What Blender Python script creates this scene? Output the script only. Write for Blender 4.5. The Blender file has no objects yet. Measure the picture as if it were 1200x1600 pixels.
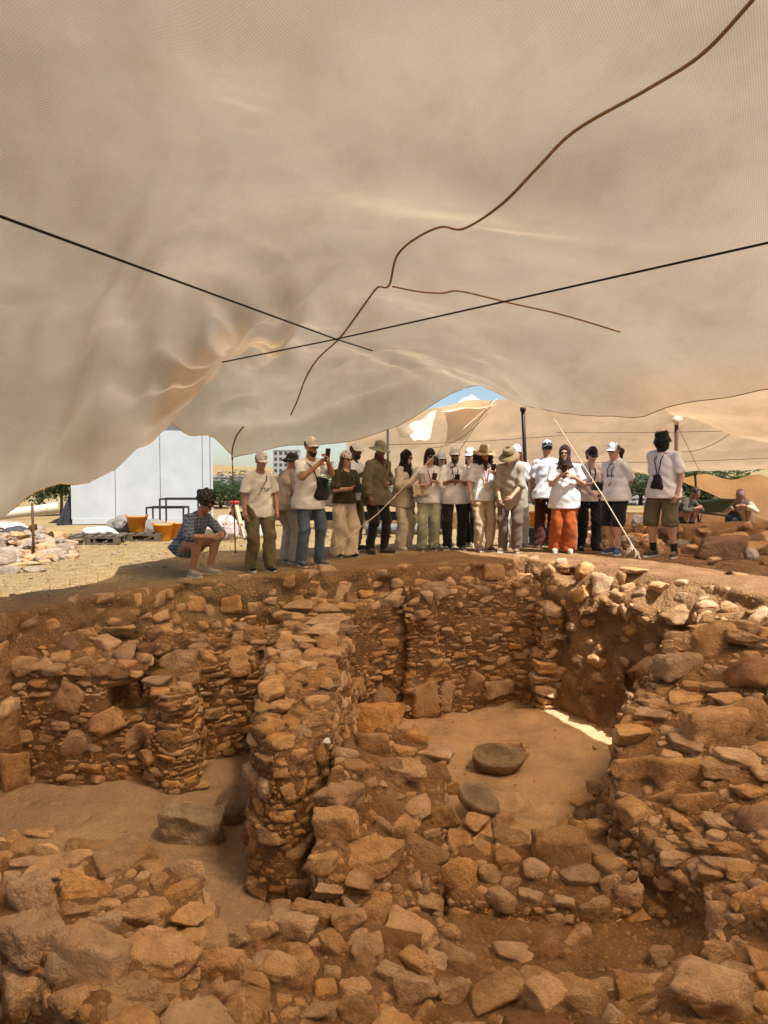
import bpy, bmesh, math, random
import numpy as np
from mathutils import Vector, Matrix, Euler, Quaternion
from mathutils.bvhtree import BVHTree

random.seed(7)
RNG = np.random.default_rng(11)
R = math.radians
SC = bpy.context.scene
COL = SC.collection

# ------------------------------------------------------------------ camera
CAM = np.array([0.0, 0.0, 1.2])
PITCH = math.atan(55 / 1200)
cam_data = bpy.data.cameras.new('camera')
cam_data.sensor_fit = 'VERTICAL'
cam_data.sensor_height = 32.0
cam_data.sensor_width = 24.0
cam_data.lens = 24.0
cam_data.clip_start = 0.05
cam_data.clip_end = 6000
cam = bpy.data.objects.new('camera', cam_data)
cam.location = CAM
cam.rotation_euler = (math.pi / 2 - PITCH, 0, 0)
COL.objects.link(cam)
SC.camera = cam

# ------------------------------------------------------------------ world, sun, exposure
SUN_TO = Vector((0.36, -0.38, 1.0)).normalized()          # direction towards the sun
elev = math.asin(SUN_TO.z)
world = bpy.data.worlds.new('World')
SC.world = world
world.use_nodes = True
wn = world.node_tree.nodes
wl = world.node_tree.links
wn.clear()
w_out = wn.new('ShaderNodeOutputWorld')
w_bg = wn.new('ShaderNodeBackground')
w_sky = wn.new('ShaderNodeTexSky')
w_sky.sky_type = 'NISHITA'
w_sky.sun_disc = False
w_sky.sun_elevation = elev
w_sky.sun_rotation = math.atan2(SUN_TO.x, SUN_TO.y)
w_sky.dust_density = 0.8
w_sky.ozone_density = 1.8
w_bg.inputs['Strength'].default_value = 0.075
wl.new(w_sky.outputs[0], w_bg.inputs[0])
wl.new(w_bg.outputs[0], w_out.inputs[0])

sun_data = bpy.data.lights.new('sun', 'SUN')
sun_data.energy = 4.6
sun_data.angle = R(0.53)
sun_data.color = (1.0, 0.955, 0.88)
sun = bpy.data.objects.new('sun', sun_data)
sun.rotation_euler = (-SUN_TO).to_track_quat('-Z', 'Y').to_euler()
sun.location = (0, 0, 20)
COL.objects.link(sun)

SC.view_settings.view_transform = 'Standard'
SC.view_settings.look = 'None'
SC.view_settings.gamma = 1.0
SC.view_settings.use_curve_mapping = False
SC.view_settings.exposure = 0.88
SC.render.engine = 'CYCLES'
SC.cycles.use_denoising = True
SC.cycles.max_bounces = 6
SC.cycles.diffuse_bounces = 4
SC.cycles.transmission_bounces = 6
SC.cycles.transparent_max_bounces = 6
SC.cycles.caustics_reflective = False
SC.cycles.caustics_refractive = True
SC.cycles.blur_glossy = 0.0
SC.cycles.sample_clamp_indirect = 0.0

# ------------------------------------------------------------------ helpers: view geometry
_F = np.array([0, math.cos(PITCH), -math.sin(PITCH)])
_U = np.array([0, math.sin(PITCH), math.cos(PITCH)])
_R = np.array([1.0, 0, 0])
def ray(px, py):
    return _F + (px - 600) / 1200 * _R + (800 - py) / 1200 * _U
def at(px, py, d):
    """world point seen at photo position (px, py) that lies d metres ahead"""
    r = ray(px, py)
    return CAM + r * (d / r[1])
def atz(px, py, z):
    """world point seen at photo position (px, py) on the level z"""
    r = ray(px, py)
    return CAM + r * ((z - CAM[2]) / r[2])
def project(p):
    v = np.asarray(p, float) - CAM
    f = v @ _F
    return 600 + 1200 * (v @ _R) / f, 800 - 1200 * (v @ _U) / f, f

# ------------------------------------------------------------------ helpers: numeric
_T = RNG.random((32, 32, 32)).astype(np.float32) * 2 - 1
def vnoise(x, y, z):
    x = np.asarray(x, np.float32); y = np.asarray(y, np.float32); z = np.asarray(z, np.float32)
    x, y, z = np.broadcast_arrays(x, y, z)
    xi = np.floor(x).astype(np.int32); yi = np.floor(y).astype(np.int32); zi = np.floor(z).astype(np.int32)
    fx = x - xi; fy = y - yi; fz = z - zi
    fx = fx * fx * (3 - 2 * fx); fy = fy * fy * (3 - 2 * fy); fz = fz * fz * (3 - 2 * fz)
    a = xi & 31; b = yi & 31; c = zi & 31
    a1 = (a + 1) & 31; b1 = (b + 1) & 31; c1 = (c + 1) & 31
    T = _T
    v00 = T[a, b, c] * (1 - fx) + T[a1, b, c] * fx
    v10 = T[a, b1, c] * (1 - fx) + T[a1, b1, c] * fx
    v01 = T[a, b, c1] * (1 - fx) + T[a1, b, c1] * fx
    v11 = T[a, b1, c1] * (1 - fx) + T[a1, b1, c1] * fx
    v0 = v00 * (1 - fy) + v10 * fy
    v1 = v01 * (1 - fy) + v11 * fy
    return v0 * (1 - fz) + v1 * fz
def fbm(x, y, z, octs=3, gain=0.5):
    s = 0; a = 1.0
    for i in range(octs):
        s = s + a * vnoise(x * 2 ** i + 7.3 * i, y * 2 ** i + 3.1 * i, z * 2 ** i + 5.7 * i)
        a *= gain
    return s
def smooth01(t):
    t = np.clip(t, 0, 1)
    return t * t * (3 - 2 * t)

def surface_nets(f, org, h):
    """mesh of f = 0 (inside is f < 0): vertices and quads"""
    s = f < 0
    c = np.zeros(tuple(n - 1 for n in f.shape), np.uint8)
    for i in (0, 1):
        for j in (0, 1):
            for k in (0, 1):
                c += s[i:s.shape[0] - 1 + i, j:s.shape[1] - 1 + j, k:s.shape[2] - 1 + k]
    act = (c > 0) & (c < 8)
    idx = np.argwhere(act)
    num = np.full(c.shape, -1, np.int32)
    num[act] = np.arange(len(idx), dtype=np.int32)
    I, J, K = idx.T
    val = {(i, j, k): f[I + i, J + j, K + k] for i in (0, 1) for j in (0, 1) for k in (0, 1)}
    pos = np.zeros((len(idx), 3)); cnt = np.zeros(len(idx))
    for a in (0, 1):
        for b in (0, 1):
            for ax in (0, 1, 2):
                p0 = [a, b]; p0.insert(ax, 0); p1 = [a, b]; p1.insert(ax, 1)
                v0 = val[tuple(p0)]; v1 = val[tuple(p1)]
                m = (v0 < 0) != (v1 < 0)
                t = np.where(m, v0 / np.where(m, v0 - v1, 1), 0)
                q = np.array(p0, float)[None].repeat(len(idx), 0)
                q[:, ax] = t
                pos += q * m[:, None]; cnt += m
    pos = pos / cnt[:, None] + idx
    verts = np.asarray(org) + pos * h
    quads = []
    for ax in (0, 1, 2):
        n = list(f.shape)
        lo = [slice(None)] * 3; hi = [slice(None)] * 3
        lo[ax] = slice(0, n[ax] - 1); hi[ax] = slice(1, n[ax])
        o = [x for x in (0, 1, 2) if x != ax]
        for q in o:
            lo[q] = slice(1, n[q] - 1); hi[q] = slice(1, n[q] - 1)
        d = s[tuple(lo)] != s[tuple(hi)]
        e = np.argwhere(d)
        if not len(e): continue
        for q in o: e[:, q] += 1
        ins = s[tuple(e.T)]
        def cell(du, dv):
            g = e.copy(); g[:, o[0]] -= du; g[:, o[1]] -= dv
            return num[tuple(g.T)]
        Q = np.stack([cell(1, 1), cell(0, 1), cell(0, 0), cell(1, 0)], 1)
        flip = ins if ax != 1 else ~ins
        Q[~flip] = Q[~flip][:, ::-1]
        quads.append(Q)
    return verts, np.concatenate(quads)

def np_mesh(name, verts, faces, mat=None, smooth=True):
    """faces: (n, 3) or (n, 4) array"""
    me = bpy.data.meshes.new(name)
    verts = np.asarray(verts, np.float32); faces = np.asarray(faces, np.int32)
    k = faces.shape[1]
    me.vertices.add(len(verts)); me.vertices.foreach_set('co', verts.ravel())
    me.loops.add(faces.size); me.loops.foreach_set('vertex_index', faces.ravel())
    me.polygons.add(len(faces))
    me.polygons.foreach_set('loop_start', np.arange(0, faces.size, k, dtype=np.int32))
    me.polygons.foreach_set('use_smooth', np.full(len(faces), smooth))
    me.update(calc_edges=True)
    if mat is not None: me.materials.append(mat)
    return me

# ------------------------------------------------------------------ helpers: objects
def link(name, me, parent=None, loc=None, rot=None, scale=None):
    o = bpy.data.objects.new(name, me)
    COL.objects.link(o)
    if parent is not None: o.parent = parent
    if loc is not None: o.location = loc
    if rot is not None: o.rotation_euler = rot
    if scale is not None: o.scale = scale
    return o
def tag(o, label=None, cat=None, group=None, kind=None):
    if label: o['label'] = label
    if cat: o['category'] = cat
    if group: o['group'] = group
    if kind: o['kind'] = kind
    return o
def empty(name, loc=(0, 0, 0), rz=0.0):
    o = bpy.data.objects.new(name, None)
    o.empty_display_size = 0.1
    COL.objects.link(o)
    o.location = loc; o.rotation_euler = (0, 0, rz)
    return o

class MB:
    """collects primitive shapes into one mesh"""
    def __init__(self): self.v = []; self.f = []
    def add(self, vs, fs):
        n = len(self.v); self.v += [tuple(map(float, v)) for v in vs]
        self.f += [tuple(i + n for i in f) for f in fs]; return self
    def box(self, c, s, m=None, taper=1.0):
        x, y, z = (k / 2 for k in s)
        vs = [Vector((a * x * (taper if cc > 0 else 1), b * y * (taper if cc > 0 else 1), cc * z)) for cc in (-1, 1) for b in (-1, 1) for a in (-1, 1)]
        if m is not None: vs = [m @ v for v in vs]
        vs = [v + Vector(c) for v in vs]
        return self.add(vs, [(0, 2, 3, 1), (4, 5, 7, 6), (0, 1, 5, 4), (2, 6, 7, 3), (0, 4, 6, 2), (1, 3, 7, 5)])
    def bar(self, a, b, w, h=None, up=(0, 0, 1)):
        a = Vector(a); b = Vector(b); d = (b - a); L = d.length; d.normalize()
        h = h or w
        u = Vector(up)
        if abs(d.dot(u)) > 0.95: u = Vector((0, 1, 0))
        x = d.cross(u).normalized(); z = x.cross(d)
        m = Matrix((x, d, z)).transposed()
        return self.box((a + b) / 2, (w, L, h), m)
    def tube(self, pts, r, n=8, cap=True):
        pts = [Vector(p) for p in pts]
        rs = r if isinstance(r, (list, tuple)) else [r] * len(pts)
        rings = []; u = None
        for i, p in enumerate(pts):
            d = (pts[min(i + 1, len(pts) - 1)] - pts[max(i - 1, 0)])
            if d.length < 1e-9: d = Vector((0, 0, 1))
            d.normalize()
            if u is None:
                u = d.cross(Vector((0, 0, 1)))
                if u.length < 0.1: u = d.cross(Vector((0, 1, 0)))
            u = (u - d * u.dot(d))
            if u.length < 1e-6: u = d.orthogonal()
            u.normalize(); w = d.cross(u)
            rings.append([p + (u * math.cos(2 * math.pi * k / n) + w * math.sin(2 * math.pi * k / n)) * rs[i] for k in range(n)])
        vs = [v for g in rings for v in g]
        fs = [(i * n + k, i * n + (k + 1) % n, (i + 1) * n + (k + 1) % n, (i + 1) * n + k) for i in range(len(pts) - 1) for k in range(n)]
        if cap: fs += [tuple(range(n))[::-1], tuple((len(pts) - 1) * n + k for k in range(n))]
        return self.add(vs, fs)
    def lathe(self, prof, c=(0, 0, 0), n=20, sx=1.0, sy=1.0, m=None):
        vs = []
        for r, z in prof:
            for k in range(n):
                a = 2 * math.pi * k / n
                v = Vector((math.cos(a) * r * sx, math.sin(a) * r * sy, z))
                if m is not None: v = m @ v
                vs.append(v + Vector(c))
        fs = [(i * n + k, i * n + (k + 1) % n, (i + 1) * n + (k + 1) % n, (i + 1) * n + k) for i in range(len(prof) - 1) for k in range(n)]
        return self.add(vs, fs)
    def mesh(self, name, mat, smooth=False):
        me = bpy.data.meshes.new(name); me.from_pydata(self.v, [], self.f)
        if mat is not None: me.materials.append(mat)
        if smooth:
            me.polygons.foreach_set('use_smooth', [True] * len(me.polygons))
        me.update(); return me
    def build(self, name, mat, parent=None, smooth=False, loc=None, rot=None):
        return link(name, self.mesh(name, mat, smooth), parent, loc, rot)

# ------------------------------------------------------------------ helpers: materials
MATS = {}
class NT:
    def __init__(self, name):
        self.m = bpy.data.materials.new(name); self.m.use_nodes = True
        self.t = self.m.node_tree; self.t.nodes.clear()
        self.out = self.t.nodes.new('ShaderNodeOutputMaterial')
    def n(self, typ, **kw):
        nd = self.t.nodes.new('ShaderNode' + typ)
        for k, v in kw.items(): setattr(nd, k, v)
        return nd
    def l(self, a, b): self.t.links.new(a, b)
    def coord(self, kind='Object'): return self.n('TexCoord').outputs[kind]
    def mapping(self, src, scale=(1, 1, 1), rot=(0, 0, 0), loc=(0, 0, 0)):
        m = self.n('Mapping'); self.l(src, m.inputs[0])
        m.inputs['Scale'].default_value = scale; m.inputs['Rotation'].default_value = rot; m.inputs['Location'].default_value = loc
        return m.outputs[0]
    def noise(self, src, scale, detail=4, rough=0.55, dist=0.0):
        n = self.n('TexNoise'); self.l(src, n.inputs['Vector'])
        n.inputs['Scale'].default_value = scale; n.inputs['Detail'].default_value = detail
        n.inputs['Roughness'].default_value = rough; n.inputs['Distortion'].default_value = dist
        return n.outputs['Fac']
    def ramp(self, fac, stops):
        r = self.n('ValToRGB'); self.l(fac, r.inputs[0])
        e = r.color_ramp.elements
        while len(e) > len(stops): e.remove(e[-1])
        while len(e) < len(stops): e.new(1.0)
        for k, (p, c) in zip(e, stops):
            k.position = p; k.color = (*c, 1) if len(c) == 3 else c
        return r.outputs[0]
    def mix(self, fac, a, b, typ='MIX'):
        m = self.n('Mix', data_type='RGBA', blend_type=typ)
        for s, v in ((m.inputs[0], fac), (m.inputs[6], a), (m.inputs[7], b)):
            if hasattr(v, 'links') or hasattr(v, 'is_output'): self.l(v, s)
            else: s.default_value = v if isinstance(v, (int, float)) else (*v, 1) if len(v) == 3 else v
        return m.outputs[2]
    def math(self, op, a, b=0.0, clamp=False):
        m = self.n('Math', operation=op, use_clamp=clamp)
        for s, v in ((m.inputs[0], a), (m.inputs[1], b)):
            if isinstance(v, (int, float)): s.default_value = v
            else: self.l(v, s)
        return m.outputs[0]
    def bump(self, h, strength=0.5, dist=0.02, nrm=None):
        b = self.n('Bump'); b.inputs['Strength'].default_value = strength; b.inputs['Distance'].default_value = dist
        self.l(h, b.inputs['Height'])
        if nrm is not None: self.l(nrm, b.inputs['Normal'])
        return b.outputs[0]
    def principled(self, col, rough=0.8, metal=0.0, nrm=None, spec=0.3):
        p = self.n('BsdfPrincipled')
        if isinstance(col, (tuple, list)): p.inputs['Base Color'].default_value = (*col, 1)
        else: self.l(col, p.inputs['Base Color'])
        if isinstance(rough, (int, float)): p.inputs['Roughness'].default_value = rough
        else: self.l(rough, p.inputs['Roughness'])
        p.inputs['Metallic'].default_value = metal
        p.inputs['Specular IOR Level'].default_value = spec
        if nrm is not None: self.l(nrm, p.inputs['Normal'])
        self.l(p.outputs[0], self.out.inputs[0])
        return p
def sc3(c, k): return tuple(min(1, x * k) for x in c)

def mat_simple(name, col, rough=0.7, metal=0.0, var=0.12, scale=14.0, bump=0.15, bdist=0.01, spec=0.3):
    """painted / plastic / metal: a little mottling, dust and relief"""
    if name in MATS: return MATS[name]
    t = NT(name); c = t.coord()
    f = t.noise(c, scale, 5)
    colr = t.ramp(f, [(0.3, sc3(col, 1 - var)), (0.7, sc3(col, 1 + var))])
    g = t.noise(c, scale * 6, 3)
    t.principled(colr, rough, metal, t.bump(g, bump, bdist), spec)
    MATS[name] = t.m; return t.m

def mat_cloth(name, col, var=0.10, fold=0.35, rough=0.9, plaid=None, prnt=None, pattern=None):
    """garment cloth: soft tone changes, wrinkles, fine weave; optional plaid, print or speckle"""
    if name in MATS: return MATS[name]
    t = NT(name); c = t.coord()
    f = t.noise(c, 6, 4)
    colr = t.ramp(f, [(0.3, sc3(col, 1 - var)), (0.7, sc3(col, 1 + var))])
    if plaid:
        for axis, sc in ((0, 1), (2, 1)):
            rot = (0, 0, 0) if axis == 0 else (0, R(90), 0)
            w = t.n('TexWave', wave_type='BANDS', bands_direction='X' if axis == 0 else 'Z')
            t.l(c, w.inputs['Vector']); w.inputs['Scale'].default_value = 7.0; w.inputs['Distortion'].default_value = 0.8
            w.inputs['Detail Scale'].default_value = 1.0
            k = t.ramp(w.outputs['Fac'], [(0.62, (0, 0, 0)), (0.8, (0.75, 0.75, 0.75))])
            colr = t.mix(k, colr, plaid)
    if pattern:
        v = t.n('TexVoronoi'); t.l(c, v.inputs['Vector']); v.inputs['Scale'].default_value = 34
        k = t.ramp(v.outputs['Distance'], [(0.30, (1, 1, 1)), (0.42, (0, 0, 0))])
        colr = t.mix(k, colr, pattern)
    if prnt:
        # prnt: (x0, x1, z0, z1, colour): lettering-like marks on the front of the garment
        s = t.n('SeparateXYZ'); t.l(c, s.inputs[0])
        x0, x1, z0, z1, pc = prnt
        m = t.math('MULTIPLY', t.math('GREATER_THAN', s.outputs[0], x0), t.math('LESS_THAN', s.outputs[0], x1))
        m = t.math('MULTIPLY', m, t.math('MULTIPLY', t.math('GREATER_THAN', s.outputs[2], z0), t.math('LESS_THAN', s.outputs[2], z1)))
        m = t.math('MULTIPLY', m, t.math('LESS_THAN', s.outputs[1], 0.0))
        q = t.noise(t.mapping(c, (55, 1, 70)), 1.0, 2)
        m = t.math('MULTIPLY', m, t.math('GREATER_THAN', q, 0.50))
        colr = t.mix(m, colr, pc)
    b1 = t.noise(t.mapping(c, (9, 9, 5)), 1.0, 4, 0.6, 0.8)
    b2 = t.noise(c, 260, 2)
    nr = t.bump(b2, 0.2, 0.002, t.bump(b1, fold, 0.03))
    p = t.principled(colr, rough, 0, nr, 0.15)
    p.inputs['Sheen Weight'].default_value = 0.15
    MATS[name] = t.m; return t.m
# ------------------------------------------------------------------ materials of the site
def world_pos(t): return t.n('NewGeometry').outputs['Position']

def make_stone_mat(name, a, b, c, pale=0.35):
    t = NT(name)
    pos = world_pos(t)
    rnd = t.n('ObjectInfo').outputs['Random']
    f = t.noise(pos, 5.5, 6, 0.6, 0.4)
    col = t.ramp(f, [(0.28, a), (0.5, b), (0.72, c)])
    f2 = t.noise(pos, 26, 5, 0.65)
    col = t.mix(t.ramp(f2, [(0.55, (0, 0, 0)), (0.75, (pale, pale, pale))]), col, sc3(c, 1.25))
    f3 = t.noise(pos, 60, 3, 0.7)
    col = t.mix(t.ramp(f3, [(0.30, (0.5, 0.5, 0.5)), (0.42, (0, 0, 0))]), col, sc3(a, 0.5))
    hv = t.n('HueSaturation')
    t.l(col, hv.inputs['Color'])
    t.l(t.math('ADD', t.math('MULTIPLY', rnd, 0.42), 0.80), hv.inputs['Value'])
    t.l(t.math('ADD', t.math('MULTIPLY', t.math('FRACT', t.math('MULTIPLY', rnd, 37.7)), 0.28), 0.82), hv.inputs['Saturation'])
    v = t.n('TexVoronoi', feature='DISTANCE_TO_EDGE'); t.l(pos, v.inputs['Vector']); v.inputs['Scale'].default_value = 5
    v.inputs['Randomness'].default_value = 1.0
    crack = t.ramp(v.outputs['Distance'], [(0.0, (0, 0, 0)), (0.03, (1, 1, 1))])
    b1 = t.noise(pos, 14, 6, 0.65)
    b2 = t.noise(pos, 70, 4, 0.7)
    nr = t.bump(b1, 1.0, 0.06)
    nr = t.bump(b2, 0.9, 0.014, nr)
    nr = t.bump(crack, 0.35, 0.010, nr)
    t.principled(hv.outputs[0], 0.92, 0, nr, 0.15)
    return t.m
M_STONE = make_stone_mat('site stone', (0.43, 0.235, 0.105), (0.62, 0.37, 0.18), (0.74, 0.49, 0.265))
M_STONE_RED = make_stone_mat('reddish stone', (0.27, 0.135, 0.07), (0.38, 0.20, 0.105), (0.46, 0.27, 0.15), 0.2)
M_STONE_PALE = make_stone_mat('pale limestone', (0.30, 0.215, 0.15), (0.41, 0.31, 0.225), (0.50, 0.40, 0.30))
M_BASALT = make_stone_mat('dark basalt', (0.31, 0.21, 0.13), (0.43, 0.30, 0.185), (0.52, 0.38, 0.245), 0.15)

def make_earth(name, a, b, c, straw=False, rough_amt=1.0, floor=None):
    t = NT(name)
    pos = world_pos(t)
    f = t.noise(pos, 3.0, 7, 0.62, 0.3)
    col = t.ramp(f, [(0.28, a), (0.5, b), (0.74, c)])
    f2 = t.noise(pos, 38, 4, 0.7)
    col = t.mix(t.ramp(f2, [(0.56, (0, 0, 0)), (0.70, (0.55, 0.55, 0.55))]), col, sc3(c, 1.3))
    f3 = t.noise(pos, 90, 3, 0.7)
    col = t.mix(t.ramp(f3, [(0.32, (0.6, 0.6, 0.6)), (0.44, (0, 0, 0))]), col, sc3(a, 0.6))
    sx = t.n('SeparateXYZ'); t.l(pos, sx.inputs[0])
    if floor:
        nz = t.n('SeparateXYZ'); t.l(t.n('NewGeometry').outputs['True Normal'], nz.inputs[0])
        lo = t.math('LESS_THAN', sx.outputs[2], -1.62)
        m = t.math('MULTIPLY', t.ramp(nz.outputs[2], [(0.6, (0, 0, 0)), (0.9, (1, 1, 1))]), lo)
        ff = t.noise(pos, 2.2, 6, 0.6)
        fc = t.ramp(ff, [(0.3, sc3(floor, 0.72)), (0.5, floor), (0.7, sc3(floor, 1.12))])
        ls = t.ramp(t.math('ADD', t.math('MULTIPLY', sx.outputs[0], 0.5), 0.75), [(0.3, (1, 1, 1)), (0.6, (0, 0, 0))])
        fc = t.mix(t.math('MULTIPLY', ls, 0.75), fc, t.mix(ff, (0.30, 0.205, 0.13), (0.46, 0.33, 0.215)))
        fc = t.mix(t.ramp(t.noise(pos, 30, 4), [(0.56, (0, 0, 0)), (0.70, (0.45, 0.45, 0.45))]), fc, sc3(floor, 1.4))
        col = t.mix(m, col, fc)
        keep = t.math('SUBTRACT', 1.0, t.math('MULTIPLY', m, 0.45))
    if straw:
        # dry straw covers the ground away from the trodden rim of the trench
        edge = t.math('ADD', sx.outputs[1], t.math('MULTIPLY', sx.outputs[0], -0.75))
        edge = t.math('ADD', edge, t.math('MULTIPLY', t.noise(pos, 0.9, 4), 2.4))
        right = t.math('ADD', sx.outputs[0], t.math('MULTIPLY', t.noise(pos, 0.5, 3), 2.0))
        m = t.math('MULTIPLY', t.ramp(t.math('MULTIPLY', edge, 0.05), [(0.58, (0, 0, 0)), (0.66, (1, 1, 1))]),
                   t.ramp(t.math('ADD', t.math('MULTIPLY', right, -0.08), 0.5), [(0.15, (0.15, 0.15, 0.15)), (0.3, (1, 1, 1))]))
        sn = t.noise(t.mapping(pos, (4, 16, 8), (0, 0, 0.5)), 1.0, 6, 0.7)
        scol = t.ramp(sn, [(0.25, (0.18, 0.11, 0.045)), (0.45, (0.30, 0.202, 0.09)), (0.7, (0.40, 0.29, 0.148))])
        sn2 = t.noise(pos, 0.8, 5, 0.6)
        scol = t.mix(t.ramp(sn2, [(0.45, (0, 0, 0)), (0.65, (0.6, 0.6, 0.6))]), scol, (0.29, 0.20, 0.10))
        col = t.mix(m, col, scol)
    b1 = t.noise(pos, 11, 7, 0.68)
    v = t.n('TexVoronoi'); t.l(pos, v.inputs['Vector']); v.inputs['Scale'].default_value = 30
    b2 = t.noise(pos, 55, 5, 0.7)
    h = t.math('ADD', b1, t.math('MULTIPLY', v.outputs['Distance'], -0.35))
    if floor: h = t.math('MULTIPLY', h, keep)
    nr = t.bump(h, 0.9 * rough_amt, 0.05)
    nr = t.bump(b2, 0.7 * rough_amt, 0.010, nr)
    t.principled(col, 0.95, 0, nr, 0.1)
    return t.m
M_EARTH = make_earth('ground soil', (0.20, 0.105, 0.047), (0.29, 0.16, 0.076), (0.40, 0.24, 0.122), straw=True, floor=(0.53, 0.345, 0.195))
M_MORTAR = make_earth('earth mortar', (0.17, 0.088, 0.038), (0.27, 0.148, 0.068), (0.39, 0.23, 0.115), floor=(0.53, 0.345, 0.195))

# ------------------------------------------------------------------ the excavation: plan of the trench and its walls
GH = [(-4.2, 7.5, -0.16), (-3.3, 9.2, -0.14), (-2.4, 9.6, -0.13), (-1.75, 10.5, -0.11), (-0.9, 10.7, -0.02), (0.3, 12.2, 0.03), (1.6, 12.0, 0.04),
      (3.0, 11.2, 0.06), (3.9, 10.6, 0.08), (4.4, 8.0, 0.05), (-6, 14, -0.02), (6, 14, 0.05), (0, 16, 0.03), (-7, 5, -0.3), (7, 5, -0.1), (0, 24, 0), (-14, 20, 0), (14, 20, 0)]
def ground_h(x, y):
    x = np.asarray(x, float); y = np.asarray(y, float)
    n = 0; d = 1e-6
    for a, b, c in GH:
        w = 1 / (((x - a) ** 2 + (y - b) ** 2) + 0.6) ** 1.5
        n = n + w * c; d = d + w
    g = n / d
    near = smooth01((3.2 - y) / 2.0)
    g = g * (1 - near) + near * -0.62
    r = np.hypot(x, y)
    g = g - 5.0 * smooth01((r - 34) / 45) + 13.0 * smooth01((r - 130) / 420) + 6 * smooth01((r - 420) / 900)
    return g

def pl(pts):
    """photo points (px, py, level) -> plan outline with levels"""
    out = []
    for p in pts:
        if p[0] == 'w': out.append((p[1], p[2], p[3]))
        else:
            q = atz(*p); out.append((q[0], q[1], p[2]))
    return np.array(out)

PIT = pl([('w', -5.3, 5.9, -0.15), (0, 962, -0.15), (150, 932, -0.14), (300, 908, -0.12), (450, 893, -0.05), (600, 884, 0), (720, 880, 0.02), (822, 874, 0.03),
          (860, 882, 0.03), (1000, 895, 0.05), (1100, 908, 0.05), (1200, 932, 0.05), ('w', 4.1, 5.6, 0.05), ('w', 3.9, 3.6, -0.1), ('w', 3.0, 2.3, -0.3), ('w', -3.2, 1.75, -0.3), ('w', -5.3, 3.2, -0.2)])
WALLS = {
 'left_back': pl([('w', -5.4, 6.75, -0.5), (-60, 1040, -0.62), (40, 1036, -0.62), (140, 1048, -0.66), (222, 1056, -0.72), (250, 1000, -0.5), (120, 975, -0.42), (0, 985, -0.4), ('w', -5.4, 7.6, -0.4)]),
 'pier': pl([(222, 1078, -0.82), (262, 1084, -0.80), (310, 1070, -0.76), (316, 1034, -0.72), (360, 1018, -0.66), (400, 1005, -0.60), (430, 985, -0.55), (400, 970, -0.55), (310, 1003, -0.66), (235, 1045, -0.76)]),
 'fill': pl([(250, 1018, -0.80), (330, 1000, -0.76), (430, 965, -0.68), (470, 950, -0.6), (450, 905, -0.3), (330, 920, -0.35), (230, 975, -0.5)]),
 'central': pl([(386, 1118, -0.52), (398, 1055, -0.50), (415, 1008, -0.50), (440, 962, -0.44), (470, 935, -0.36), (560, 935, -0.36), (552, 962, -0.45), (532, 1020, -0.50), (528, 1090, -0.55), (520, 1130, -0.62), (470, 1160, -0.66), (430, 1150, -0.60)]),
 'block': pl([(505, 1180, -0.74), (535, 1135, -0.70), (590, 1120, -0.72), (655, 1135, -0.80), (702, 1180, -0.95), (706, 1250, -1.12), (700, 1330, -1.28), (690, 1400, -1.38), (600, 1420, -1.38), (492, 1395, -1.25), (488, 1300, -1.00)]),
 'cross': pl([(695, 1330, -1.24), (740, 1300, -1.22), (830, 1292, -1.18), (930, 1312, -1.20), (1000, 1365, -1.25), (960, 1412, -1.36), (830, 1405, -1.36), (700, 1395, -1.36)]),
 'right_mass': pl([(946, 1128, -0.75), (985, 1075, -0.60), (1045, 985, -0.32), (1110, 950, -0.16), (1200, 965, -0.08), ('w', 4.4, 6.6, -0.05), ('w', 4.2, 3.6, -0.3), ('w', 3.0, 2.9, -0.55), (1200, 1420, -0.85), (1140, 1400, -0.98), (1090, 1380, -1.10), (1010, 1300, -1.12), (955, 1240, -1.08)]),
 'ledge': pl([(890, 1262, -1.45), (940, 1215, -1.40), ('w', 2.1, 6.0, -1.2), ('w', 2.1, 4.6, -1.3), (1085, 1450, -1.40), (1000, 1400, -1.42), (930, 1330, -1.42), (892, 1300, -1.45)]),
 'front_left': pl([('w', -4.0, 4.6, -0.85), (0, 1292, -0.80), (140, 1305, -0.80), (250, 1318, -0.80), (325, 1352, -0.84), (350, 1435, -0.96), (405, 1478, -1.06), (450, 1650, -1.02), (140, 1650, -0.80), (84, 1500, -0.74), (0, 1425, -0.76), ('w', -3.6, 3.4, -0.8)]),
 'front': pl([(345, 1462, -1.16), (420, 1432, -1.22), (480, 1402, -1.30), (600, 1425, -1.38), (720, 1420, -1.46), (850, 1430, -1.50), (1085, 1440, -1.50), (1130, 1400, -1.20), (1200, 1420, -0.95), ('w', 3.2, 2.6, -0.7), ('w', 3.0, 1.2, -0.62), ('w', -0.2, 1.2, -0.68), (440, 1640, -1.02), (405, 1530, -1.10)]),
 'back': np.array([(-0.42, 9.05, -0.42), (-0.05, 9.5, -0.36), (0.30, 9.72, -0.30), (1.0, 9.98, -0.26), (1.70, 10.25, -0.18), (2.02, 10.1, -0.22), (2.5, 10.5, -0.15), (2.2, 11.2, -0.08), (0.8, 11.2, -0.16), (-0.6, 10.6, -0.30)]),
 'pilaster': np.array([(0.27, 9.52, -0.28), (0.70, 9.66, -0.26), (0.66, 10.0, -0.24), (0.22, 9.9, -0.26)]),
 'end_pilaster': np.array([(1.99, 9.70, -0.46), (2.36, 9.74, -0.48), (2.42, 10.3, -0.40), (1.97, 10.3, -0.40)]),
}
FRONT_PTS = [(900, 1480, -1.50), (780, 1470, -1.48), (1000, 1500, -1.46), (700, 1560, -1.18), (900, 1590, -1.10), (1100, 1560, -1.06), (560, 1520, -1.16), (1000, 1420, -1.52)]
H_T = 0.036
X0, Y0, Z0 = -5.5, 1.4, -2.05
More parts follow.
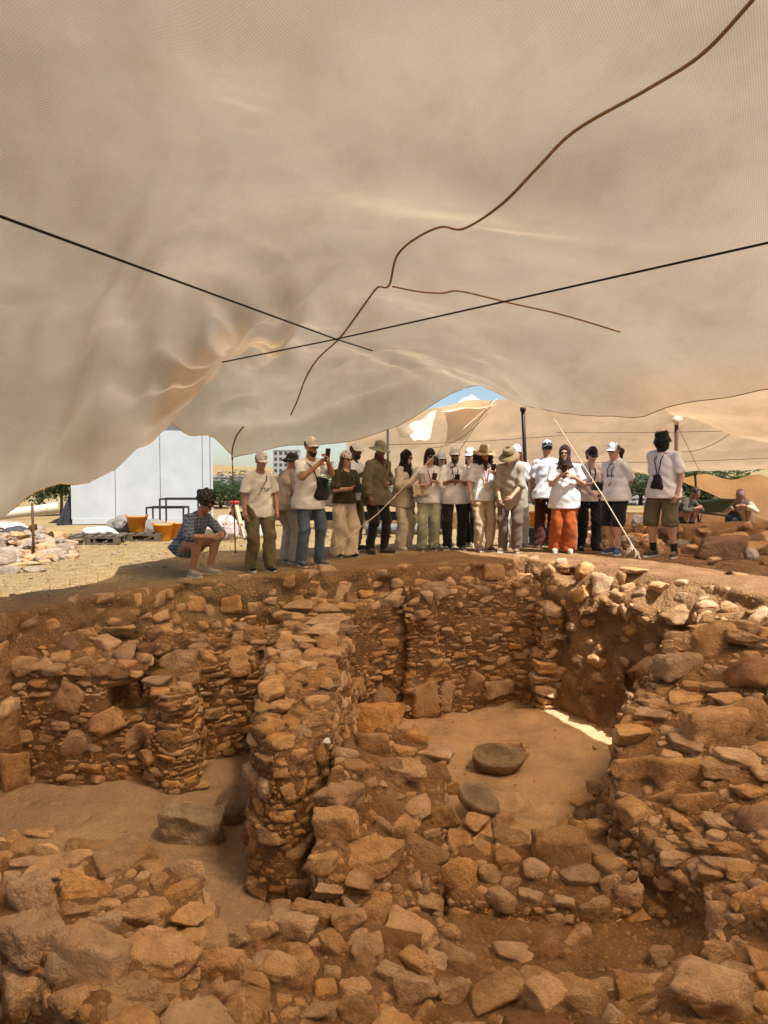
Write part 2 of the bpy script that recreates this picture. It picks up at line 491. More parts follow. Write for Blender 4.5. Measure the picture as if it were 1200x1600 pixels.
NX, NY, NZ = 306, 322, 66

def sd_poly(P, X, Y):
    """signed distance to a closed outline, negative inside"""
    d = np.full(X.shape, 1e9); inside = np.zeros(X.shape, bool)
    n = len(P)
    for i in range(n):
        ax, ay = P[i][:2]; bx, by = P[(i + 1) % n][:2]
        ex, ey = bx - ax, by - ay
        t = np.clip(((X - ax) * ex + (Y - ay) * ey) / (ex * ex + ey * ey), 0, 1)
        d = np.minimum(d, np.hypot(X - ax - t * ex, Y - ay - t * ey))
        c = ((ay > Y) != (by > Y))
        if ey != 0: inside ^= c & (X < ex * (Y - ay) / ey + ax)
    return np.where(inside, -d, d)
def idw(P, X, Y, p=2.6):
    n = 0; d = 0
    for x, y, z in P:
        w = 1 / (((X - x) ** 2 + (Y - y) ** 2) + 0.01) ** (p / 2)
        n = n + w * z; d = d + w
    return n / d
XS = X0 + np.arange(NX) * H_T; YS = Y0 + np.arange(NY) * H_T; ZS = Z0 + np.arange(NZ) * H_T
X2, Y2 = np.meshgrid(XS, YS, indexing='ij')
FLOOR2 = -1.8 + 0.06 * vnoise(X2 * 0.9, Y2 * 0.9, 3.3) + 0.035 * vnoise(X2 * 2.6, Y2 * 2.6, 1.3) + 0.022 * fbm(X2 * 6, Y2 * 6, 2.2, 2)

def solid(sd2, top2, batter, x_sl, y_sl, amp=0.05, seed=0.0):
    """prism with sloped sides, level top and rough faces, on a block of the grid"""
    z = ZS[None, None, :]
    f = np.maximum(sd2[:, :, None] + batter * (z - top2[:, :, None]), (z - top2[:, :, None]) * 0.9).astype(np.float32)
    m = np.abs(f) < 0.22
    I, J, K = np.nonzero(m)
    x = XS[x_sl][I]; y = YS[y_sl][J]; zz = ZS[K]
    n = fbm(x * 2.6 + seed, y * 2.6, zz * 3.4, 2) * amp + fbm(x * 9 + seed, y * 9, zz * 11, 2) * amp * 0.42
    f[m] += n.astype(np.float32)
    return f

core_geo = {}
ALL_V = []; ALL_F = []; NV = 0
def keep_geo(v, q):
    global NV
    ALL_V.append(v); ALL_F.append(q + NV); NV += len(v)

# ground and floor of the trench: one sheet
sdp = sd_poly(PIT, X2, Y2)
g2 = ground_h(X2, Y2)
bat = 0.10 - 0.03 * smooth01((X2 - 1.9) / 1.0)
rt_ = smooth01((X2 - 2.0) / 0.6)
rimdrop = 0.10 * smooth01((sdp + 0.35) / 0.35) * (sdp < 0.3)
_dz = g2[:, :, None] - ZS[None, None, :]
f = np.maximum(-sdp[:, :, None] - bat[:, :, None] * _dz + rt_[:, :, None] * (1.0 * np.maximum(0, 0.34 - _dz) - 0.30), ZS[None, None, :] - g2[:, :, None]).astype(np.float32)
f = np.minimum(f, (ZS[None, None, :] - FLOOR2[:, :, None]).astype(np.float32))
m = (np.abs(f) < 0.25)
I, J, K = np.nonzero(m)
x, y, zz = XS[I], YS[J], ZS[K]
steep = smooth01((g2[I, J] - zz - 0.02) / 0.12) * smooth01((zz - FLOOR2[I, J]) / 0.15)
n = fbm(x * 2.2, y * 2.2, zz * 2.8, 2) * 0.09 + fbm(x * 8, y * 8, zz * 9, 3) * 0.045
n = n * (1 + 0.9 * smooth01((x - 2.0) / 0.5))
f[m] += (n * (0.10 + 0.9 * steep)).astype(np.float32)
_a = atz(142, 1075, -0.74); _b = atz(222, 1080, -0.76)
_cx, _cy = (_a[0] + _b[0]) / 2, (_a[1] + _b[1]) / 2 + 0.35
NICHE = np.maximum(np.maximum(np.abs(X2 - _cx) - abs(_b[0] - _a[0]) / 2, np.abs(Y2 - _cy) - 0.75)[:, :, None], np.abs(ZS[None, None, :] + 0.95) - 0.19).astype(np.float32)
f = np.maximum(f, -NICHE)
v, q = surface_nets(f, (X0, Y0, Z0), H_T)
v_ground, q_ground = v, q
keep_geo(v, q)
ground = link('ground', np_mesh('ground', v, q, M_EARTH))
tag(ground, 'brown trodden soil with dry straw round a deep excavation trench', kind='structure')
SHRINK = {'front': 0.0, 'ledge': 0.0, 'fill': 0.0}
LOWER = {'front_left': 0.08, 'front': 0.04, 'block': 0.06, 'cross': 0.06, 'fill': 0.0, 'pilaster': 0.02, 'end_pilaster': 0.02}
for k, P in WALLS.items():
    mrg = 0.35
    i0 = max(0, int((P[:, 0].min() - mrg - X0) / H_T)); i1 = min(NX, int((P[:, 0].max() + mrg - X0) / H_T) + 2)
    j0 = max(0, int((P[:, 1].min() - mrg - Y0) / H_T)); j1 = min(NY, int((P[:, 1].max() + mrg - Y0) / H_T) + 2)
    xs, ys = slice(i0, i1), slice(j0, j1)
    Xb, Yb = X2[xs, ys], Y2[xs, ys]
    ctrl = P
    if k == 'front': ctrl = np.vstack([P, pl(FRONT_PTS)])
    top = idw(ctrl, Xb, Yb)
    f = solid(sd_poly(P, Xb, Yb) + SHRINK.get(k, 0.045), top - LOWER.get(k, 0.05), {'left_back': 0.05, 'block': 0.10, 'cross': 0.22, 'right_mass': 0.12, 'ledge': 0.25, 'front_left': 0.14, 'fill': 0.1}.get(k, 0.05), xs, ys, 0.045, hash(len(k)) % 7)
    f[0] = np.abs(f[0]) + .01; f[-1] = np.abs(f[-1]) + .01; f[:, 0] = np.abs(f[:, 0]) + .01; f[:, -1] = np.abs(f[:, -1]) + .01
    if k == 'left_back':     # dark niche under a long lintel stone
        f = np.maximum(f, -NICHE[xs, ys])
    v, q = surface_nets(f, (X0 + i0 * H_T, Y0 + j0 * H_T, Z0), H_T)
    core_geo[k] = (v, q); keep_geo(v, q)
BV = np.concatenate(ALL_V); BF = np.concatenate(ALL_F)
SITE = BVHTree.FromPolygons(BV.tolist(), BF.tolist())
def cast(px, py):
    r = Vector(ray(px, py)).normalized()
    hit = SITE.ray_cast(Vector(CAM), r)
    return hit     # location, normal, index, distance
def drop(x, y, z=3.0):
    h = SITE.ray_cast(Vector((x, y, z)), Vector((0, 0, -1)))
    return h[0].z if h[0] is not None else float(ground_h(x, y))

# ground beyond the trench, out to the horizon
def far_ground():
    rs = np.concatenate([np.linspace(0, 30, 61), 30 + np.geomspace(1, 2970, 60)])
    xs = np.concatenate([-rs[::-1][:-1], rs])
    ys = xs
    Xg, Yg = np.meshgrid(xs, ys, indexing='ij')
    Zg = ground_h(Xg, Yg) - 0.012 + 0.25 * np.clip((np.hypot(Xg, Yg) - 20) / 30, 0, 1) * vnoise(Xg * 0.15, Yg * 0.15, 0.5) + \
        np.clip((np.hypot(Xg, Yg) - 150) / 300, 0, 1) * 5 * fbm(Xg * 0.012, Yg * 0.012, 0.2, 3)
    Zg = Zg + 0.03 * vnoise(Xg * 1.1, Yg * 1.1, 2.2) * (np.hypot(Xg, Yg) > 14)
    n = len(xs)
    V = np.stack([Xg.ravel(), Yg.ravel(), Zg.ravel()], 1)
    I, J = np.meshgrid(np.arange(n - 1), np.arange(n - 1), indexing='ij')
    cx = (xs[I] + xs[I + 1]) / 2; cy = (ys[J] + ys[J + 1]) / 2
    keep = ~((cx > X0 + 0.35) & (cx < XS[-1] - 0.35) & (cy > Y0 + 0.35) & (cy < YS[-1] - 0.35))
    I = I[keep]; J = J[keep]
    Q = np.stack([I * n + J, (I + 1) * n + J, (I + 1) * n + J + 1, I * n + J + 1], 1)
    t = NT('dry field'); pos = world_pos(t)
    f1 = t.noise(pos, 0.35, 6, 0.6)
    col = t.ramp(f1, [(0.3, (0.225, 0.152, 0.066)), (0.5, (0.305, 0.212, 0.098)), (0.7, (0.37, 0.27, 0.138))])
    sn = t.noise(t.mapping(pos, (4, 16, 8), (0, 0, 0.5)), 1.0, 6, 0.7)
    col = t.mix(t.ramp(sn, [(0.35, (0.6, 0.6, 0.6)), (0.55, (0, 0, 0))]), col, (0.24, 0.155, 0.066))
    f2 = t.noise(pos, 0.02, 5, 0.6)
    col = t.mix(t.ramp(f2, [(0.55, (0, 0, 0)), (0.62, (0.7, 0.7, 0.7))]), col, (0.33, 0.26, 0.13))
    sx = t.n('SeparateXYZ'); t.l(pos, sx.inputs[0])
    br = t.math('MULTIPLY', t.math('GREATER_THAN', t.math('ADD', sx.outputs[0], t.math('MULTIPLY', t.noise(pos, 0.5, 3), 1.2)), 2.6), t.math('LESS_THAN', sx.outputs[1], 26))
    soil = t.ramp(t.noise(pos, 3, 6), [(0.3, (0.26, 0.15, 0.08)), (0.7, (0.42, 0.27, 0.155))])
    col = t.mix(br, col, soil)
    near = t.math('LESS_THAN', sx.outputs[1], 3.0)
    col = t.mix(near, col, soil)
    nr = t.bump(t.noise(pos, 9, 6, 0.7), 0.6, 0.05)
    t.principled(col, 0.95, 0, nr, 0.1)
    o = link('field', np_mesh('field', V, Q, t.m))
    tag(o, 'dry straw-coloured field rising to bare hills', kind='structure')
far_ground()
# ------------------------------------------------------------------ stones
def ico(sub):
    bm = bmesh.new(); bmesh.ops.create_icosphere(bm, subdivisions=sub, radius=1.0)
    bm.verts.ensure_lookup_table()
    v = np.array([x.co[:] for x in bm.verts]); f = np.array([[w.index for w in p.verts] for p in bm.faces]); bm.free()
    return v, f
ICO4 = ico(4); ICO3 = ico(3); ICO2 = ico(2); ICO1 = ico(1)
def rock_verts(rng, kind, base=ICO3):
    D = base[0]
    n = 13
    N = rng.normal(size=(n, 3)); N /= np.linalg.norm(N, axis=1)[:, None]
    d = rng.uniform(0.72, 1.0, n)
    if kind in ('slab', 'block'):
        A = np.array([[1, 0, 0], [-1, 0, 0], [0, 1, 0], [0, -1, 0], [0, 0, 1], [0, 0, -1]], float) + rng.normal(size=(6, 3)) * (0.22 if kind == 'slab' else 0.16)
        A /= np.linalg.norm(A, axis=1)[:, None]
        N = np.vstack([A, N[:7]]); d = np.concatenate([rng.uniform(0.62, 0.78, 6), rng.uniform(0.86, 1.05, 7)])
    dots = D @ N.T
    inv = np.clip(dots, 0, None) / d[None]
    p = {'round': 6, 'slab': 44, 'block': 44}.get(kind, 30)
    r = 1 / (np.sum(inv ** p, 1) ** (1 / p))
    off = rng.uniform(0, 30, 3)
    nz = fbm(D[:, 0] * 1.7 + off[0], D[:, 1] * 1.7 + off[1], D[:, 2] * 1.7 + off[2], 2)
    fine = fbm(D[:, 0] * 5 + off[0], D[:, 1] * 5 + off[1], D[:, 2] * 5 + off[2], 3)
    a, b = (0.10, 0.055) if kind != 'round' else (0.07, 0.015)
    r = r * (1 + a * nz + b * fine)
    V = D * r[:, None]
    V -= (V.max(0) + V.min(0)) / 2
    V /= (V.max(0) - V.min(0))[None]          # unit box: object scale = stone size
    return V
ROCKS = {}
_rr = np.random.default_rng(5)
for kind, n in (('slab', 22), ('block', 14), ('chunk', 18), ('round', 5)):
    for mname, mm in (('s', M_STONE), ('r', M_STONE_RED), ('p', M_STONE_PALE), ('b', M_BASALT)):
        if mname in ('b',) and kind != 'round': continue
        if mname in ('r', 'p') and kind == 'round': continue
        lst = []
        cnt = n if mname == 's' else 6
        for i in range(cnt):
            lst.append(np_mesh('stone', rock_verts(_rr, kind, ICO3), ICO3[1], mm))
        ROCKS[kind, mname] = lst
BIG = {k: [np_mesh('stone', rock_verts(_rr, k, ICO4), ICO4[1], M_STONE) for i in range(6)] for k in ('slab', 'block', 'chunk')}

def stone_obj(parent, kind, mname, pos, rotm, size, big=False):
    me = random.choice(BIG[kind]) if (big and mname == 's' and kind in BIG) else random.choice(ROCKS[kind, mname])
    o = bpy.data.objects.new('stone', me); COL.objects.link(o)
    o.parent = parent
    o.matrix_basis = Matrix.Translation(Vector(pos)) @ rotm.to_4x4() @ Matrix.Diagonal((size[0], size[1], size[2], 1.0))
    return o
def frame(nrm, tilt=0.0):
    """rotation whose x runs level along the face, y is the outward normal, z the remaining up"""
    n = Vector(nrm)
    if abs(n.z) > 0.97: n = Vector((0.05, -1, 0)); 
    h = Vector((-n.y, n.x, 0)).normalized()
    if h.x < 0: h = -h
    nn = Vector((n.x, n.y, 0)).normalized()
    up = Vector((0, 0, 1))
    m = Matrix((h, h.cross(up) * -1 if False else up.cross(h), up)).transposed()
    return m @ Matrix.Rotation(tilt, 3, 'Y')

class Cover:
    """keeps stones from piling into each other while they are packed on a face"""
    def __init__(self): self.cells = {}; self.items = []
    def ok(self, p, rad):
        c = tuple(int(math.floor(x / 0.5)) for x in p)
        for i in range(-1, 2):
            for j in range(-1, 2):
                for k in range(-1, 2):
                    for (q, a, h) in self.cells.get((c[0] + i, c[1] + j, c[2] + k), ()):
                        d = p - q
                        hor = math.hypot(d.x, d.y)
                        if (hor / (a[0] + rad[0])) ** 3 + (abs(d.z) / (a[1] + rad[1])) ** 3 < 1: return False
        return True
    def put(self, p, rad):
        c = tuple(int(math.floor(x / 0.5)) for x in p)
        self.cells.setdefault(c, []).append((p, rad, 0))
COVER = Cover()

WALL_INFO = {
 'left_back': ('stone_wall', 'long rubble wall with a dark niche at the back of the left chamber', 'stone wall'),
 'pier': ('stone_pier', 'stubby stone pier with a link wall left of the central dividing wall', 'stone pier'),
 'fill': ('earth_fill', 'earth and rubble fill between the stone pier and trench edge', 'earth fill'),
 'central': ('stone_wall', 'tall dividing wall of flat stones between the two sunken chambers', 'stone wall'),
 'block': ('stone_wall', 'broad collapsed wall end of big stones sloping beside the right chamber', 'stone wall'),
 'cross': ('stone_wall', 'low wall of large stones closing the front of the right chamber', 'stone wall'),
 'right_mass': ('stone_wall', 'stepped wall of flat stones filling the right side of the trench', 'stone wall'),
 'ledge': ('stone_ledge', 'low rubble ledge at the foot of the right stepped wall', 'stone ledge'),
 'front_left': ('stone_wall', 'wide wall top of big slabs in the bottom left corner', 'stone wall'),
 'front': ('rubble_bank', 'rubble bank of loose stones along the bottom of the trench', 'rubble bank'),
 'back': ('stone_wall', 'coursed dry stone wall at the back of the right chamber', 'stone wall'),
 'pilaster': ('stone_pilaster', 'narrow stone pilaster standing against the back wall', 'stone pilaster'),
 'end_pilaster': ('stone_pilaster', 'sunlit stone pilaster at the right end of the back wall', 'stone pilaster'),
}
wall_root = {}
for k, (nm, lb, ct) in WALL_INFO.items():
    P = WALLS[k]
    c = P[:, :2].mean(0)
    root = empty(nm, (c[0], c[1], -1.8)); tag(root, lb, ct, kind='thing')
    wall_root[k] = root
    v, q = core_geo[k]
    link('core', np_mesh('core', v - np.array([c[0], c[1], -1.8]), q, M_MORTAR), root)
GROUND_ROOT = ground
def owner_of(idx):
    """which wall a face of the combined site mesh belongs to"""
    s = len(q_ground)
    if idx < s: return None
    for k in WALLS:
        s += len(core_geo[k][1])
        if idx < s: return k
stone_count = {}
overflow = {}
def put_stone(owner, kind, mname, pos, rotm, size, big=False):
    root = wall_root[owner] if owner else GROUND_ROOT
    n = stone_count.get(owner, 0)
    if n >= 296:
        overflow.setdefault(owner, []).append((kind, mname, pos, rotm, size)); return
    stone_count[owner] = n + 1
    off = Vector(root.location)
    stone_obj(root, kind, mname, Vector(pos) - off, rotm, size, big)

# --- stones one can point to in the photograph: photo position, width, height (photo pixels), kind, roll (deg), sink, material
HAND = [
 # wall top, bottom left
 (180, 1345, 132, 66, 'slab', 0), (52, 1420, 98, 74, 'chunk', 12), (133, 1394, 80, 42, 'round*', 4), (140, 1508, 120, 100, 'block', 8), (215, 1440, 100, 60, 'slab', -18),
 (245, 1505, 120, 84, 'slab', 30), (232, 1572, 66, 44, 'chunk', 0), (285, 1395, 52, 30, 'slab', -15), (295, 1370, 60, 34, 'chunk', 10), (300, 1440, 60, 52, 'slab', 40), (345, 1520, 84, 52, 'block', 0),
 (325, 1560, 60, 60, 'chunk', 20), (375, 1590, 60, 66, 'chunk', -30), (75, 1365, 60, 46, 'slab', 8), (20, 1320, 40, 50, 'chunk', 0), (62, 1305, 50, 22, 'slab', 0), (75, 1338, 44, 36, 'chunk', 0), (115, 1325, 40, 28, 'slab', -30),
 (40, 1352, 50, 24, 'slab', 0), (130, 1430, 50, 26, 'slab', 0), (20, 1375, 34, 24, 'slab', 5), (250, 1380, 30, 40, 'chunk', 0), (165, 1455, 56, 34, 'block', -10), (365, 1478, 50, 44, 'chunk', 0), (170, 1418, 40, 24, 'slab', 12),
 # rubble along the bottom
 (445, 1535, 84, 72, 'chunk', 0), (460, 1462, 76, 56, 'block', 5), (410, 1465, 50, 40, 'chunk', 0), (520, 1490, 60, 50, 'chunk', 30), (575, 1490, 52, 66, 'chunk', 20), (645, 1465, 90, 84, 'slab', 35), (652, 1515, 60, 50, 'chunk', 0),
 (705, 1462, 32, 30, 'chunk', 0), (715, 1500, 56, 42, 'chunk', 0), (648, 1562, 72, 56, 'chunk', 10), (710, 1560, 54, 56, 'chunk', -20), (780, 1565, 100, 66, 'slab', -25), (852, 1562, 66, 84, 'block', 10), (920, 1580, 76, 52, 'chunk', 0),
 (800, 1495, 60, 44, 'slab', 20), (850, 1492, 60, 48, 'chunk*r', 0), (900, 1470, 52, 46, 'chunk', 10), (990, 1555, 76, 50, 'chunk', 15), (1010, 1580, 44, 30, 'chunk', 0), (1110, 1575, 150, 84, 'round*', 0), (1035, 1502, 46, 38, 'chunk', 0),
 (1090, 1518, 56, 22, 'slab', 0), (1150, 1522, 54, 30, 'slab', 5), (1190, 1505, 50, 50, 'chunk', 0), (1050, 1530, 60, 44, 'chunk', 0), (1155, 1480, 36, 30, 'chunk', 0), (1125, 1498, 50, 36, 'chunk', 0), (490, 1440, 70, 40, 'block', 10),
 (590, 1440, 60, 40, 'chunk', 0), (545, 1450, 60, 50, 'chunk', 0), (660, 1592, 50, 40, 'chunk', 0), (560, 1590, 70, 50, 'chunk', 0), (500, 1590, 60, 40, 'slab', 0), (1185, 1570, 40, 50, 'chunk', 0), (960, 1590, 40, 40, 'chunk', 0), (610, 1530, 50, 40, 'chunk', 0),
 # low wall at the front of the right chamber
 (712, 1325, 46, 44, 'block', 8), (745, 1297, 42, 46, 'chunk', 0), (797, 1318, 68, 52, 'chunk', 10), (878, 1338, 96, 66, 'block', 3), (942, 1345, 60, 54, 'slab', 35), (838, 1366, 44, 40, 'chunk', 0), (720, 1378, 64, 52, 'chunk', 20), (764, 1370, 40, 40, 'chunk', 0),
 (1010, 1365, 54, 44, 'chunk', -8), (905, 1375, 60, 40, 'slab', 0), (955, 1385, 40, 30, 'chunk', 0), (830, 1402, 40, 24, 'slab', 0), (880, 1410, 36, 22, 'slab', 0), (670, 1415, 54, 40, 'chunk', 0), (655, 1385, 36, 40, 'chunk', 0), (790, 1290, 40, 30, 'chunk', 0),
 # collapsed wall end
 (590, 1135, 84, 44, 'block*flat', 4), (650, 1155, 40, 32, 'chunk', 0), (582, 1172, 60, 38, 'block', 0), (520, 1192, 42, 50, 'block', 0), (680, 1182, 58, 28, 'slab', 6), (678, 1210, 50, 34, 'block', 0), (628, 1207, 66, 44, 'slab', 20), (612, 1212, 48, 36, 'chunk', 0),
 (540, 1240, 64, 46, 'slab', -8), (525, 1295, 74, 56, 'block', 0), (578, 1350, 104, 66, 'slab', 4), (665, 1340, 72, 58, 'chunk', 0), (612, 1255, 44, 36, 'chunk', 0), (590, 1250, 30, 30, 'chunk', 0), (655, 1265, 44, 36, 'slab', -30), (560, 1385, 56, 46, 'slab', 45),
 (520, 1395, 60, 28, 'slab', 15), (558, 1412, 46, 36, 'chunk', 0), (600, 1292, 34, 26, 'chunk', 0), (638, 1290, 46, 30, 'slab', 0), (560, 1300, 30, 24, 'chunk', 0), (692, 1275, 50, 44, 'block', 0), (640, 1375, 34, 44, 'chunk', 0), (500, 1170, 50, 40, 'chunk', -30),
 (630, 1175, 40, 20, 'slab', 0), (700, 1240, 40, 30, 'block', 0), (575, 1280, 30, 20, 'chunk', 0), (505, 1250, 40, 26, 'slab', 0),
 # top of the dividing wall
 (468, 951, 46, 20, 'slab', -2), (496, 1127, 48, 34, 'block', 8), (425, 1082, 40, 30, 'slab', -35), (455, 1035, 40, 34, 'block', 0), (428, 990, 40, 30, 'block', 5), (397, 993, 32, 28, 'chunk', 15), (375, 1033, 52, 50, 'chunk', 0), (340, 1004, 32, 22, 'slab', 0), (372, 1002, 26, 18, 'block', 0),
 (510, 975, 56, 22, 'slab', -3), (505, 990, 50, 22, 'slab', 5), (532, 985, 50, 18, 'slab', -10), (510, 1010, 32, 32, 'chunk', 0), (475, 1005, 32, 22, 'slab', 10), (492, 1065, 36, 24, 'block', 0), (495, 1098, 36, 20, 'slab', 0), (440, 1105, 36, 28, 'slab', -30), (400, 1120, 30, 22, 'chunk', 0),
 (395, 1155, 34, 22, 'slab', 0), (410, 1185, 46, 18, 'slab', 0), (412, 1228, 44, 28, 'block', 0), (470, 1065, 30, 24, 'slab', 0), (455, 1085, 26, 20, 'chunk', 0), (480, 1042, 34, 18, 'slab', 0), (540, 952, 34, 16, 'slab', 0), (515, 955, 40, 18, 'slab', 12),
 (445, 1010, 30, 20, 'slab', 0), (505, 1040, 40, 18, 'slab', 0), (520, 1025, 30, 16, 'slab', 0), (470, 1150, 36, 24, 'chunk', 0), (470, 1180, 30, 24, 'slab', 0), (540, 1000, 40, 16, 'slab', 0),
 # pier and link wall
 (278, 1043, 56, 34, 'chunk', 0), (245, 1068, 48, 24, 'slab', -3), (252, 1085, 36, 18, 'slab', 5), (325, 1030, 32, 24, 'chunk', 0), (300, 1028, 28, 18, 'slab', 0), (310, 1015, 34, 20, 'slab', -12), (215, 1155, 46, 50, 'round*', 0),
 # left back wall
 (180, 1062, 74, 22, 'slab*lintel', 4), (112, 1088, 46, 50, 'block', 20), (35, 1042, 40, 28, 'block', 0), (70, 1040, 30, 22, 'slab', 0), (85, 1048, 36, 16, 'slab', 0), (60, 1065, 36, 14, 'slab', 0), (165, 1135, 54, 44, 'slab', -30), (118, 1165, 40, 50, 'slab', 30), (30, 1200, 60, 64, 'block', 0),
 (10, 1108, 40, 36, 'chunk', 0), (85, 1185, 40, 40, 'chunk', 0), (45, 1225, 26, 20, 'chunk', 0), (230, 1185, 30, 26, 'chunk', 0), (40, 1150, 30, 20, 'chunk', 0), (140, 1200, 40, 18, 'slab', 0),
 # earth face and upper stones, left
 (306, 942, 34, 28, 'block', 5), (330, 955, 28, 26, 'chunk', 0), (362, 945, 32, 26, 'block', 0), (185, 989, 50, 20, 'slab', 4), (160, 998, 34, 18, 'slab', 0), (252, 965, 34, 18, 'slab', -20), (275, 970, 18, 26, 'slab', 60), (180, 970, 26, 18, 'chunk', 0), (265, 928, 24, 14, 'slab', 0),
 (290, 980, 20, 14, 'chunk', 0), (315, 982, 24, 14, 'chunk', 0), (145, 985, 28, 20, 'chunk', 0), (255, 980, 26, 16, 'slab', 0), (500, 930, 30, 34, 'chunk', 0), (540, 925, 44, 42, 'block', 0), (620, 912, 22, 16, 'chunk', 0), (440, 970, 30, 34, 'chunk', 0), (645, 940, 30, 20, 'chunk', 0), (670, 935, 26, 22, 'chunk', 0),
 (660, 910, 28, 16, 'slab', 0), (698, 910, 28, 22, 'chunk', 0), (730, 908, 40, 16, 'slab', 3), (772, 898, 32, 26, 'block', 0), (800, 900, 26, 24, 'block', 0), (820, 908, 22, 20, 'chunk', 0), (860, 892, 28, 30, 'chunk', 0), (888, 905, 24, 22, 'chunk', 0),
 # feet of the back wall
 (664, 1090, 44, 54, 'block*up', 0), (698, 1088, 30, 46, 'block*up', 0), (740, 1065, 40, 34, 'chunk', 0), (782, 1078, 50, 30, 'block', 0), (600, 1085, 50, 60, 'slab*lean', -40), (560, 1075, 40, 30, 'block', 0),
 # right earth face and rim
 (943, 913, 40, 36, 'block', 8), (878, 880, 18, 26, 'block', 0), (930, 1033, 32, 24, 'chunk', 0), (905, 932, 34, 24, 'chunk', 0), (1065, 960, 62, 32, 'chunk', -8), (1180, 975, 52, 36, 'chunk', 15), (985, 985, 40, 22, 'chunk', 0), (1000, 930, 24, 24, 'chunk', 0), (1030, 925, 30, 24, 'chunk', 0),
 (1110, 945, 40, 26, 'chunk', 0), (1140, 955, 30, 20, 'chunk', 0), (985, 945, 20, 10, 'slab', 0), (1000, 1040, 40, 34, 'chunk', 0), (915, 895, 40, 20, 'chunk', 0), (990, 893, 30, 14, 'slab', 0),
 # right stepped wall
 (1118, 1012, 82, 52, 'round*', 10), (1172, 1062, 66, 78, 'chunk*r', 0), (1062, 1046, 78, 34, 'block', 2), (1115, 985, 60, 20, 'slab', -5), (1155, 1000, 60, 34, 'slab', 18), (1075, 1097, 60, 28, 'slab', 0), (1120, 1075, 50, 18, 'slab', 4), (1090, 1075, 44, 18, 'slab', 0),
 (1028, 1105, 56, 24, 'slab', 14), (1020, 1122, 70, 26, 'slab', 16), (978, 1130, 52, 32, 'slab', 12), (990, 1152, 80, 36, 'slab', 6), (1118, 1140, 108, 46, 'block', 2), (992, 1205, 70, 46, 'block', 6), (1070, 1165, 50, 34, 'slab', 16), (1048, 1185, 36, 22, 'slab', 4),
 (1150, 1190, 64, 38, 'slab', 14), (1060, 1215, 84, 42, 'block', 2), (1130, 1205, 70, 36, 'slab', 18), (1090, 1256, 72, 34, 'block', 2), (1035, 1248, 40, 36, 'chunk', 20), (985, 1270, 50, 46, 'block', 20), (1065, 1290, 36, 36, 'slab', 40), (1012, 1318, 38, 42, 'block', 5),
 (1098, 1325, 54, 26, 'slab', 24), (1140, 1330, 66, 28, 'slab', 22), (1140, 1360, 90, 36, 'slab', 18), (1108, 1372, 64, 34, 'slab', 36), (1180, 1410, 80, 46, 'block', 0), (1125, 1440, 66, 56, 'block', 0), (1180, 1290, 60, 64, 'chunk*r', 0), (1170, 1120, 60, 46, 'chunk', 0), (1140, 1095, 50, 24, 'slab', 0),
 (940, 1270, 34, 34, 'block', 10), (910, 1255, 40, 28, 'slab', -8), (928, 1300, 40, 34, 'block', 10), (905, 1300, 30, 36, 'chunk', 0), (1055, 1345, 50, 26, 'slab', 10), (980, 1315, 30, 26, 'chunk', 0), (1170, 1240, 50, 28, 'slab', 10), (1120, 1290, 40, 34, 'slab', 20),
 (1160, 1365, 60, 30, 'slab', 20), (1185, 1440, 50, 40, 'chunk', 0), (1090, 1420, 40, 40, 'chunk', 0), (1195, 1150, 40, 40, 'chunk', 0), (1195, 1210, 40, 34, 'slab', 0), (1050, 1145, 40, 20, 'slab', 10),
]
for it in HAND:
    px, py, w, h, kind, roll = it
    mods = kind.split('*')[1] if '*' in kind else ''
    kd = kind.split('*')[0]
    mname = 'r' if mods == 'r' else 's'
    hit = cast(px, py)
    if hit[0] is None or hit[3] > 14: continue
    loc, nrm, idx, dist = hit
    if nrm.dot(Vector(ray(px, py))) > 0: nrm = -nrm
    W = w * loc.y / 1200; Hh = h * loc.y / 1200
    ow = owner_of(idx)
    if kd == 'round': kd = 'chunk'; mods = mods or 'soft'
    lying = nrm.z > 0.55 and mods not in ('up', 'lean')
    el = max(0.12, -ray(px, py)[2] / np.linalg.norm(ray(px, py)))
    if lying:
        # on a top: seen obliquely, so the apparent height is depth seen at a slant plus thickness
        thick = {'slab': 0.42, 'block': 0.70, 'chunk': 0.78}[kd] * min(W, Hh * 1.6)
        depth = max(0.5 * W, min(1.5 * W, (Hh - thick * 0.75) / el))
        rz = random.uniform(-0.35, 0.35)
        m = Matrix.Rotation(rz, 3, 'Z') @ Matrix.Rotation(R(roll) * 0.5, 3, 'Y') @ Matrix.Rotation(R(random.uniform(-4, 8)), 3, 'X')
        size = (W * 1.06, depth, thick * 1.15)
        pos = loc + Vector((0, 0, thick * 0.14))
    else:
        thick = Hh
        depth = max(0.16, min(W, 0.34))
        m = frame(nrm, R(roll) * (1 if nrm.y < 0.3 else -1))
        m = m @ Matrix.Rotation(random.uniform(-0.16, 0.16), 3, 'Z') @ Matrix.Rotation(random.uniform(-0.1, 0.1), 3, 'X')
        size = (W * 1.08, depth, thick * 1.1)
        pos = loc - nrm * (depth * 0.22)
        if mods == 'lintel': size = (W * 1.15, 0.5, thick * 1.1)
    put_stone(ow, kd, mname, pos, m, size, big=(w > 44))
    COVER.put(Vector(pos), (W * 0.44, (Hh if not lying else max(0.1, thick)) * 0.46))

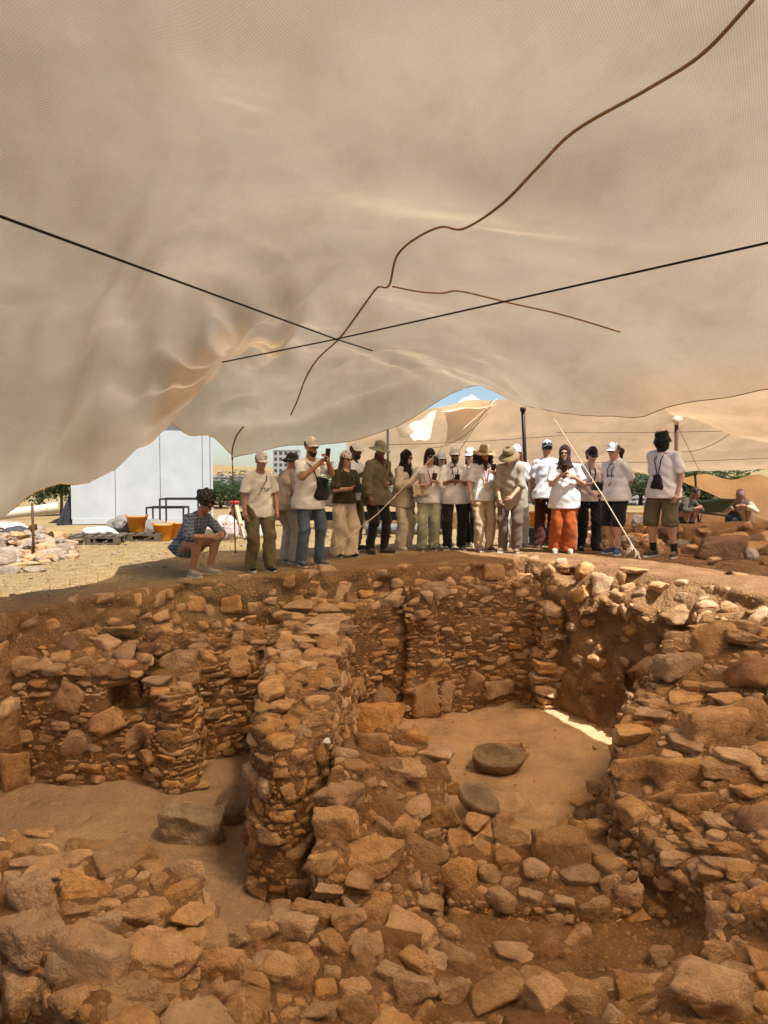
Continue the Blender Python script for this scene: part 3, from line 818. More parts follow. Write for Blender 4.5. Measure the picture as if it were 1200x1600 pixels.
# --- the rest of the masonry: pack every face with stones, large ones first
def face_samples(v, q):
    c = v[q].mean(1)
    n = np.cross(v[q[:, 2]] - v[q[:, 0]], v[q[:, 3]] - v[q[:, 1]])
    ln = np.linalg.norm(n, axis=1); n = n / np.maximum(ln, 1e-9)[:, None]
    return c, n
def smooth_normals(c, n, rad=0.0):
    return n
PACK = {   # wall: side size range, aspect, top size, density 0..1, kinds
 'left_back': dict(w=(0.09, 0.25), asp=(0.26, 0.5), top=(0.12, 0.3)), 'pier': dict(w=(0.10, 0.24), asp=(0.26, 0.5), top=(0.12, 0.3)),
 'fill': dict(w=(0.08, 0.2), asp=(0.5, 0.9), top=(0.08, 0.2)), 'central': dict(w=(0.10, 0.24), asp=(0.40, 0.75), top=(0.10, 0.24)),
 'block': dict(w=(0.10, 0.24), asp=(0.45, 0.85), top=(0.08, 0.20)), 'cross': dict(w=(0.10, 0.24), asp=(0.5, 0.9), top=(0.12, 0.28)),
 'right_mass': dict(w=(0.12, 0.32), asp=(0.26, 0.48), top=(0.10, 0.28)), 'ledge': dict(w=(0.10, 0.26), asp=(0.4, 0.8), top=(0.10, 0.22)),
 'front_left': dict(w=(0.12, 0.36), asp=(0.4, 0.8), top=(0.10, 0.34)), 'front': dict(w=(0.10, 0.24), asp=(0.5, 0.9), top=(0.08, 0.34)),
 'back': dict(w=(0.10, 0.25), asp=(0.28, 0.52), top=(0.12, 0.3)), 'pilaster': dict(w=(0.15, 0.38), asp=(0.30, 0.5), top=(0.12, 0.3)), 'end_pilaster': dict(w=(0.15, 0.36), asp=(0.30, 0.5), top=(0.12, 0.3)),
}
def in_view(p, margin=160):
    x, y, f = project(p)
    return f > 0.5 and -margin < x < 1200 + margin and y < 1600 + margin
def pack(owner, v, q, rng, cfg, mask=None, cap=100000, tries=1.0, sparse=0.0):
    c, n = face_samples(v, q)
    vis = np.einsum('ij,ij->i', n, CAM - c) / np.linalg.norm(CAM - c, axis=1) > -0.25
    if mask is not None: vis &= mask(c, n)
    f = (c - CAM) @ _F
    pxs = 600 + 1200 * (c[:, 0]) / f; pys = 800 - 1200 * ((c - CAM) @ _U) / f
    vis &= (pxs > -170) & (pxs < 1370) & (pys < 1760) & (f > 0.5)
    ids = np.nonzero(vis)[0]
    if not len(ids): return
    placed = 0
    for level, frac in ((1.0, 0.10), (0.72, 0.16), (0.5, 0.30), (0.34, 0.6), (0.22, 0.8)):
        pick = rng.choice(ids, size=int(len(ids) * frac * tries * 0.6) + 5)
        for i in pick:
            if placed >= cap: return
            if rng.random() < sparse: continue
            p = Vector(c[i]); nr = Vector(n[i])
            topf = nr.z > 0.6
            lo, hi = cfg['top'] if topf else cfg['w']
            w = hi * level * rng.uniform(0.8, 1.1)
            w = max(w, lo * 0.5)
            asp = rng.uniform(*cfg['asp'])
            h = max(0.032, w * asp)
            if topf: rad = (w * 0.45, max(0.05, w * 0.3))
            else: rad = (w * 0.44, h * 0.44)
            if not COVER.ok(p, rad): continue
            x, y, fd = project(p)
            # beneath the floor or under another wall: nothing to see
            hitb = SITE.ray_cast(p + nr * 0.12, Vector(CAM) - p)
            if hitb[0] is not None and (hitb[0] - p).length > 0.45 and rng.random() < 0.85: continue
            mn = 's' if rng.random() > 0.10 else 'r'
            if topf:
                kd = rng.choice(['chunk', 'slab', 'block'])
                m = Matrix.Rotation(rng.uniform(0, 6.28), 3, 'Z') @ Matrix.Rotation(rng.normal() * 0.16, 3, 'X') @ Matrix.Rotation(rng.normal() * 0.16, 3, 'Y')
                t = w * rng.uniform(0.42, 0.66)
                put_stone(owner, kd, mn, p - Vector((0, 0, t * 0.06)), m, (w, w * rng.uniform(0.65, 1.0), t), w > 0.25)
            else:
                kd = rng.choice(['slab', 'slab', 'block', 'chunk'])
                dep = max(0.12, min(0.3, w * 0.9))
                m = frame(nr, rng.normal() * 0.10) @ Matrix.Rotation(rng.normal() * 0.14, 3, 'Z') @ Matrix.Rotation(rng.normal() * 0.10, 3, 'X')
                hz = Vector((nr.x, nr.y, 0))
                if hz.length > 1e-4: hz.normalize()
                put_stone(owner, kd, mn, p - hz * (dep * rng.uniform(0.24, 0.40)), m, (w * 1.05, dep, h * 1.08), w > 0.28)
            COVER.put(p, rad); placed += 1
_a = atz(148, 1075, -0.74); _b = atz(222, 1080, -0.76)
for _t in (0.25, 0.5, 0.75):
    for _dy in (-0.2, 0.0, 0.2, 0.4, 0.6, 0.8, 1.0): COVER.put(Vector((_a[0] + (_b[0] - _a[0]) * _t, (_a[1] + _b[1]) / 2 + _dy, -0.95)), (0.15, 0.16))      # the niche stays open
def bare_hollow(c, n):
    f_ = (c - CAM) @ _F; x_ = 600 + 1200 * c[:, 0] / f_; y_ = 800 - 1200 * ((c - CAM) @ _U) / f_
    return ~((x_ > 690) & (x_ < 1100) & (y_ > 1395) & (y_ < 1535)) & (c[:, 2] > -1.5)
prng = np.random.default_rng(21)
for k in WALLS:
    if k == 'front':
        pack(k, *core_geo[k], prng, PACK[k], mask=bare_hollow, tries=1.2, sparse=0.25)
    elif k == 'fill': pack(k, *core_geo[k], prng, PACK[k], tries=0.8, sparse=0.4)
    else: pack(k, *core_geo[k], prng, PACK[k], tries=2.4)
# stones sticking out of the cut earth of the trench edge
pack(None, v_ground, q_ground, prng, dict(w=(0.06, 0.22), asp=(0.5, 0.9), top=(0.05, 0.14)), mask=lambda c, n: (n[:, 2] < 0.6) & (c[:, 2] > -1.7) & (c[:, 1] > 5) & ((c[:, 0] < 2.2) | (c[:, 2] > -0.45)), tries=0.8, cap=230, sparse=0.45)
pack(None, v_ground, q_ground, prng, dict(w=(0.05, 0.20), asp=(0.5, 0.9), top=(0.05, 0.14)), mask=lambda c, n: (n[:, 2] < 0.6) & (c[:, 2] > -1.5) & (c[:, 0] >= 2.2), tries=0.5, cap=34, sparse=0.6)

# stones past the limit of a wall: one joined part
for ow, lst in overflow.items():
    vs = []; fs = []; n = 0
    root = wall_root[ow] if ow else GROUND_ROOT
    off = np.array(root.location)
    for kind, mn, pos, rotm, size in lst:
        v = rock_verts(_rr, kind, ICO2); 
        v = (v * np.array(size)) @ np.array(rotm).T + np.array(pos) - off
        vs.append(v); fs.append(ICO2[1] + n); n += len(v)
    o = link('small_stones', np_mesh('small_stones', np.concatenate(vs), np.concatenate(fs), M_STONE), root)
    o['kind'] = 'stuff'

# pebbles and clods lying on the site
def pebbles():
    rng = np.random.default_rng(3)
    vs = []; fs = []; n = 0
    protos = [rock_verts(rng, 'chunk', ICO1) for i in range(24)]
    cnt = 0
    while cnt < 7000:
        px, py = rng.uniform(-60, 1260), rng.uniform(880, 1660)
        if rng.random() < 0.0: continue
        hit = cast(px, py)
        cnt += 1
        if hit[0] is None or hit[3] > 14: continue
        p = hit[0]
        if p.z < -1.68 and rng.random() < 0.78: continue
        if p.z > -0.3 and hit[1].z > 0.9 and rng.random() < 0.6: continue
        s = float(np.exp(rng.normal(-3.85, 0.55)))
        s = min(max(s, 0.008), 0.07)
        q = Euler(rng.uniform(0, 6, 3)).to_matrix()
        v = (protos[rng.integers(24)] * np.array([1, rng.uniform(0.6, 1), rng.uniform(0.4, 0.8)]) * s) @ np.array(q).T + np.array(p) - np.array(hit[1]) * s * 0.15
        vs.append(v); fs.append(ICO1[1] + n); n += len(v)
    o = link('pebbles', np_mesh('pebbles', np.concatenate(vs), np.concatenate(fs), M_STONE))
    tag(o, 'small pebbles and earth clods scattered over the excavation', 'pebbles', kind='stuff')
pebbles()
# ------------------------------------------------------------------ shade canopies
def mat_canvas(name, trans, diff, weave=150.0, fwd=(0.235, 0.178, 0.108)):
    t = NT(name); pos = world_pos(t)
    f1 = t.noise(pos, 0.55, 5, 0.55)
    stain = t.ramp(f1, [(0.36, (0.84, 0.825, 0.81)), (0.5, (0.97, 0.965, 0.955)), (0.64, (1.08, 1.075, 1.065))])
    f2 = t.noise(t.mapping(pos, (1.2, 0.5, 1.2), (0, 0, 0.6)), 2.0, 6, 0.65)
    st2 = t.ramp(f2, [(0.3, (0.89, 0.865, 0.83)), (0.55, (1, 1, 1))])
    w1 = t.n('TexWave', wave_type='BANDS', bands_direction='X'); t.l(t.mapping(pos, (1, 1, 1), (0, 0, R(28))), w1.inputs['Vector'])
    w1.inputs['Scale'].default_value = weave * 0.16; w1.inputs['Distortion'].default_value = 0.6; w1.inputs['Detail'].default_value = 0; w1.inputs['Detail Scale'].default_value = 2.0
    w2 = t.n('TexWave', wave_type='BANDS', bands_direction='Y'); t.l(t.mapping(pos, (1, 1, 1), (0, 0, R(28))), w2.inputs['Vector'])
    w2.inputs['Scale'].default_value = weave * 0.12; w2.inputs['Distortion'].default_value = 2.0
    wv = t.ramp(w1.outputs['Fac'], [(0.2, (0.87, 0.865, 0.855)), (0.8, (1.04, 1.04, 1.04))])
    wv2 = t.ramp(w2.outputs['Fac'], [(0.2, (0.95, 0.945, 0.94)), (0.8, (1.01, 1.01, 1.01))])
    fl = t.ramp(t.noise(pos, 120, 2), [(0.3, (0.93, 0.925, 0.92)), (0.7, (1.03, 1.03, 1.03))])
    m = t.mix(1.0, t.mix(1.0, stain, st2, 'MULTIPLY'), t.mix(1.0, wv, t.mix(1.0, wv2, fl, 'MULTIPLY'), 'MULTIPLY'), 'MULTIPLY')
    nr = t.bump(t.noise(t.mapping(pos, (1, 1, 1)), 2.2, 3, 0.5, 0.4), 0.28, 0.06)
    a = t.n('BsdfTranslucent'); b = t.n('BsdfDiffuse')
    t.l(t.mix(1.0, m, trans, 'MULTIPLY'), a.inputs[0]); t.l(t.mix(1.0, m, diff, 'MULTIPLY'), b.inputs[0])
    t.l(nr, a.inputs['Normal']); t.l(nr, b.inputs['Normal'])
    ad = t.n('AddShader'); t.l(a.outputs[0], ad.inputs[0]); t.l(b.outputs[0], ad.inputs[1])
    # part of the sun passes on through the weave, scattered forward
    rf = t.n('BsdfRefraction'); rf.inputs['IOR'].default_value = 1.12; rf.inputs['Roughness'].default_value = 0.8
    t.l(t.mix(1.0, m, fwd, 'MULTIPLY'), rf.inputs[0])
    ad2 = t.n('AddShader'); t.l(ad.outputs[0], ad2.inputs[0]); t.l(rf.outputs[0], ad2.inputs[1])
    t.l(ad2.outputs[0], t.out.inputs[0])
    return t.m
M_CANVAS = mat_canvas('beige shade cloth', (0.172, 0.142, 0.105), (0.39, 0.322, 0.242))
M_CANVAS2 = mat_canvas('sandy shade cloth', (0.235, 0.172, 0.108), (0.46, 0.35, 0.22))
M_ROPE = mat_simple('black rope', (0.012, 0.011, 0.012), 0.8, bump=0.4)
M_ROPE_W = mat_simple('pale rope', (0.60, 0.50, 0.36), 0.9, bump=0.4)
M_SEAM = mat_simple('dark seam tape', (0.27, 0.165, 0.085), 0.9)

class Sheet:
    def __init__(self, ctrl, left, right, smooth=0.0):
        C = np.array(ctrl, float)
        self.c = C[:, :2]
        n = len(C)
        A = self.kern(self.c) + smooth * np.eye(n)
        P = np.hstack([np.ones((n, 1)), self.c])
        M = np.block([[A, P], [P.T, np.zeros((3, 3))]])
        self.w = np.linalg.solve(M, np.concatenate([C[:, 2], np.zeros(3)]))
        self.L = np.array(left, float); self.R = np.array(right, float)
    def kern(self, p):
        d2 = ((p[:, None] - self.c[None]) ** 2).sum(2)
        return 0.5 * d2 * np.log(d2 + 1e-9)
    def z(self, x, y):
        p = np.stack([np.ravel(x), np.ravel(y)], 1)
        r = self.kern(p) @ self.w[:-3] + self.w[-3] + p @ self.w[-2:]
        return r.reshape(np.shape(x)) + self.extra(np.asarray(x, float), np.asarray(y, float))
    def extra(self, x, y): return 0 * x
    def grid(self, nu, nv):
        def curve(P, n):
            s = np.concatenate([[0], np.cumsum(np.linalg.norm(np.diff(P, axis=0), axis=1))]); s /= s[-1]
            t = np.linspace(0, 1, n)
            from_x = np.interp(t, s, P[:, 0]); from_y = np.interp(t, s, P[:, 1])
            # soften the corners of the outline
            for k in range(3):
                from_x[1:-1] = (from_x[:-2] + 2 * from_x[1:-1] + from_x[2:]) / 4; from_y[1:-1] = (from_y[:-2] + 2 * from_y[1:-1] + from_y[2:]) / 4
            return np.stack([from_x, from_y], 1)
        L = curve(self.L, nv); Rr = curve(self.R, nv)
        u = np.linspace(0, 1, nu)[:, None, None]
        XY = L[None] * (1 - u) + Rr[None] * u
        X, Y = XY[..., 0], XY[..., 1]
        Z = self.z(X, Y)
        V = np.stack([X.ravel(), Y.ravel(), Z.ravel()], 1)
        I, J = np.meshgrid(np.arange(nu - 1), np.arange(nv - 1), indexing='ij')
        Q = np.stack([I * nv + J, (I + 1) * nv + J, (I + 1) * nv + J + 1, I * nv + J + 1], -1).reshape(-1, 4)
        return V, Q
def A(px, py, d):
    p = at(px, py, d); return (p[0], p[1], p[2])
def AZ(px, d, z):
    return ((px - 600) / 1200 * d, d, z)

main_ctrl = [
 A(0, 0, 3.5), A(300, 0, 3.6), A(600, 0, 3.6), A(900, 0, 3.6), A(1200, 0, 3.6),
 A(0, 338, 4.6), A(200, 300, 5.1), A(420, 300, 5.5), A(600, 300, 5.6), A(800, 300, 5.4), A(1200, 200, 4.6), A(1000, 150, 4.4), A(600, 150, 4.5), A(300, 150, 4.3),
 A(600, 450, 7.6), A(725, 357, 6.2), A(900, 450, 7.1), A(980, 522, 7.9), A(1200, 380, 5.7), A(1100, 480, 6.7), A(650, 455, 7.6),
 A(525, 528, 9.3), A(700, 580, 11.0), A(830, 641, 11.0), A(1000, 647, 9.2), A(1200, 612, 7.4), A(920, 605, 9.3), A(1100, 600, 7.9), A(1350, 560, 6.3), A(1000, 588, 8.6),
 A(455, 650, 11.7), A(560, 682, 12.5), A(365, 716, 12.3), A(255, 682, 10.6), A(722, 612, 12.8), A(640, 640, 12.4), A(640, 600, 12.0), A(485, 575, 10.2), A(420, 690, 12.2), A(400, 640, 11.4), A(330, 680, 11.6), A(560, 600, 11.4),
 A(0, 802, 8.0), A(100, 756, 8.5), A(200, 704, 9.1), A(265, 650, 9.3), A(300, 612, 9.1), A(356, 562, 8.7), A(0, 600, 6.2), A(200, 500, 6.8), A(150, 640, 7.9), A(260, 560, 7.9), A(80, 700, 7.5), A(340, 470, 7.4), A(100, 450, 5.6),
 AZ(285, 10.05, 2.85), AZ(318, 9.85, 2.95), AZ(350, 9.5, 3.0), AZ(410, 9.4, 2.85), AZ(420, 10.4, 2.62),
 (-5.2, 3, 2.3), (-5.6, 0, 2.6), (-6.5, -11, 0.9), (0, 0, 3.5), (0, -5, 3.0), (0, -11, 1.2), (6.5, -11, 0.9), (6.6, 0, 2.2), (5.4, 4.2, 2.3), (-6, -5, 2.2), (6.4, -5, 2.0), (-2.5, 1, 3.3), (2.5, 1, 3.4), (-4.3, 5.0, 1.45),  # unseen rear and sides, widened and dropped low to cut frontal fill light
]
main = Sheet(main_ctrl,
    [(-6.5, -11), (-5.8, 0), (-5.2, 4), (-4.6, 6.2), A(0, 802, 8.0)[:2], A(100, 757, 8.5)[:2], A(180, 716, 9.0)[:2], A(225, 690, 9.4)[:2], (-2.85, 9.9), A(258, 684, 10.5)[:2], A(365, 716, 12.3)[:2]],  # outline starts at the added low rear edge behind the camera
    [(6.5, -11), (6.6, 0), (5.4, 4.2), (4.6, 5.9), A(1200, 612, 7.4)[:2], A(1000, 647, 9.2)[:2], A(830, 641, 10.8)[:2], (1.75, 12.0), A(722, 612, 12.8)[:2]], smooth=0.0004)
fold_c = np.array(A(352, 562, 8.5)[:2])
fold2 = np.array(A(365, 716, 12.3)[:2])
fold3 = np.array(A(830, 640, 11.0)[:2])
def main_extra(x, y):
    n = 0.09 * fbm(x * 0.55 + 3, y * 0.55, 0.7, 2)
    # creases gathered at the tie on the left
    dx, dy = x - fold_c[0], y - fold_c[1]
    r = np.hypot(dx, dy); a = np.arctan2(dy, dx)
    n = n + 0.17 * np.sin(a * 8 + 1.6 * vnoise(x * 1.1, y * 1.1, 4) * 2) * np.exp(-r / 0.9) * smooth01(r / 0.7)
    # long soft folds
    u = x * 0.83 + y * 0.55; w = -x * 0.55 + y * 0.83
    left = smooth01((-x - 0.6) / 1.5) * smooth01((y - 3.5) / 2)
    n = n + left * 0.085 * np.sin(w * 0.7 + u * 4.2 + 2.2 * vnoise(x * 0.8, y * 0.8, 2)) 
    n = n + left * 0.04 * vnoise(u * 7, w * 1.2, 5)
    for fc, amp, k in ((fold2, 0.03, 9), (fold3, 0.04, 13)):
        dx, dy = x - fc[0], y - fc[1]; r = np.hypot(dx, dy); a = np.arctan2(dy, dx)
        n = n + amp * np.sin(a * k + 1.5 * vnoise(x, y, 7)) * np.exp(-r / 1.1) * smooth01(r / 0.35)
    far = smooth01((y - 7) / 3)
    n = n + far * 0.03 * vnoise(u * 1.0, w * 5.5, 3.3) + 0.010 * vnoise(x * 3.1, y * 3.1, 8.8)
    n = n + 0.05 * np.sin(w * 2.1 + vnoise(x * .5, y * .5, 1) * 3) * smooth01((y - 2.5) / 3) * (1 - left)
    damp = (1 - 0.75 * smooth01((y - 10.6) / 1.3)) * (1 - 0.6 * smooth01((x - 1.2) / 1.0) * smooth01((y - 6.0) / 1.2))
    return n * damp
main.extra = main_extra
V, Q = main.grid(250, 430)
_B0 = BVHTree.FromPolygons(V.tolist(), Q.tolist())
CREASES = [   # photo polylines of single creases, height, width
 ([(5, 40), (60, 180), (105, 310), (130, 380), (165, 470)], -0.030, 0.07), ([(120, 105), (200, 102), (290, 122), (400, 136), (470, 134)], -0.022, 0.06),
 ([(280, 262), (350, 272), (420, 258), (470, 272), (540, 330)], 0.028, 0.07), ([(262, 385), (290, 358), (340, 354), (420, 395), (500, 420)], 0.035, 0.08), ([(690, 354), (800, 370), (950, 388), (1200, 402)], 0.030, 0.09),
 ([(985, 522), (1060, 505), (1200, 466)], 0.030, 0.09), ([(600, 570), (700, 577), (850, 562), (1000, 537), (1200, 512)], 0.028, 0.09), ([(650, 608), (760, 592), (880, 556), (1000, 500)], -0.022, 0.09),
 ([(356, 566), (398, 532), (397, 482), (372, 432), (332, 384)], 0.11, 0.13), ([(350, 545), (372, 505), (350, 462), (318, 430)], -0.09, 0.11), ([(380, 575), (425, 540), (440, 480), (425, 410)], -0.08, 0.14), ([(390, 590), (450, 556), (482, 500), (500, 440)], 0.05, 0.12),
 ([(272, 640), (255, 560), (262, 480), (240, 420)], 0.06, 0.14), ([(225, 680), (205, 600), (215, 500), (200, 430)], -0.05, 0.16), ([(180, 705), (150, 620), (160, 520), (150, 420)], 0.045, 0.18), ([(110, 745), (90, 660), (110, 560)], -0.04, 0.18),
 ([(470, 655), (560, 632), (640, 606), (690, 596)], 0.05, 0.14), ([(380, 645), (450, 604), (520, 566), (560, 556)], -0.05, 0.14), ([(300, 668), (380, 676), (470, 668), (560, 645), (700, 612)], 0.05, 0.16), ([(720, 610), (650, 574), (585, 548), (540, 535)], -0.04, 0.16), ([(330, 640), (420, 620), (500, 585)], 0.04, 0.12),
 ([(20, 62), (100, 67), (150, 74)], 0.02, 0.06), ([(600, 130), (680, 200), (720, 280), (740, 340)], -0.03, 0.25), ([(250, 0), (380, 80), (480, 170), (560, 270)], -0.06, 0.35), ([(0, 480), (90, 430), (180, 350)], 0.04, 0.22),
 ([(830, 640), (790, 600), (770, 540)], 0.035, 0.12), ([(835, 640), (880, 600), (960, 560)], 0.03, 0.12), ([(900, 645), (960, 615), (1060, 570)], -0.025, 0.12)]
for pts_, amp_, wd_ in CREASES:
    pl_ = []
    for (a_, b_) in zip(pts_[:-1], pts_[1:]):
        for k_ in range(5):
            t_ = k_ / 5; h_ = _B0.ray_cast(Vector(CAM), Vector(ray(a_[0] + (b_[0] - a_[0]) * t_, a_[1] + (b_[1] - a_[1]) * t_)))
            if h_[0] is not None and (not pl_ or (h_[0].xy - Vector(pl_[-1])).length < 1.2): pl_.append(tuple(h_[0].xy))
    if len(pl_) < 3: continue
    L_ = len(pl_) - 1; best = np.full(len(V), 1e9); tt = np.zeros(len(V))
    for i_ in range(L_):
        ax_, ay_ = pl_[i_]; ex_, ey_ = pl_[i_ + 1][0] - ax_, pl_[i_ + 1][1] - ay_
        t_ = np.clip(((V[:, 0] - ax_) * ex_ + (V[:, 1] - ay_) * ey_) / (ex_ * ex_ + ey_ * ey_ + 1e-9), 0, 1)
        d_ = np.hypot(V[:, 0] - ax_ - t_ * ex_, V[:, 1] - ay_ - t_ * ey_); m_ = d_ < best
        best[m_] = d_[m_]; tt[m_] = ((i_ + t_) / L_)[m_]
    V[:, 2] += (1.7 if wd_ > 0.1 else 0.6) * amp_ * np.exp(-(best / wd_) ** 2) * np.clip(np.minimum(tt, 1 - tt) * 5, 0.15, 1) * (1 + 0.5 * vnoise(V[:, 0] * 2.5, V[:, 1] * 2.5, 1.7))
canopy = link('shade_canopy', np_mesh('shade_canopy', V, Q[:, ::-1].copy(), M_CANVAS))
tag(canopy, 'huge sagging beige cloth canopy stretched over the excavation trench', 'canopy')
MAINBVH = BVHTree.FromPolygons(V.tolist(), Q.tolist())
def on_main(px, py, gap=0.012):
    r = Vector(ray(px, py)).normalized()
    h = MAINBVH.ray_cast(Vector(CAM), r)
    if h[0] is None: return None
    return h[0] - r * gap
def seam(pts, wpx, parent, name='seam'):
    P = []
    for (a, b) in zip(pts[:-1], pts[1:]):
        n = max(2, int(math.hypot(b[0] - a[0], b[1] - a[1]) / 9))
        for i in range(n):
            t = i / n
            q = on_main(a[0] + (b[0] - a[0]) * t, a[1] + (b[1] - a[1]) * t)
            if q is not None: P.append(q)
    # keep neighbouring points together where the cloth hides part of the line
    keep = [P[0]]
    for p in P[1:]:
        if (p - keep[-1]).length < 0.7: keep.append(p)
    P = keep
    S = [(P[max(0, i - 1)] + P[i] * 2 + P[min(len(P) - 1, i + 1)]) / 4 for i in range(len(P))]
    MB().tube(S, wpx, 6).build(name, M_SEAM, parent, smooth=True)
def spl(pts, n=6):
    """smooth curve through photo points"""
    P = [np.array(p, float) for p in pts]; P = [2 * P[0] - P[1]] + P + [2 * P[-1] - P[-2]]; out = []
    for i in range(1, len(P) - 2):
        for k in range(n):
            t = k / n
            out.append(tuple(0.5 * (2 * P[i] + (P[i + 1] - P[i - 1]) * t + (2 * P[i - 1] - 5 * P[i] + 4 * P[i + 1] - P[i + 2]) * t * t + (3 * P[i] - P[i - 1] - 3 * P[i + 1] + P[i + 2]) * t ** 3)))
    return out + [tuple(P[-2])]
seam(spl([(1185, -10), (1100, 82), (1010, 140), (900, 203), (840, 262), (785, 318), (725, 357), (690, 354), (650, 372), (620, 400), (608, 446), (590, 449), (570, 475), (545, 510), (527, 532), (497, 560), (478, 590), (465, 625), (453, 651)]), 0.011, canopy)
seam(spl([(612, 447), (652, 455), (690, 458), (720, 455), (800, 474), (880, 492), (980, 522)]), 0.010, canopy)
seam(spl([(381, 666), (370, 680), (364, 698), (362, 714)]), 0.013, canopy)
# the hem round the visible edge of the cloth
EDGE = V.reshape(250, 430, 3)
hem = [Vector(p) for p in EDGE[:, -1, :][::3]]
MB().tube(hem, 0.007, 6).build('hem', M_SEAM, canopy, True)
hem = [Vector(p) for p in EDGE[-1, 250:, :][::3]]
MB().tube(hem, 0.006, 6).build('hem', M_SEAM, canopy, True)
hem = [Vector(p) for p in EDGE[0, 250:, :][::3]]
MB().tube(hem, 0.008, 6).build('hem', M_CANVAS2, canopy, True)
def patch(px, py, w, h):
    q = on_main(px, py, 0.006)
    MB().box((0, 0, 0), (w, 0.16, 0.006)).build('patch', M_SEAM, canopy, loc=q, rot=(0.5, 0.2, 0))

def simple_sheet(name, corner, nu, nv, sag, mat, label, seed=0, fold=0.04, dirn=(1, 0.3), freq=2.2):
    """cloth between four corners (near-left, near-right, far-right, far-left) with sag and folds"""
    a, b, c, d = (np.array(p, float) for p in corner)
    u, v = np.meshgrid(np.linspace(0, 1, nu), np.linspace(0, 1, nv), indexing='ij')
    u_, v_ = u[..., None], v[..., None]
    P = a * (1 - u_) * (1 - v_) + b * u_ * (1 - v_) + c * u_ * v_ + d * (1 - u_) * v_
    s = -sag * 16 * u * (1 - u) * v * (1 - v)
    s = s - 0.35 * sag * (4 * u * (1 - u)) * ((v < 0.03) | (v > 0.97)) * 0
    x, y = P[..., 0], P[..., 1]
    s = s + fold * np.sin((x * dirn[0] + y * dirn[1]) * freq + 3 * vnoise(x * 0.4 + seed, y * 0.4, seed)) + 0.4 * fold * vnoise(x * 2.2 + seed, y * 0.8, seed) + fold * fbm(x * 0.5, y * 0.5 + seed, 0.4, 2)
    P[..., 2] += s
    P[..., 1] += 0.5 * s
    I, J = np.meshgrid(np.arange(nu - 1), np.arange(nv - 1), indexing='ij')
    Q = np.stack([I * nv + J, (I + 1) * nv + J, (I + 1) * nv + J + 1, I * nv + J + 1], -1).reshape(-1, 4)
    o = link(name, np_mesh(name, P.reshape(-1, 3), Q[:, ::-1].copy(), mat))
    tag(o, label, 'canopy')
    return o, P
c2, P2 = simple_sheet('shade_canopy', [(3.45, 11.15, 2.75), (6.35, 6.4, 2.9), A(1330, 730, 14.5), A(1052, 650, 14.6)], 70, 60, 0.10, M_CANVAS2,
    'sandy cloth canopy behind the right edge of the main canopy', 2.0, 0.05)
c3, P3 = simple_sheet('shade_canopy', [(-0.9, 16.5, 2.30), (13.5, 15.5, 4.1), (15.5, 26.0, 1.45), (-1.0, 25.0, 1.32)], 120, 90, 0.25, M_CANVAS2,
    'far sandy canopy hanging low behind the group of visitors', 5.0, 0.10, (0.5, 1.0), 1.6)
c4, P4 = simple_sheet('cloth_curtain', [A(1056, 742, 19.5), A(1420, 748, 19.5), A(1420, 822, 17.5), A(1170, 806, 17.8)], 70, 40, 0.05, M_CANVAS2,
    'cloth curtain falling to the ground at the right, behind the wheelbarrow', 8.0, 0.07, (1.5, 0.4), 2.6)
# loose sunlit flap and the bright far roof edge
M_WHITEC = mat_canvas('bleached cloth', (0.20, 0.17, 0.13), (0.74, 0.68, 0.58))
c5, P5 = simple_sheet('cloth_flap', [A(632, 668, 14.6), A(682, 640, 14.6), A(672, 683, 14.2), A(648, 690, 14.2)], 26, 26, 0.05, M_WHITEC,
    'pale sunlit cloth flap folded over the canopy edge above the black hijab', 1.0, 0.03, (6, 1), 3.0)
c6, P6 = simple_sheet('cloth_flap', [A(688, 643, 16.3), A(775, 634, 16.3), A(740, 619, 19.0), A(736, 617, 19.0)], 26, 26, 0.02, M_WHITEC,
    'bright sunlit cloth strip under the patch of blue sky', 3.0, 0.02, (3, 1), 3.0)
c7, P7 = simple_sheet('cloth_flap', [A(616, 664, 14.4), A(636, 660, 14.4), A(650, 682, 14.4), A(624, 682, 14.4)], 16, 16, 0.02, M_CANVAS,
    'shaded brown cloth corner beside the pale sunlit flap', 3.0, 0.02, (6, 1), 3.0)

def rope(pts, r, mat, label, name='rope', sag=0.0, group=None):
    P = []
    for a, b in zip(pts[:-1], pts[1:]):
        a = Vector(a); b = Vector(b)
        for i in range(14):
            t = i / 14; p = a.lerp(b, t); p.z -= sag * 4 * t * (1 - t); P.append(p)
    P.append(Vector(pts[-1]))
    o = MB().tube(P, r, 6).build(name, mat, None, True)
    tag(o, label, 'rope', group); return o
rope([A(-60, 316, 3.4), A(525, 530, 8.0), on_main(582, 548)], 0.0075, M_ROPE, 'black rope running from the left edge down to the rope crossing')
rope([on_main(347, 566), A(525, 530, 7.9), A(1260, 366, 4.2)], 0.0075, M_ROPE, 'black rope running from the creased fold up to the right edge')
rope([A(778, 622, 13.4), A(690, 700, 12.2), A(590, 803, 10.9), A(520, 858, 10.3)], 0.006, M_ROPE_W, 'pale guy rope slanting down left in front of the black hijab')
rope([A(866, 655, 10.8), A(945, 780, 10.1), A(1001, 874, 9.7)], 0.0075, M_ROPE_W, 'pale guy rope slanting down to the rim beside the blue shoes')
tail = MB()
for k in range(7):
    p0 = Vector(A(985 + k * 2, 850 + k * 2, 9.75)); a = k * 1.3
    tail.tube([p0, p0 + Vector((math.cos(a) * .05 - .03, -0.03, -0.03)), p0 + Vector((math.cos(a) * .07 - .06, -0.05, -0.09 - 0.02 * (k % 3)))], 0.004, 5)
tag(tail.build('rope_tail', M_ROPE_W, None, True), 'frayed knot of pale rope ends by the blue shoes', 'rope')
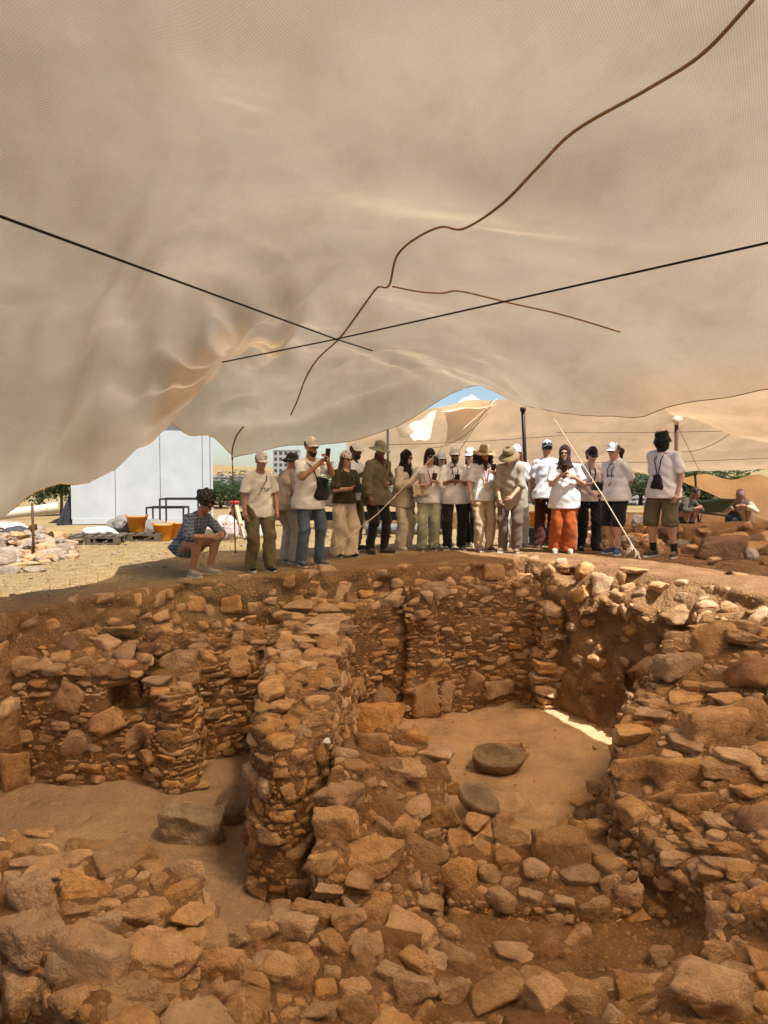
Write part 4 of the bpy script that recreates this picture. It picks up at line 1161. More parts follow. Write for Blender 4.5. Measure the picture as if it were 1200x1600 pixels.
for i, (a, b, s, lb) in enumerate([
    (A(600, 695, 15.6), A(880, 680, 15.4), 0.03, 'thin dark line under the far canopy behind the straw hat'), (A(700, 730, 14.6), A(768, 626, 14.4), 0.02, 'thin brown line rising from the white cap to the canopy edge'),
    (A(668, 700, 15.0), A(762, 646, 15.0), 0.18, 'slack brown cord hanging in front of the far canopy'), (A(870, 676, 15.2), A(1180, 672, 15.0), 0.02, 'thin line passing behind the black face cover'),
    (A(1056, 660, 16.0), A(1096, 742, 19.3), 0.0, 'thin line from the brown pole to the curtain corner'), (A(1064, 706, 16.2), A(1140, 678, 15.2), 0.1, 'slack cord at the right of the brown pole'),
    (A(870, 722, 18.0), A(1230, 714, 18.0), 0.05, 'thin line across the lower part of the far canopy')]):
    rope([a, b], 0.006, mat_simple('brown cord', (0.10, 0.06, 0.035), 0.9), lb, sag=s)

def pole(a, b, r, mat, label):
    root = empty('tent_pole', b); tag(root, label, 'pole')
    b_ = Vector(b)
    MB().tube([Vector(a) - b_, Vector((0, 0, 0)) + (Vector(b) - b_)], r, 12).build('shaft', mat, root, True)
    MB().tube([Vector(a) - b_ + Vector((0, 0, -0.02)), Vector(a) - b_ + Vector((0, 0, 0.05))], r * 1.5, 12).build('cap', mat, root, True)
    MB().lathe([(0, 0.02), (r * 2.6, 0.018), (r * 2.8, 0.0), (0, 0)], (0, 0, 0), 14).build('foot', mat, root, True)
M_POLE = mat_simple('black painted steel', (0.018, 0.017, 0.017), 0.45, 0.4)
M_POLE_G = mat_simple('green painted steel', (0.028, 0.03, 0.026), 0.5, 0.3)
M_RUST = mat_simple('rusty steel', (0.12, 0.06, 0.035), 0.75, 0.3, 0.3)
def gz(x, y): return float(ground_h(x, y))
p = at(826, 800, 14.2); pole(at(817, 641, 13.9), (p[0], p[1], gz(p[0], p[1])), 0.034, M_POLE, 'thick black tent pole beside the black crate')
p = at(606, 800, 15.0); pole(at(606, 666, 15.0), (p[0], p[1], gz(p[0], p[1])), 0.024, M_POLE_G, 'thin dark tent pole between the green hat and black hijab')
p = at(1057, 800, 16.0); pole(at(1057, 660, 16.0), (p[0], p[1], gz(p[0], p[1])), 0.04, M_RUST, 'brown tent pole topped with white cloth behind the black face cover')
p = at(1092, 800, 18.5); pole(at(1086, 742, 18.5), (p[0], p[1], gz(p[0], p[1])), 0.025, M_POLE_G, 'thin leaning pole beside the wheelbarrow at the right')
p = at(368, 862, 12.6); pole(at(363, 716, 12.35), (p[0], p[1], gz(p[0], p[1])), 0.010, M_RUST, 'thin steel rod holding up the low canopy corner by the tripod')
# knotted white cloth on top of the brown pole
v = rock_verts(_rr, 'chunk', ICO3)
o = link('cloth_knot', np_mesh('cloth_knot', v * np.array([0.26, 0.2, 0.26]), ICO3[1], M_WHITEC), None, at(1058, 654, 15.9))
tag(o, 'white cloth knot tied round the top of the brown pole', 'cloth')
# ------------------------------------------------------------------ people
class Vol:
    def __init__(self, lo, hi, h):
        self.h = h; self.o = np.array(lo, float)
        self.n = np.ceil((np.array(hi) - lo) / h).astype(int) + 1
        self.f = np.full(self.n, 0.25, np.float32)
    def block(self, lo, hi):
        a = np.maximum(0, np.floor((np.array(lo) - self.o) / self.h).astype(int)); b = np.minimum(self.n, np.ceil((np.array(hi) - self.o) / self.h).astype(int) + 1)
        if (b <= a).any(): return None
        sl = tuple(slice(i, j) for i, j in zip(a, b))
        ax = [self.o[k] + np.arange(a[k], b[k]) * self.h for k in range(3)]
        return sl, np.meshgrid(*ax, indexing='ij', sparse=True)
    def _un(self, sl, d, k):
        g = self.f[sl]
        if k > 0:
            hh = np.clip(0.5 + 0.5 * (g - d) / k, 0, 1)
            self.f[sl] = g * (1 - hh) + d * hh - k * hh * (1 - hh)
        else: self.f[sl] = np.minimum(g, d)
    def cone(self, a, b, ra, rb, k=0.02, cut0=None, cut1=None, sub=False):
        """rounded cone from a to b; cut0 / cut1 end it with a flat cut at that share of its length"""
        a = np.array(a, float); b = np.array(b, float); m = max(ra, rb) + 0.06
        bl = self.block(np.minimum(a, b) - m, np.maximum(a, b) + m)
        if bl is None: return
        sl, (X, Y, Z) = bl
        e = b - a; L2 = e @ e
        t0 = ((X - a[0]) * e[0] + (Y - a[1]) * e[1] + (Z - a[2]) * e[2]) / L2
        t = np.clip(t0, 0, 1)
        d = np.sqrt((X - a[0] - t * e[0]) ** 2 + (Y - a[1] - t * e[1]) ** 2 + (Z - a[2] - t * e[2]) ** 2) - (ra + (rb - ra) * t)
        L = math.sqrt(L2)
        if cut1 is not None: d = np.maximum(d, (t0 - cut1) * L)
        if cut0 is not None: d = np.maximum(d, (cut0 - t0) * L)
        if sub: self.f[sl] = np.maximum(self.f[sl], -d)
        else: self._un(sl, d, k)
    def ell(self, c, r, rot=None, k=0.02, sub=False):
        c = np.array(c, float); r = np.array(r, float); m = r.max() + 0.05
        bl = self.block(c - m, c + m)
        if bl is None: return
        sl, (X, Y, Z) = bl
        X, Y, Z = X - c[0], Y - c[1], Z - c[2]
        if rot is not None:
            q = np.array(rot)
            X, Y, Z = (X * q[0, i] + Y * q[1, i] + Z * q[2, i] for i in range(3))
        k0 = np.sqrt((X / r[0]) ** 2 + (Y / r[1]) ** 2 + (Z / r[2]) ** 2)
        k1 = np.sqrt((X / r[0] ** 2) ** 2 + (Y / r[1] ** 2) ** 2 + (Z / r[2] ** 2) ** 2) + 1e-9
        d = k0 * (k0 - 1) / k1
        if sub: self.f[sl] = np.maximum(self.f[sl], -d)
        else: self._un(sl, d, k)
    def prof(self, o, rot, ts, rx, ry, k=0.02, y0=None):
        """body of elliptical cross-section along the local z of rot"""
        m = max(max(rx), max(ry)) + 0.05
        q = np.array(rot); o = np.array(o, float)
        ends = [o + q[:, 2] * ts[0], o + q[:, 2] * ts[-1]]
        bl = self.block(np.minimum(*ends) - m, np.maximum(*ends) + m)
        if bl is None: return
        sl, (X, Y, Z) = bl
        X, Y, Z = X - o[0], Y - o[1], Z - o[2]
        x, y, z = (X * q[0, i] + Y * q[1, i] + Z * q[2, i] for i in range(3))
        RX = np.interp(z, ts, rx); RY = np.interp(z, ts, ry)
        if y0 is not None: y = y - np.interp(z, ts, y0)
        d = (np.sqrt((x / RX) ** 2 + (y / RY) ** 2) - 1) * np.minimum(RX, RY)
        d = np.maximum(d, np.maximum(ts[0] - z, z - ts[-1]))
        self._un(sl, d, k)
    def cut(self, p, n):
        """removes what lies on the side n of the plane through p"""
        X, Y, Z = np.meshgrid(*[self.o[k] + np.arange(self.n[k]) * self.h for k in range(3)], indexing='ij', sparse=True)
        self.f = np.maximum(self.f, ((X - p[0]) * n[0] + (Y - p[1]) * n[1] + (Z - p[2]) * n[2]).astype(np.float32))
    def folds(self, amp, sx, sy, sz, seed):
        m = np.abs(self.f) < 0.05
        I = np.nonzero(m)
        x, y, z = (self.o[k] + I[k] * self.h for k in range(3))
        self.f[m] += (amp * fbm(x * sx + seed, y * sy, z * sz, 2)).astype(np.float32)
    def wrinkle(self, amp, wz, slant, seed, zc=None, zw=0.12):
        """cross folds of cloth, all over or gathered round the heights zc"""
        m = np.abs(self.f) < 0.04
        I = np.nonzero(m)
        x, y, z = (self.o[k] + I[k] * self.h for k in range(3))
        e = 1.0
        if zc is not None: e = sum(np.exp(-((z - c) / zw) ** 2) for c in zc)
        ph = z * wz + slant * x * wz + 2.6 * vnoise(x * 6 + seed, y * 6, z * 4)
        s_ = np.sin(ph); s_ = np.sign(s_) * np.abs(s_) ** 0.7
        self.f[m] += (amp * e * s_ * (0.4 + 0.6 * vnoise(x * 3 + seed, y * 3, z * 3 + 5) ** 2 * 2)).astype(np.float32)
    def mesh(self, name, mat):
        f = self.f
        f[0] = f[-1] = 0.2; f[:, 0] = f[:, -1] = 0.2; f[:, :, 0] = f[:, :, -1] = 0.2
        if not (f < 0).any(): return None
        v, q = surface_nets(f, self.o, self.h)
        return np_mesh(name, v, q, mat)

def mat_skin(name, col):
    if name in MATS: return MATS[name]
    t = NT(name); c = t.coord()
    f = t.noise(c, 9, 4)
    colr = t.ramp(f, [(0.35, sc3(col, 0.85)), (0.65, sc3(col, 1.1))])
    p = t.principled(colr, 0.55, 0, t.bump(t.noise(c, 120, 2), 0.1, 0.003), 0.35)
    p.inputs['Subsurface Weight'].default_value = 0.08
    p.inputs['Subsurface Radius'].default_value = (0.02, 0.008, 0.004)
    MATS[name] = t.m; return t.m
SKIN = {'tan': (0.40, 0.215, 0.13), 'brown': (0.26, 0.13, 0.075), 'fair': (0.52, 0.31, 0.21), 'dark': (0.12, 0.06, 0.038)}
def mat_hair(name, col):
    if name in MATS: return MATS[name]
    t = NT(name); c = t.coord()
    f = t.noise(t.mapping(c, (60, 60, 12)), 1.0, 3)
    colr = t.ramp(f, [(0.3, sc3(col, 0.5)), (0.7, sc3(col, 1.5))])
    t.principled(colr, 0.5, 0, t.bump(f, 0.8, 0.02), 0.4)
    MATS[name] = t.m; return t.m
HAIRC = {'black': (0.012, 0.010, 0.009), 'brown': (0.05, 0.025, 0.014), 'auburn': (0.16, 0.055, 0.02), 'dark': (0.025, 0.016, 0.011)}
M_LENS = mat_simple('sunglass lens', (0.008, 0.007, 0.008), 0.08, var=0.0, bump=0.0, spec=0.6)
M_BLACK = mat_simple('black plastic', (0.012, 0.012, 0.013), 0.4, bump=0.05)
M_BLACKF = mat_cloth('black fabric', (0.016, 0.015, 0.016))
M_SOLE = mat_simple('white rubber sole', (0.62, 0.60, 0.56), 0.7)
M_LIP = mat_simple('lips', (0.30, 0.10, 0.08), 0.5)
M_EYE = mat_simple('eyes', (0.02, 0.014, 0.01), 0.2)
WHITE = (0.70, 0.70, 0.72)

def ik(a, b, l1, l2, pole):
    a = np.array(a, float); b = np.array(b, float); pole = np.array(pole, float)
    d = b - a; L = np.linalg.norm(d)
    if L > (l1 + l2) * 0.995:
        b = a + d / L * (l1 + l2) * 0.995; d = b - a; L = np.linalg.norm(d)
    u = d / L
    p = pole - u * (pole @ u); p /= np.linalg.norm(p) + 1e-9
    x = (l1 * l1 - l2 * l2 + L * L) / (2 * L)
    hgt = math.sqrt(max(l1 * l1 - x * x, 0))
    return a + u * x + p * hgt, b

def person(label, px, py, d, height, face_deg, skin='tan', lean=0.0, head=(0, 15), arms=None, feet=None, crouch=False,
           top=None, bottom=None, shoes=None, hat=None, hair=None, glasses=True, beard=None, extras=(), hip=None, side=0.0, group='visitors standing along the trench rim', zfoot=None):
    """figure in local axes: faces -Y, feet at the origin; face_deg turns it about the vertical"""
    S = height / 1.75
    w = at(px, py, d)
    gzv = drop(w[0], w[1]) if zfoot is None else zfoot
    root = empty('person', (w[0], w[1], gzv), R(face_deg)); tag(root, label, 'person', group)
    V3 = lambda *a: np.array(a, float)
    hipz = 0.92 * S if not crouch else 0.36 * S
    pel = V3(side, 0.02, hipz) if hip is None else V3(*hip) * S
    if feet is None:
        ru = random.uniform; dy_ = ru(-0.07, 0.07)
        feet = [(-ru(0.08, 0.125), dy_, -ru(2, 22)), (ru(0.08, 0.125), -dy_, ru(2, 22))]
        if hip is None: pel[0] += ru(-0.03, 0.03)
    # torso frame: lean forward (towards -y)
    rot = np.array((Matrix.Rotation(R(lean), 3, 'X')))
    up = rot[:, 2]; fw = -rot[:, 1]; rt = rot[:, 0]
    chest = pel + up * 0.36 * S; neck = pel + up * 0.535 * S
    sh = [pel + up * 0.452 * S + rt * s * 0.168 * S for s in (-1, 1)]
    hy, hp = head
    hrot = rot @ np.array(Matrix.Rotation(R(hy), 3, 'Z') @ Matrix.Rotation(R(hp * 0.6), 3, 'X'))
    skull = neck + up * 0.06 * S + hrot[:, 2] * 0.095 * S + hrot[:, 1] * -0.015 * S
    hips = [pel + rt * s * 0.095 * S + V3(0, 0, -0.01) for s in (-1, 1)]
    ank = []; knee = []
    for s, (fx, fy, fa) in zip((0, 1), feet):
        a = V3(fx * S, fy * S, 0.085 * S)
        k, a2 = ik(hips[s], a, 0.425 * S, 0.42 * S, V3((-0.25 if s == 0 else 0.25) if crouch else math.sin(R(fa)) * 0.6, -1, 0.9 if crouch else 0.05))
        knee.append(k); ank.append(a)
    # arms: targets in torso axes (right, forward, up) relative to the chest
    arms = arms or ['hang', 'hang']
    wr = []; el = []
    for s in (0, 1):
        sg = -1 if s == 0 else 1
        t = arms[s]; pole_v = V3(sg * 0.6, 0.8, -0.3)
        if t == 'hang': tgt = sh[s] + V3(sg * (0.06 + 0.05 * random.random()), -0.03 - 0.10 * random.random(), -0.51) * S
        elif t == 'back': tgt = pel + rt * sg * -0.02 * S - fw * 0.17 * S + V3(0, 0, 0.03); pole_v = V3(sg * 1.0, 0.6, 0)
        elif t == 'knee': tgt = knee[s] + V3(-sg * 0.06, -0.12, 0.05) * S; pole_v = V3(sg, 0.2, -0.6)
        else: tgt = chest + (rt * t[0] + fw * t[1]) * S + V3(0, 0, t[2]) * S; pole_v = V3(sg * 0.7, 0.5, -0.8)
        e, b = ik(sh[s], tgt, 0.285 * S, 0.255 * S, pole_v)
        el.append(e); wr.append(b)
    pts = np.array([pel, chest, neck, skull + hrot[:, 2] * 0.15, *sh, *el, *wr, *knee, *ank, V3(0, 0, 0)])
    lo = pts.min(0) - 0.24; hi = pts.max(0) + 0.24; lo[2] = -0.03
    # ---- body: one continuous surface
    B = Vol(lo, hi, 0.0112 if True else 0.01)
    B.prof(pel, rot, [x * S for x in (-0.07, 0.0, 0.12, 0.26, 0.40, 0.49, 0.52)], [x * S for x in (0.13, 0.158, 0.135, 0.14, 0.152, 0.105, 0.06)], [x * S for x in (0.09, 0.11, 0.095, 0.105, 0.11, 0.085, 0.05)])
    for s in (0, 1):
        sg = -1 if s == 0 else 1
        B.cone(pel + up * 0.492 * S + rt * sg * 0.05 * S, sh[s], 0.045 * S, 0.050 * S, 0.03)
        B.cone(sh[s], el[s], 0.052 * S, 0.040 * S, 0.02); B.cone(el[s], wr[s], 0.041 * S, 0.027 * S, 0.012)
        B.cone(hips[s], knee[s], 0.088 * S, 0.056 * S, 0.03); B.cone(knee[s], ank[s], 0.056 * S, 0.037 * S, 0.02)
        cf = knee[s] + (ank[s] - knee[s]) * 0.3; B.ell(cf + V3(0, 0.018, 0), (0.05 * S, 0.055 * S, 0.10 * S), None, 0.03)
        fa = R(feet[s][2]); fd = V3(math.sin(fa), -math.cos(fa), 0)
        B.cone(ank[s] - V3(0, 0, 0.03), V3(ank[s][0], ank[s][1], 0.045 * S) + fd * 0.14 * S, 0.035 * S, 0.03 * S, 0.02)
        # hand
        hd = wr[s] - el[s]; hd /= np.linalg.norm(hd)
        inw = rt * -sg; inw = inw - hd * (inw @ hd); inw /= np.linalg.norm(inw) + 1e-9
        acr = np.cross(hd, inw)
        if acr @ fw < 0 and abs(acr @ fw) > 0.2: acr = -acr
        pm = wr[s] + hd * 0.055 * S
        B.cone(wr[s], pm, 0.026 * S, 0.030 * S, 0.012)
        B.cone(pm - acr * 0.018 * S, pm + acr * 0.018 * S, 0.022 * S, 0.024 * S, 0.01)
        for fi, (oa, ln) in enumerate(((-0.030, 0.062), (-0.010, 0.075), (0.010, 0.080), (0.030, 0.072))):
            k0 = pm + hd * 0.028 * S + acr * oa * S; k1 = k0 + (hd * 0.8 + inw * 0.45) * ln * 0.55 * S; k2 = k1 + (hd * 0.35 + inw * 0.9) * ln * 0.5 * S
            B.cone(k0, k1, 0.0105 * S, 0.0095 * S, 0.005); B.cone(k1, k2, 0.0095 * S, 0.008 * S, 0.004)
        th = wr[s] + hd * 0.03 * S + acr * 0.025 * S
        B.cone(th, th + (hd * 0.6 + acr * 0.5 + inw * 0.4) * 0.045 * S, 0.013 * S, 0.011 * S, 0.008)
        B.cone(th + (hd * 0.6 + acr * 0.5 + inw * 0.4) * 0.045 * S, th + (hd * 1.1 + acr * 0.45 + inw * 0.7) * 0.06 * S, 0.011 * S, 0.009 * S, 0.004)
    B.cone(neck - up * 0.04 * S, skull - hrot[:, 2] * 0.05 * S, 0.058 * S, 0.052 * S, 0.025)
    Hp = lambda x, y, z: skull + (hrot[:, 0] * x + hrot[:, 1] * y + hrot[:, 2] * z) * S        # head axes: -y is the face
    B.ell(Hp(0, 0.012, 0.03), V3(0.075, 0.092, 0.092) * S, hrot, 0.02)
    B.ell(Hp(0, -0.028, -0.045), V3(0.056, 0.062, 0.072) * S, hrot, 0.035)
    B.cone(Hp(0, -0.088, 0.012), Hp(0, -0.108, -0.028), 0.009 * S, 0.014 * S, 0.012)
    B.cone(Hp(-0.035, -0.080, 0.024), Hp(0.035, -0.080, 0.024), 0.012 * S, 0.012 * S, 0.015)
    B.ell(Hp(0, -0.076, -0.100), V3(0.026, 0.022, 0.018) * S, hrot, 0.015)
    B.cone(Hp(-0.018, -0.088, -0.064), Hp(0.018, -0.088, -0.064), 0.010 * S, 0.010 * S, 0.006)
    for sg in (-1, 1): B.ell(Hp(sg * 0.077, 0.012, -0.008), V3(0.010, 0.020, 0.032) * S, hrot, 0.006)
    me = B.mesh('body', mat_skin('skin ' + skin, SKIN[skin])); link('body', me, root)
    seed = random.uniform(0, 20)
    # ---- upper garment
    def upper(name, mat, off=0.018, hem=-0.10, sleeve=0.85, forearm=None, open_neck=0.06, loose=0.0, amp=0.007):
        """sleeve: share of the upper arm covered (above 1: the forearm too)"""
        Gv = Vol(lo, hi, 0.013)
        o = off
        Gv.prof(pel, rot, [x * S for x in (hem - 0.02, 0.0, 0.12, 0.26, 0.40, 0.485, 0.53)], [x * S for x in (0.196 + o + loose, 0.184 + o + loose, 0.150 + o + loose * 0.8, 0.146 + o + loose * 0.4, 0.152 + o * 0.7, 0.105 + o * 0.5, 0.062 + o * 0.5)],
                [x * S for x in (0.146 + o + loose, 0.138 + o + loose, 0.112 + o + loose, 0.112 + o + loose * 0.5, 0.112 + o * 0.8, 0.080 + o * 0.6, 0.05 + o * 0.5)], 0.0)
        for s in (0, 1):
            sg = -1 if s == 0 else 1
            Gv.cone(pel + up * 0.490 * S + rt * sg * 0.05 * S, sh[s], 0.044 * S + o * 0.6, 0.050 * S + o * 0.6, 0.03)
            if sleeve <= 1: Gv.cone(sh[s], el[s], 0.050 * S + o * 0.6, (0.046 + 0.014) * S + o, 0.022, cut1=sleeve)
            else:
                Gv.cone(sh[s], el[s], 0.050 * S + o * 0.6, 0.044 * S + o, 0.022)
                Gv.cone(el[s], wr[s], 0.045 * S + o, 0.034 * S + o, 0.014, cut1=sleeve - 1)
        Gv.folds(amp * 1.6, 7, 7, 10, seed)
        Gv.wrinkle(0.008, 44, 0.7 * random.choice((-1, 1)), seed, [pel[2] + 0.06, pel[2] + 0.28 * S], 0.14)
        Gv.cut(pel + up * hem * S, -up)
        Gv.cone(neck - up * 0.01 * S + fw * 0.03 * S, neck + up * 0.2 * S + fw * 0.01 * S, open_neck * S, open_neck * S, sub=True)
        o_ = link(name, Gv.mesh(name, mat), root)
        if name == 'polo_shirt':
            mb = MB()
            for sg in (-1, 1):
                q0 = neck + up * 0.015 * S; 
                mb.add([q0 + rt * sg * 0.060 * S - fw * 0.045 * S + up * 0.03 * S, q0 + rt * sg * 0.066 * S + fw * 0.03 * S + up * 0.012 * S, q0 + rt * sg * 0.012 * S + fw * 0.085 * S - up * 0.035 * S, q0 + rt * sg * 0.055 * S + fw * 0.098 * S - up * 0.062 * S, q0 + rt * sg * 0.092 * S + fw * 0.045 * S - up * 0.022 * S, q0 + rt * sg * 0.085 * S - fw * 0.055 * S + up * 0.0 * S],
                       [(0, 1, 4, 5), (1, 2, 3, 4)])
            mb.build('collar', mat, o_)
        return o_
    # ---- lower garment
    def lower(name, mat, kind='trousers', off=0.014, cutz=None, knee_r=0.066, ank_r=0.062, thigh_r=0.098, amp=0.009):
        Gv = Vol(lo, hi, 0.013)
        Gv.prof(pel, rot, [x * S for x in (-0.09, 0.0, 0.11)], [x * S + off for x in (0.135, 0.162, 0.142)], [x * S + off for x in (0.095, 0.116, 0.10)], 0.0)
        if kind == 'skirt':
            z1 = (cutz or 0.3) * S
            Gv.prof(V3(pel[0], pel[1], 0), np.eye(3), [z1, pel[2] * 0.6, pel[2] + 0.05], [0.25 * S, 0.21 * S, 0.165 * S], [0.20 * S, 0.17 * S, 0.125 * S], 0.02)
        else:
            for s in (0, 1):
                Gv.cone(hips[s], knee[s], thigh_r * S, knee_r * S, 0.02)
                Gv.cone(knee[s], ank[s] - (V3(0, 0, 0.03) if kind == 'trousers' else 0), knee_r * S, ank_r * S, 0.02, cut1=1.0 if kind == 'trousers' else None)
        Gv.folds(amp * 1.7, 9, 9, 6 if kind != 'crouch' else 9, seed + 3)
        if kind != 'skirt': Gv.wrinkle(0.004 if name == 'wide_trousers' else 0.009, 62, 0.5 * random.choice((-1, 1)), seed, [0.12 * S, 0.47 * S, 0.80 * S], 0.11)
        if kind == 'shorts' and not crouch:
            Gv.cut((0, 0, (cutz or 0.46) * S), (0, 0, -1))
        elif kind == 'shorts':
            for s in (0, 1):
                e = ank[s] - knee[s]; e /= np.linalg.norm(e)
                Gv.cone(knee[s] + (hips[s] - knee[s]) * 0.22, ank[s], 0.13, 0.13, sub=True)
        else: Gv.cut((0, 0, (0.035 if kind == 'trousers' else (cutz or 0.3)) * S), (0, 0, -1))
        Gv.cut(pel + up * 0.10 * S, up)
        return link(name, Gv.mesh(name, mat), root)
    def shoe(col, sole=True, hi_=0.0, sock=None):
        m = mat_cloth('shoe %.3f %.3f %.3f' % col, col, fold=0.1)
        for s in (0, 1):
            fa = R(feet[s][2]); fd = V3(math.sin(fa), -math.cos(fa), 0); sd = V3(math.cos(fa), math.sin(fa), 0)
            base = V3(ank[s][0], ank[s][1], 0)
            Gv = Vol(base - V3(0.22, 0.24, 0.03), base + V3(0.22, 0.24, 0.26), 0.009)
            rotf = np.stack([sd, -fd, V3(0, 0, 1)], 1)
            Gv.ell(base + fd * 0.085 * S + V3(0, 0, 0.035 * S), V3(0.047, 0.105, 0.046) * S, rotf, 0.02)
            Gv.ell(base - fd * 0.012 * S + V3(0, 0, 0.05 * S), V3(0.041, 0.062, 0.062) * S, rotf, 0.03)
            Gv.cone(base + V3(0, 0, 0.05 * S), base + V3(0, 0, (0.10 + hi_) * S), 0.042 * S, 0.044 * S, 0.02, cut1=1.0)
            Gv.cut((0, 0, 0.012), (0, 0, -1))
            so = link('shoe', Gv.mesh('shoe', m), root)
            mb = MB(); ring = []
            for k in range(20):
                a = 2 * math.pi * k / 20; q = base + fd * (0.055 + 0.142 * math.cos(a)) * S + sd * (0.046 - 0.006 * math.cos(a + 0.6)) * math.sin(a) * S
                ring.append(q)
            mb.add([(q[0], q[1], 0.0) for q in ring] + [(q[0], q[1], 0.026) for q in ring], [(k, (k + 1) % 20, 20 + (k + 1) % 20, 20 + k) for k in range(20)] + [tuple(range(20))[::-1], tuple(range(20, 40))])
            mb.build('sole', M_SOLE if sole else m, so)
            if sock is not None:
                mb = MB(); q = ank[s]; kk = knee[s] + (ank[s] - knee[s]) * 0.72
                mb.tube([q - V3(0, 0, 0.02), kk], [0.043 * S, 0.047 * S], 14)
                mb.build('sock', mat_cloth('sock %.2f' % sock[0], sock), root, True)
    HM = Matrix([list(hrot[i]) for i in range(3)])
    # ---- things on the head
    def put(mb, name, mat, smooth=True):
        for i, v in enumerate(mb.v):
            q = HM @ Vector(v); mb.v[i] = tuple(Vector(skull) + q * S)
        return mb.build(name, mat, root, smooth)
    def cap(col, logo=None, back=False, brim=0.085, low=0.040):
        m = mat_cloth('cap %.2f %.2f %.2f' % col, col, fold=0.12)
        prof = [(0.089 * math.cos(a), low + 0.005 + 0.096 * math.sin(a)) for a in [math.pi / 2 * k / 8 for k in range(9)]]
        mb = MB().lathe([(0.087, low - 0.012)] + prof[:-1] + [(0.0, low + 0.101)], (0, 0.012, 0), 24, 0.93, 1.14)
        c = put(mb, 'cap', m)
        mb = MB(); n = 14
        sgn = 1 if back else -1
        rows = []
        for j in range(5):
            t = j / 4
            rows.append([(0.080 * math.sin(a) * (1 - 0.06 * t), sgn * (0.080 * math.cos(a) + brim * t * (0.4 + 0.6 * math.cos(a))) + 0.008, low + 0.004 - 0.012 * t - 0.020 * math.sin(a) ** 2) for a in [(-1 + 2 * k / n) * 1.35 for k in range(n + 1)]])
        top_ = [p for r_ in rows for p in r_]; bot = [(p[0], p[1], p[2] - 0.006) for p in top_]
        N = n + 1; L = len(top_)
        fs = [(i * N + k, i * N + k + 1, (i + 1) * N + k + 1, (i + 1) * N + k) for i in range(4) for k in range(n)]
        fs += [tuple(L + q for q in f_[::-1]) for f_ in fs]
        fs += [(4 * N + k, 4 * N + k + 1, L + 4 * N + k + 1, L + 4 * N + k) for k in range(n)]
        mb.add(top_, []); mb.add(bot, []); mb.f = fs
        for i, v in enumerate(mb.v):
            q = HM @ Vector(v); mb.v[i] = tuple(Vector(skull) + q * S)
        mb.build('visor', m, root, True)
        mb = MB().lathe([(0.008, low + 0.101), (0.006, low + 0.106), (0, low + 0.107)], (0, 0.010, 0), 8); put(mb, 'button', m)
        if logo:
            mb = MB()
            for q in range(4): mb.box((-0.024 + q * 0.016, -0.094 - 0.002 * (1 - abs(q - 1.5) / 1.5), low + 0.055), (0.007, 0.004, 0.009 + 0.003 * (q % 2)))
            put(mb, 'emblem', mat_simple('cap print', logo, 0.8), False)
    def brimhat(col, brim, crown=0.105, droop=0.03, band=None, name='hat', wavy=0.0):
        m = mat_cloth('hat %.2f %.2f %.2f' % col, col, fold=0.15)
        low = 0.012
        prof = [(0.092 + brim, low - droop - 0.012), (0.092 + brim, low - droop - 0.006), (0.092 + brim * 0.5, low - droop * 0.35), (0.094, low + 0.004), (0.091, low + 0.05), (0.084, low + crown * 0.85), (0.068, low + crown), (0.0, low + crown + 0.004)]
        mb = MB().lathe(prof, (0, 0.008, 0), 30, 0.96, 1.10)
        for i, v in enumerate(mb.v):
            rr = math.hypot(v[0], v[1])
            if rr > 0.1: mb.v[i] = (v[0], v[1], v[2] + wavy * (rr - 0.1) / max(brim, 0.01) * math.sin(3 * math.atan2(v[1], v[0]) + seed))
        h_ = put(mb, name, m)
        if band:
            mb = MB().lathe([(0.0955, low + 0.006), (0.0945, low + 0.034)], (0, 0.008, 0), 30, 0.96, 1.10); put(mb, 'hat_band', mat_cloth('band %.2f' % band[0], band))
    def hairdo(col, kind):
        m = mat_hair('hair ' + col, HAIRC[col])
        Gv = Vol(skull - 0.42 * S, skull + 0.30 * S, 0.011)
        if kind == 'curly':
            for k in range(64):
                a = random.uniform(0, 6.28); e = random.uniform(-0.25, 1.5)
                q = (math.cos(a) * math.cos(e) * 0.104, math.sin(a) * math.cos(e) * 0.108 + 0.032, math.sin(e) * 0.108 + 0.045)
                if q[1] < -0.055 and q[2] < 0.055: continue
                Gv.ell(Hp(*q), V3(1, 1, 1) * random.uniform(0.026, 0.042) * S, None, 0.008)
            Gv.ell(Hp(0, 0.035, 0.045), V3(0.088, 0.085, 0.085) * S, hrot, 0.01)
            Gv.folds(0.012, 40, 40, 40, seed)
        elif kind == 'bigcurly':
            for k in range(70):
                a = random.uniform(0, 6.28); zq = random.uniform(-0.21, -0.02)
                rr = 0.105 if zq > -0.05 else 0.125
                q = (math.cos(a) * rr, math.sin(a) * rr * 0.8 + 0.035, zq)
                if q[1] < -0.035 and abs(q[0]) < 0.07: continue
                Gv.ell(Hp(*q), V3(1, 1, 1) * random.uniform(0.03, 0.046) * S, None, 0.008)
            Gv.folds(0.012, 40, 40, 40, seed)
        elif kind == 'short':
            Gv.ell(Hp(0, 0.022, 0.036), V3(0.083, 0.094, 0.094) * S, hrot, 0.0)
            Gv.ell(Hp(0, -0.105, -0.01), V3(0.10, 0.075, 0.085) * S, hrot, sub=True)
            Gv.cut(Hp(0, 0.0, -0.035), -hrot[:, 2]); Gv.folds(0.004, 50, 50, 50, seed)
        elif kind in ('long', 'ponytail'):
            Gv.ell(Hp(0, 0.022, 0.030), V3(0.085, 0.097, 0.095) * S, hrot, 0.0)
            Gv.ell(Hp(0, -0.110, -0.015), V3(0.085, 0.080, 0.090) * S, hrot, sub=True)
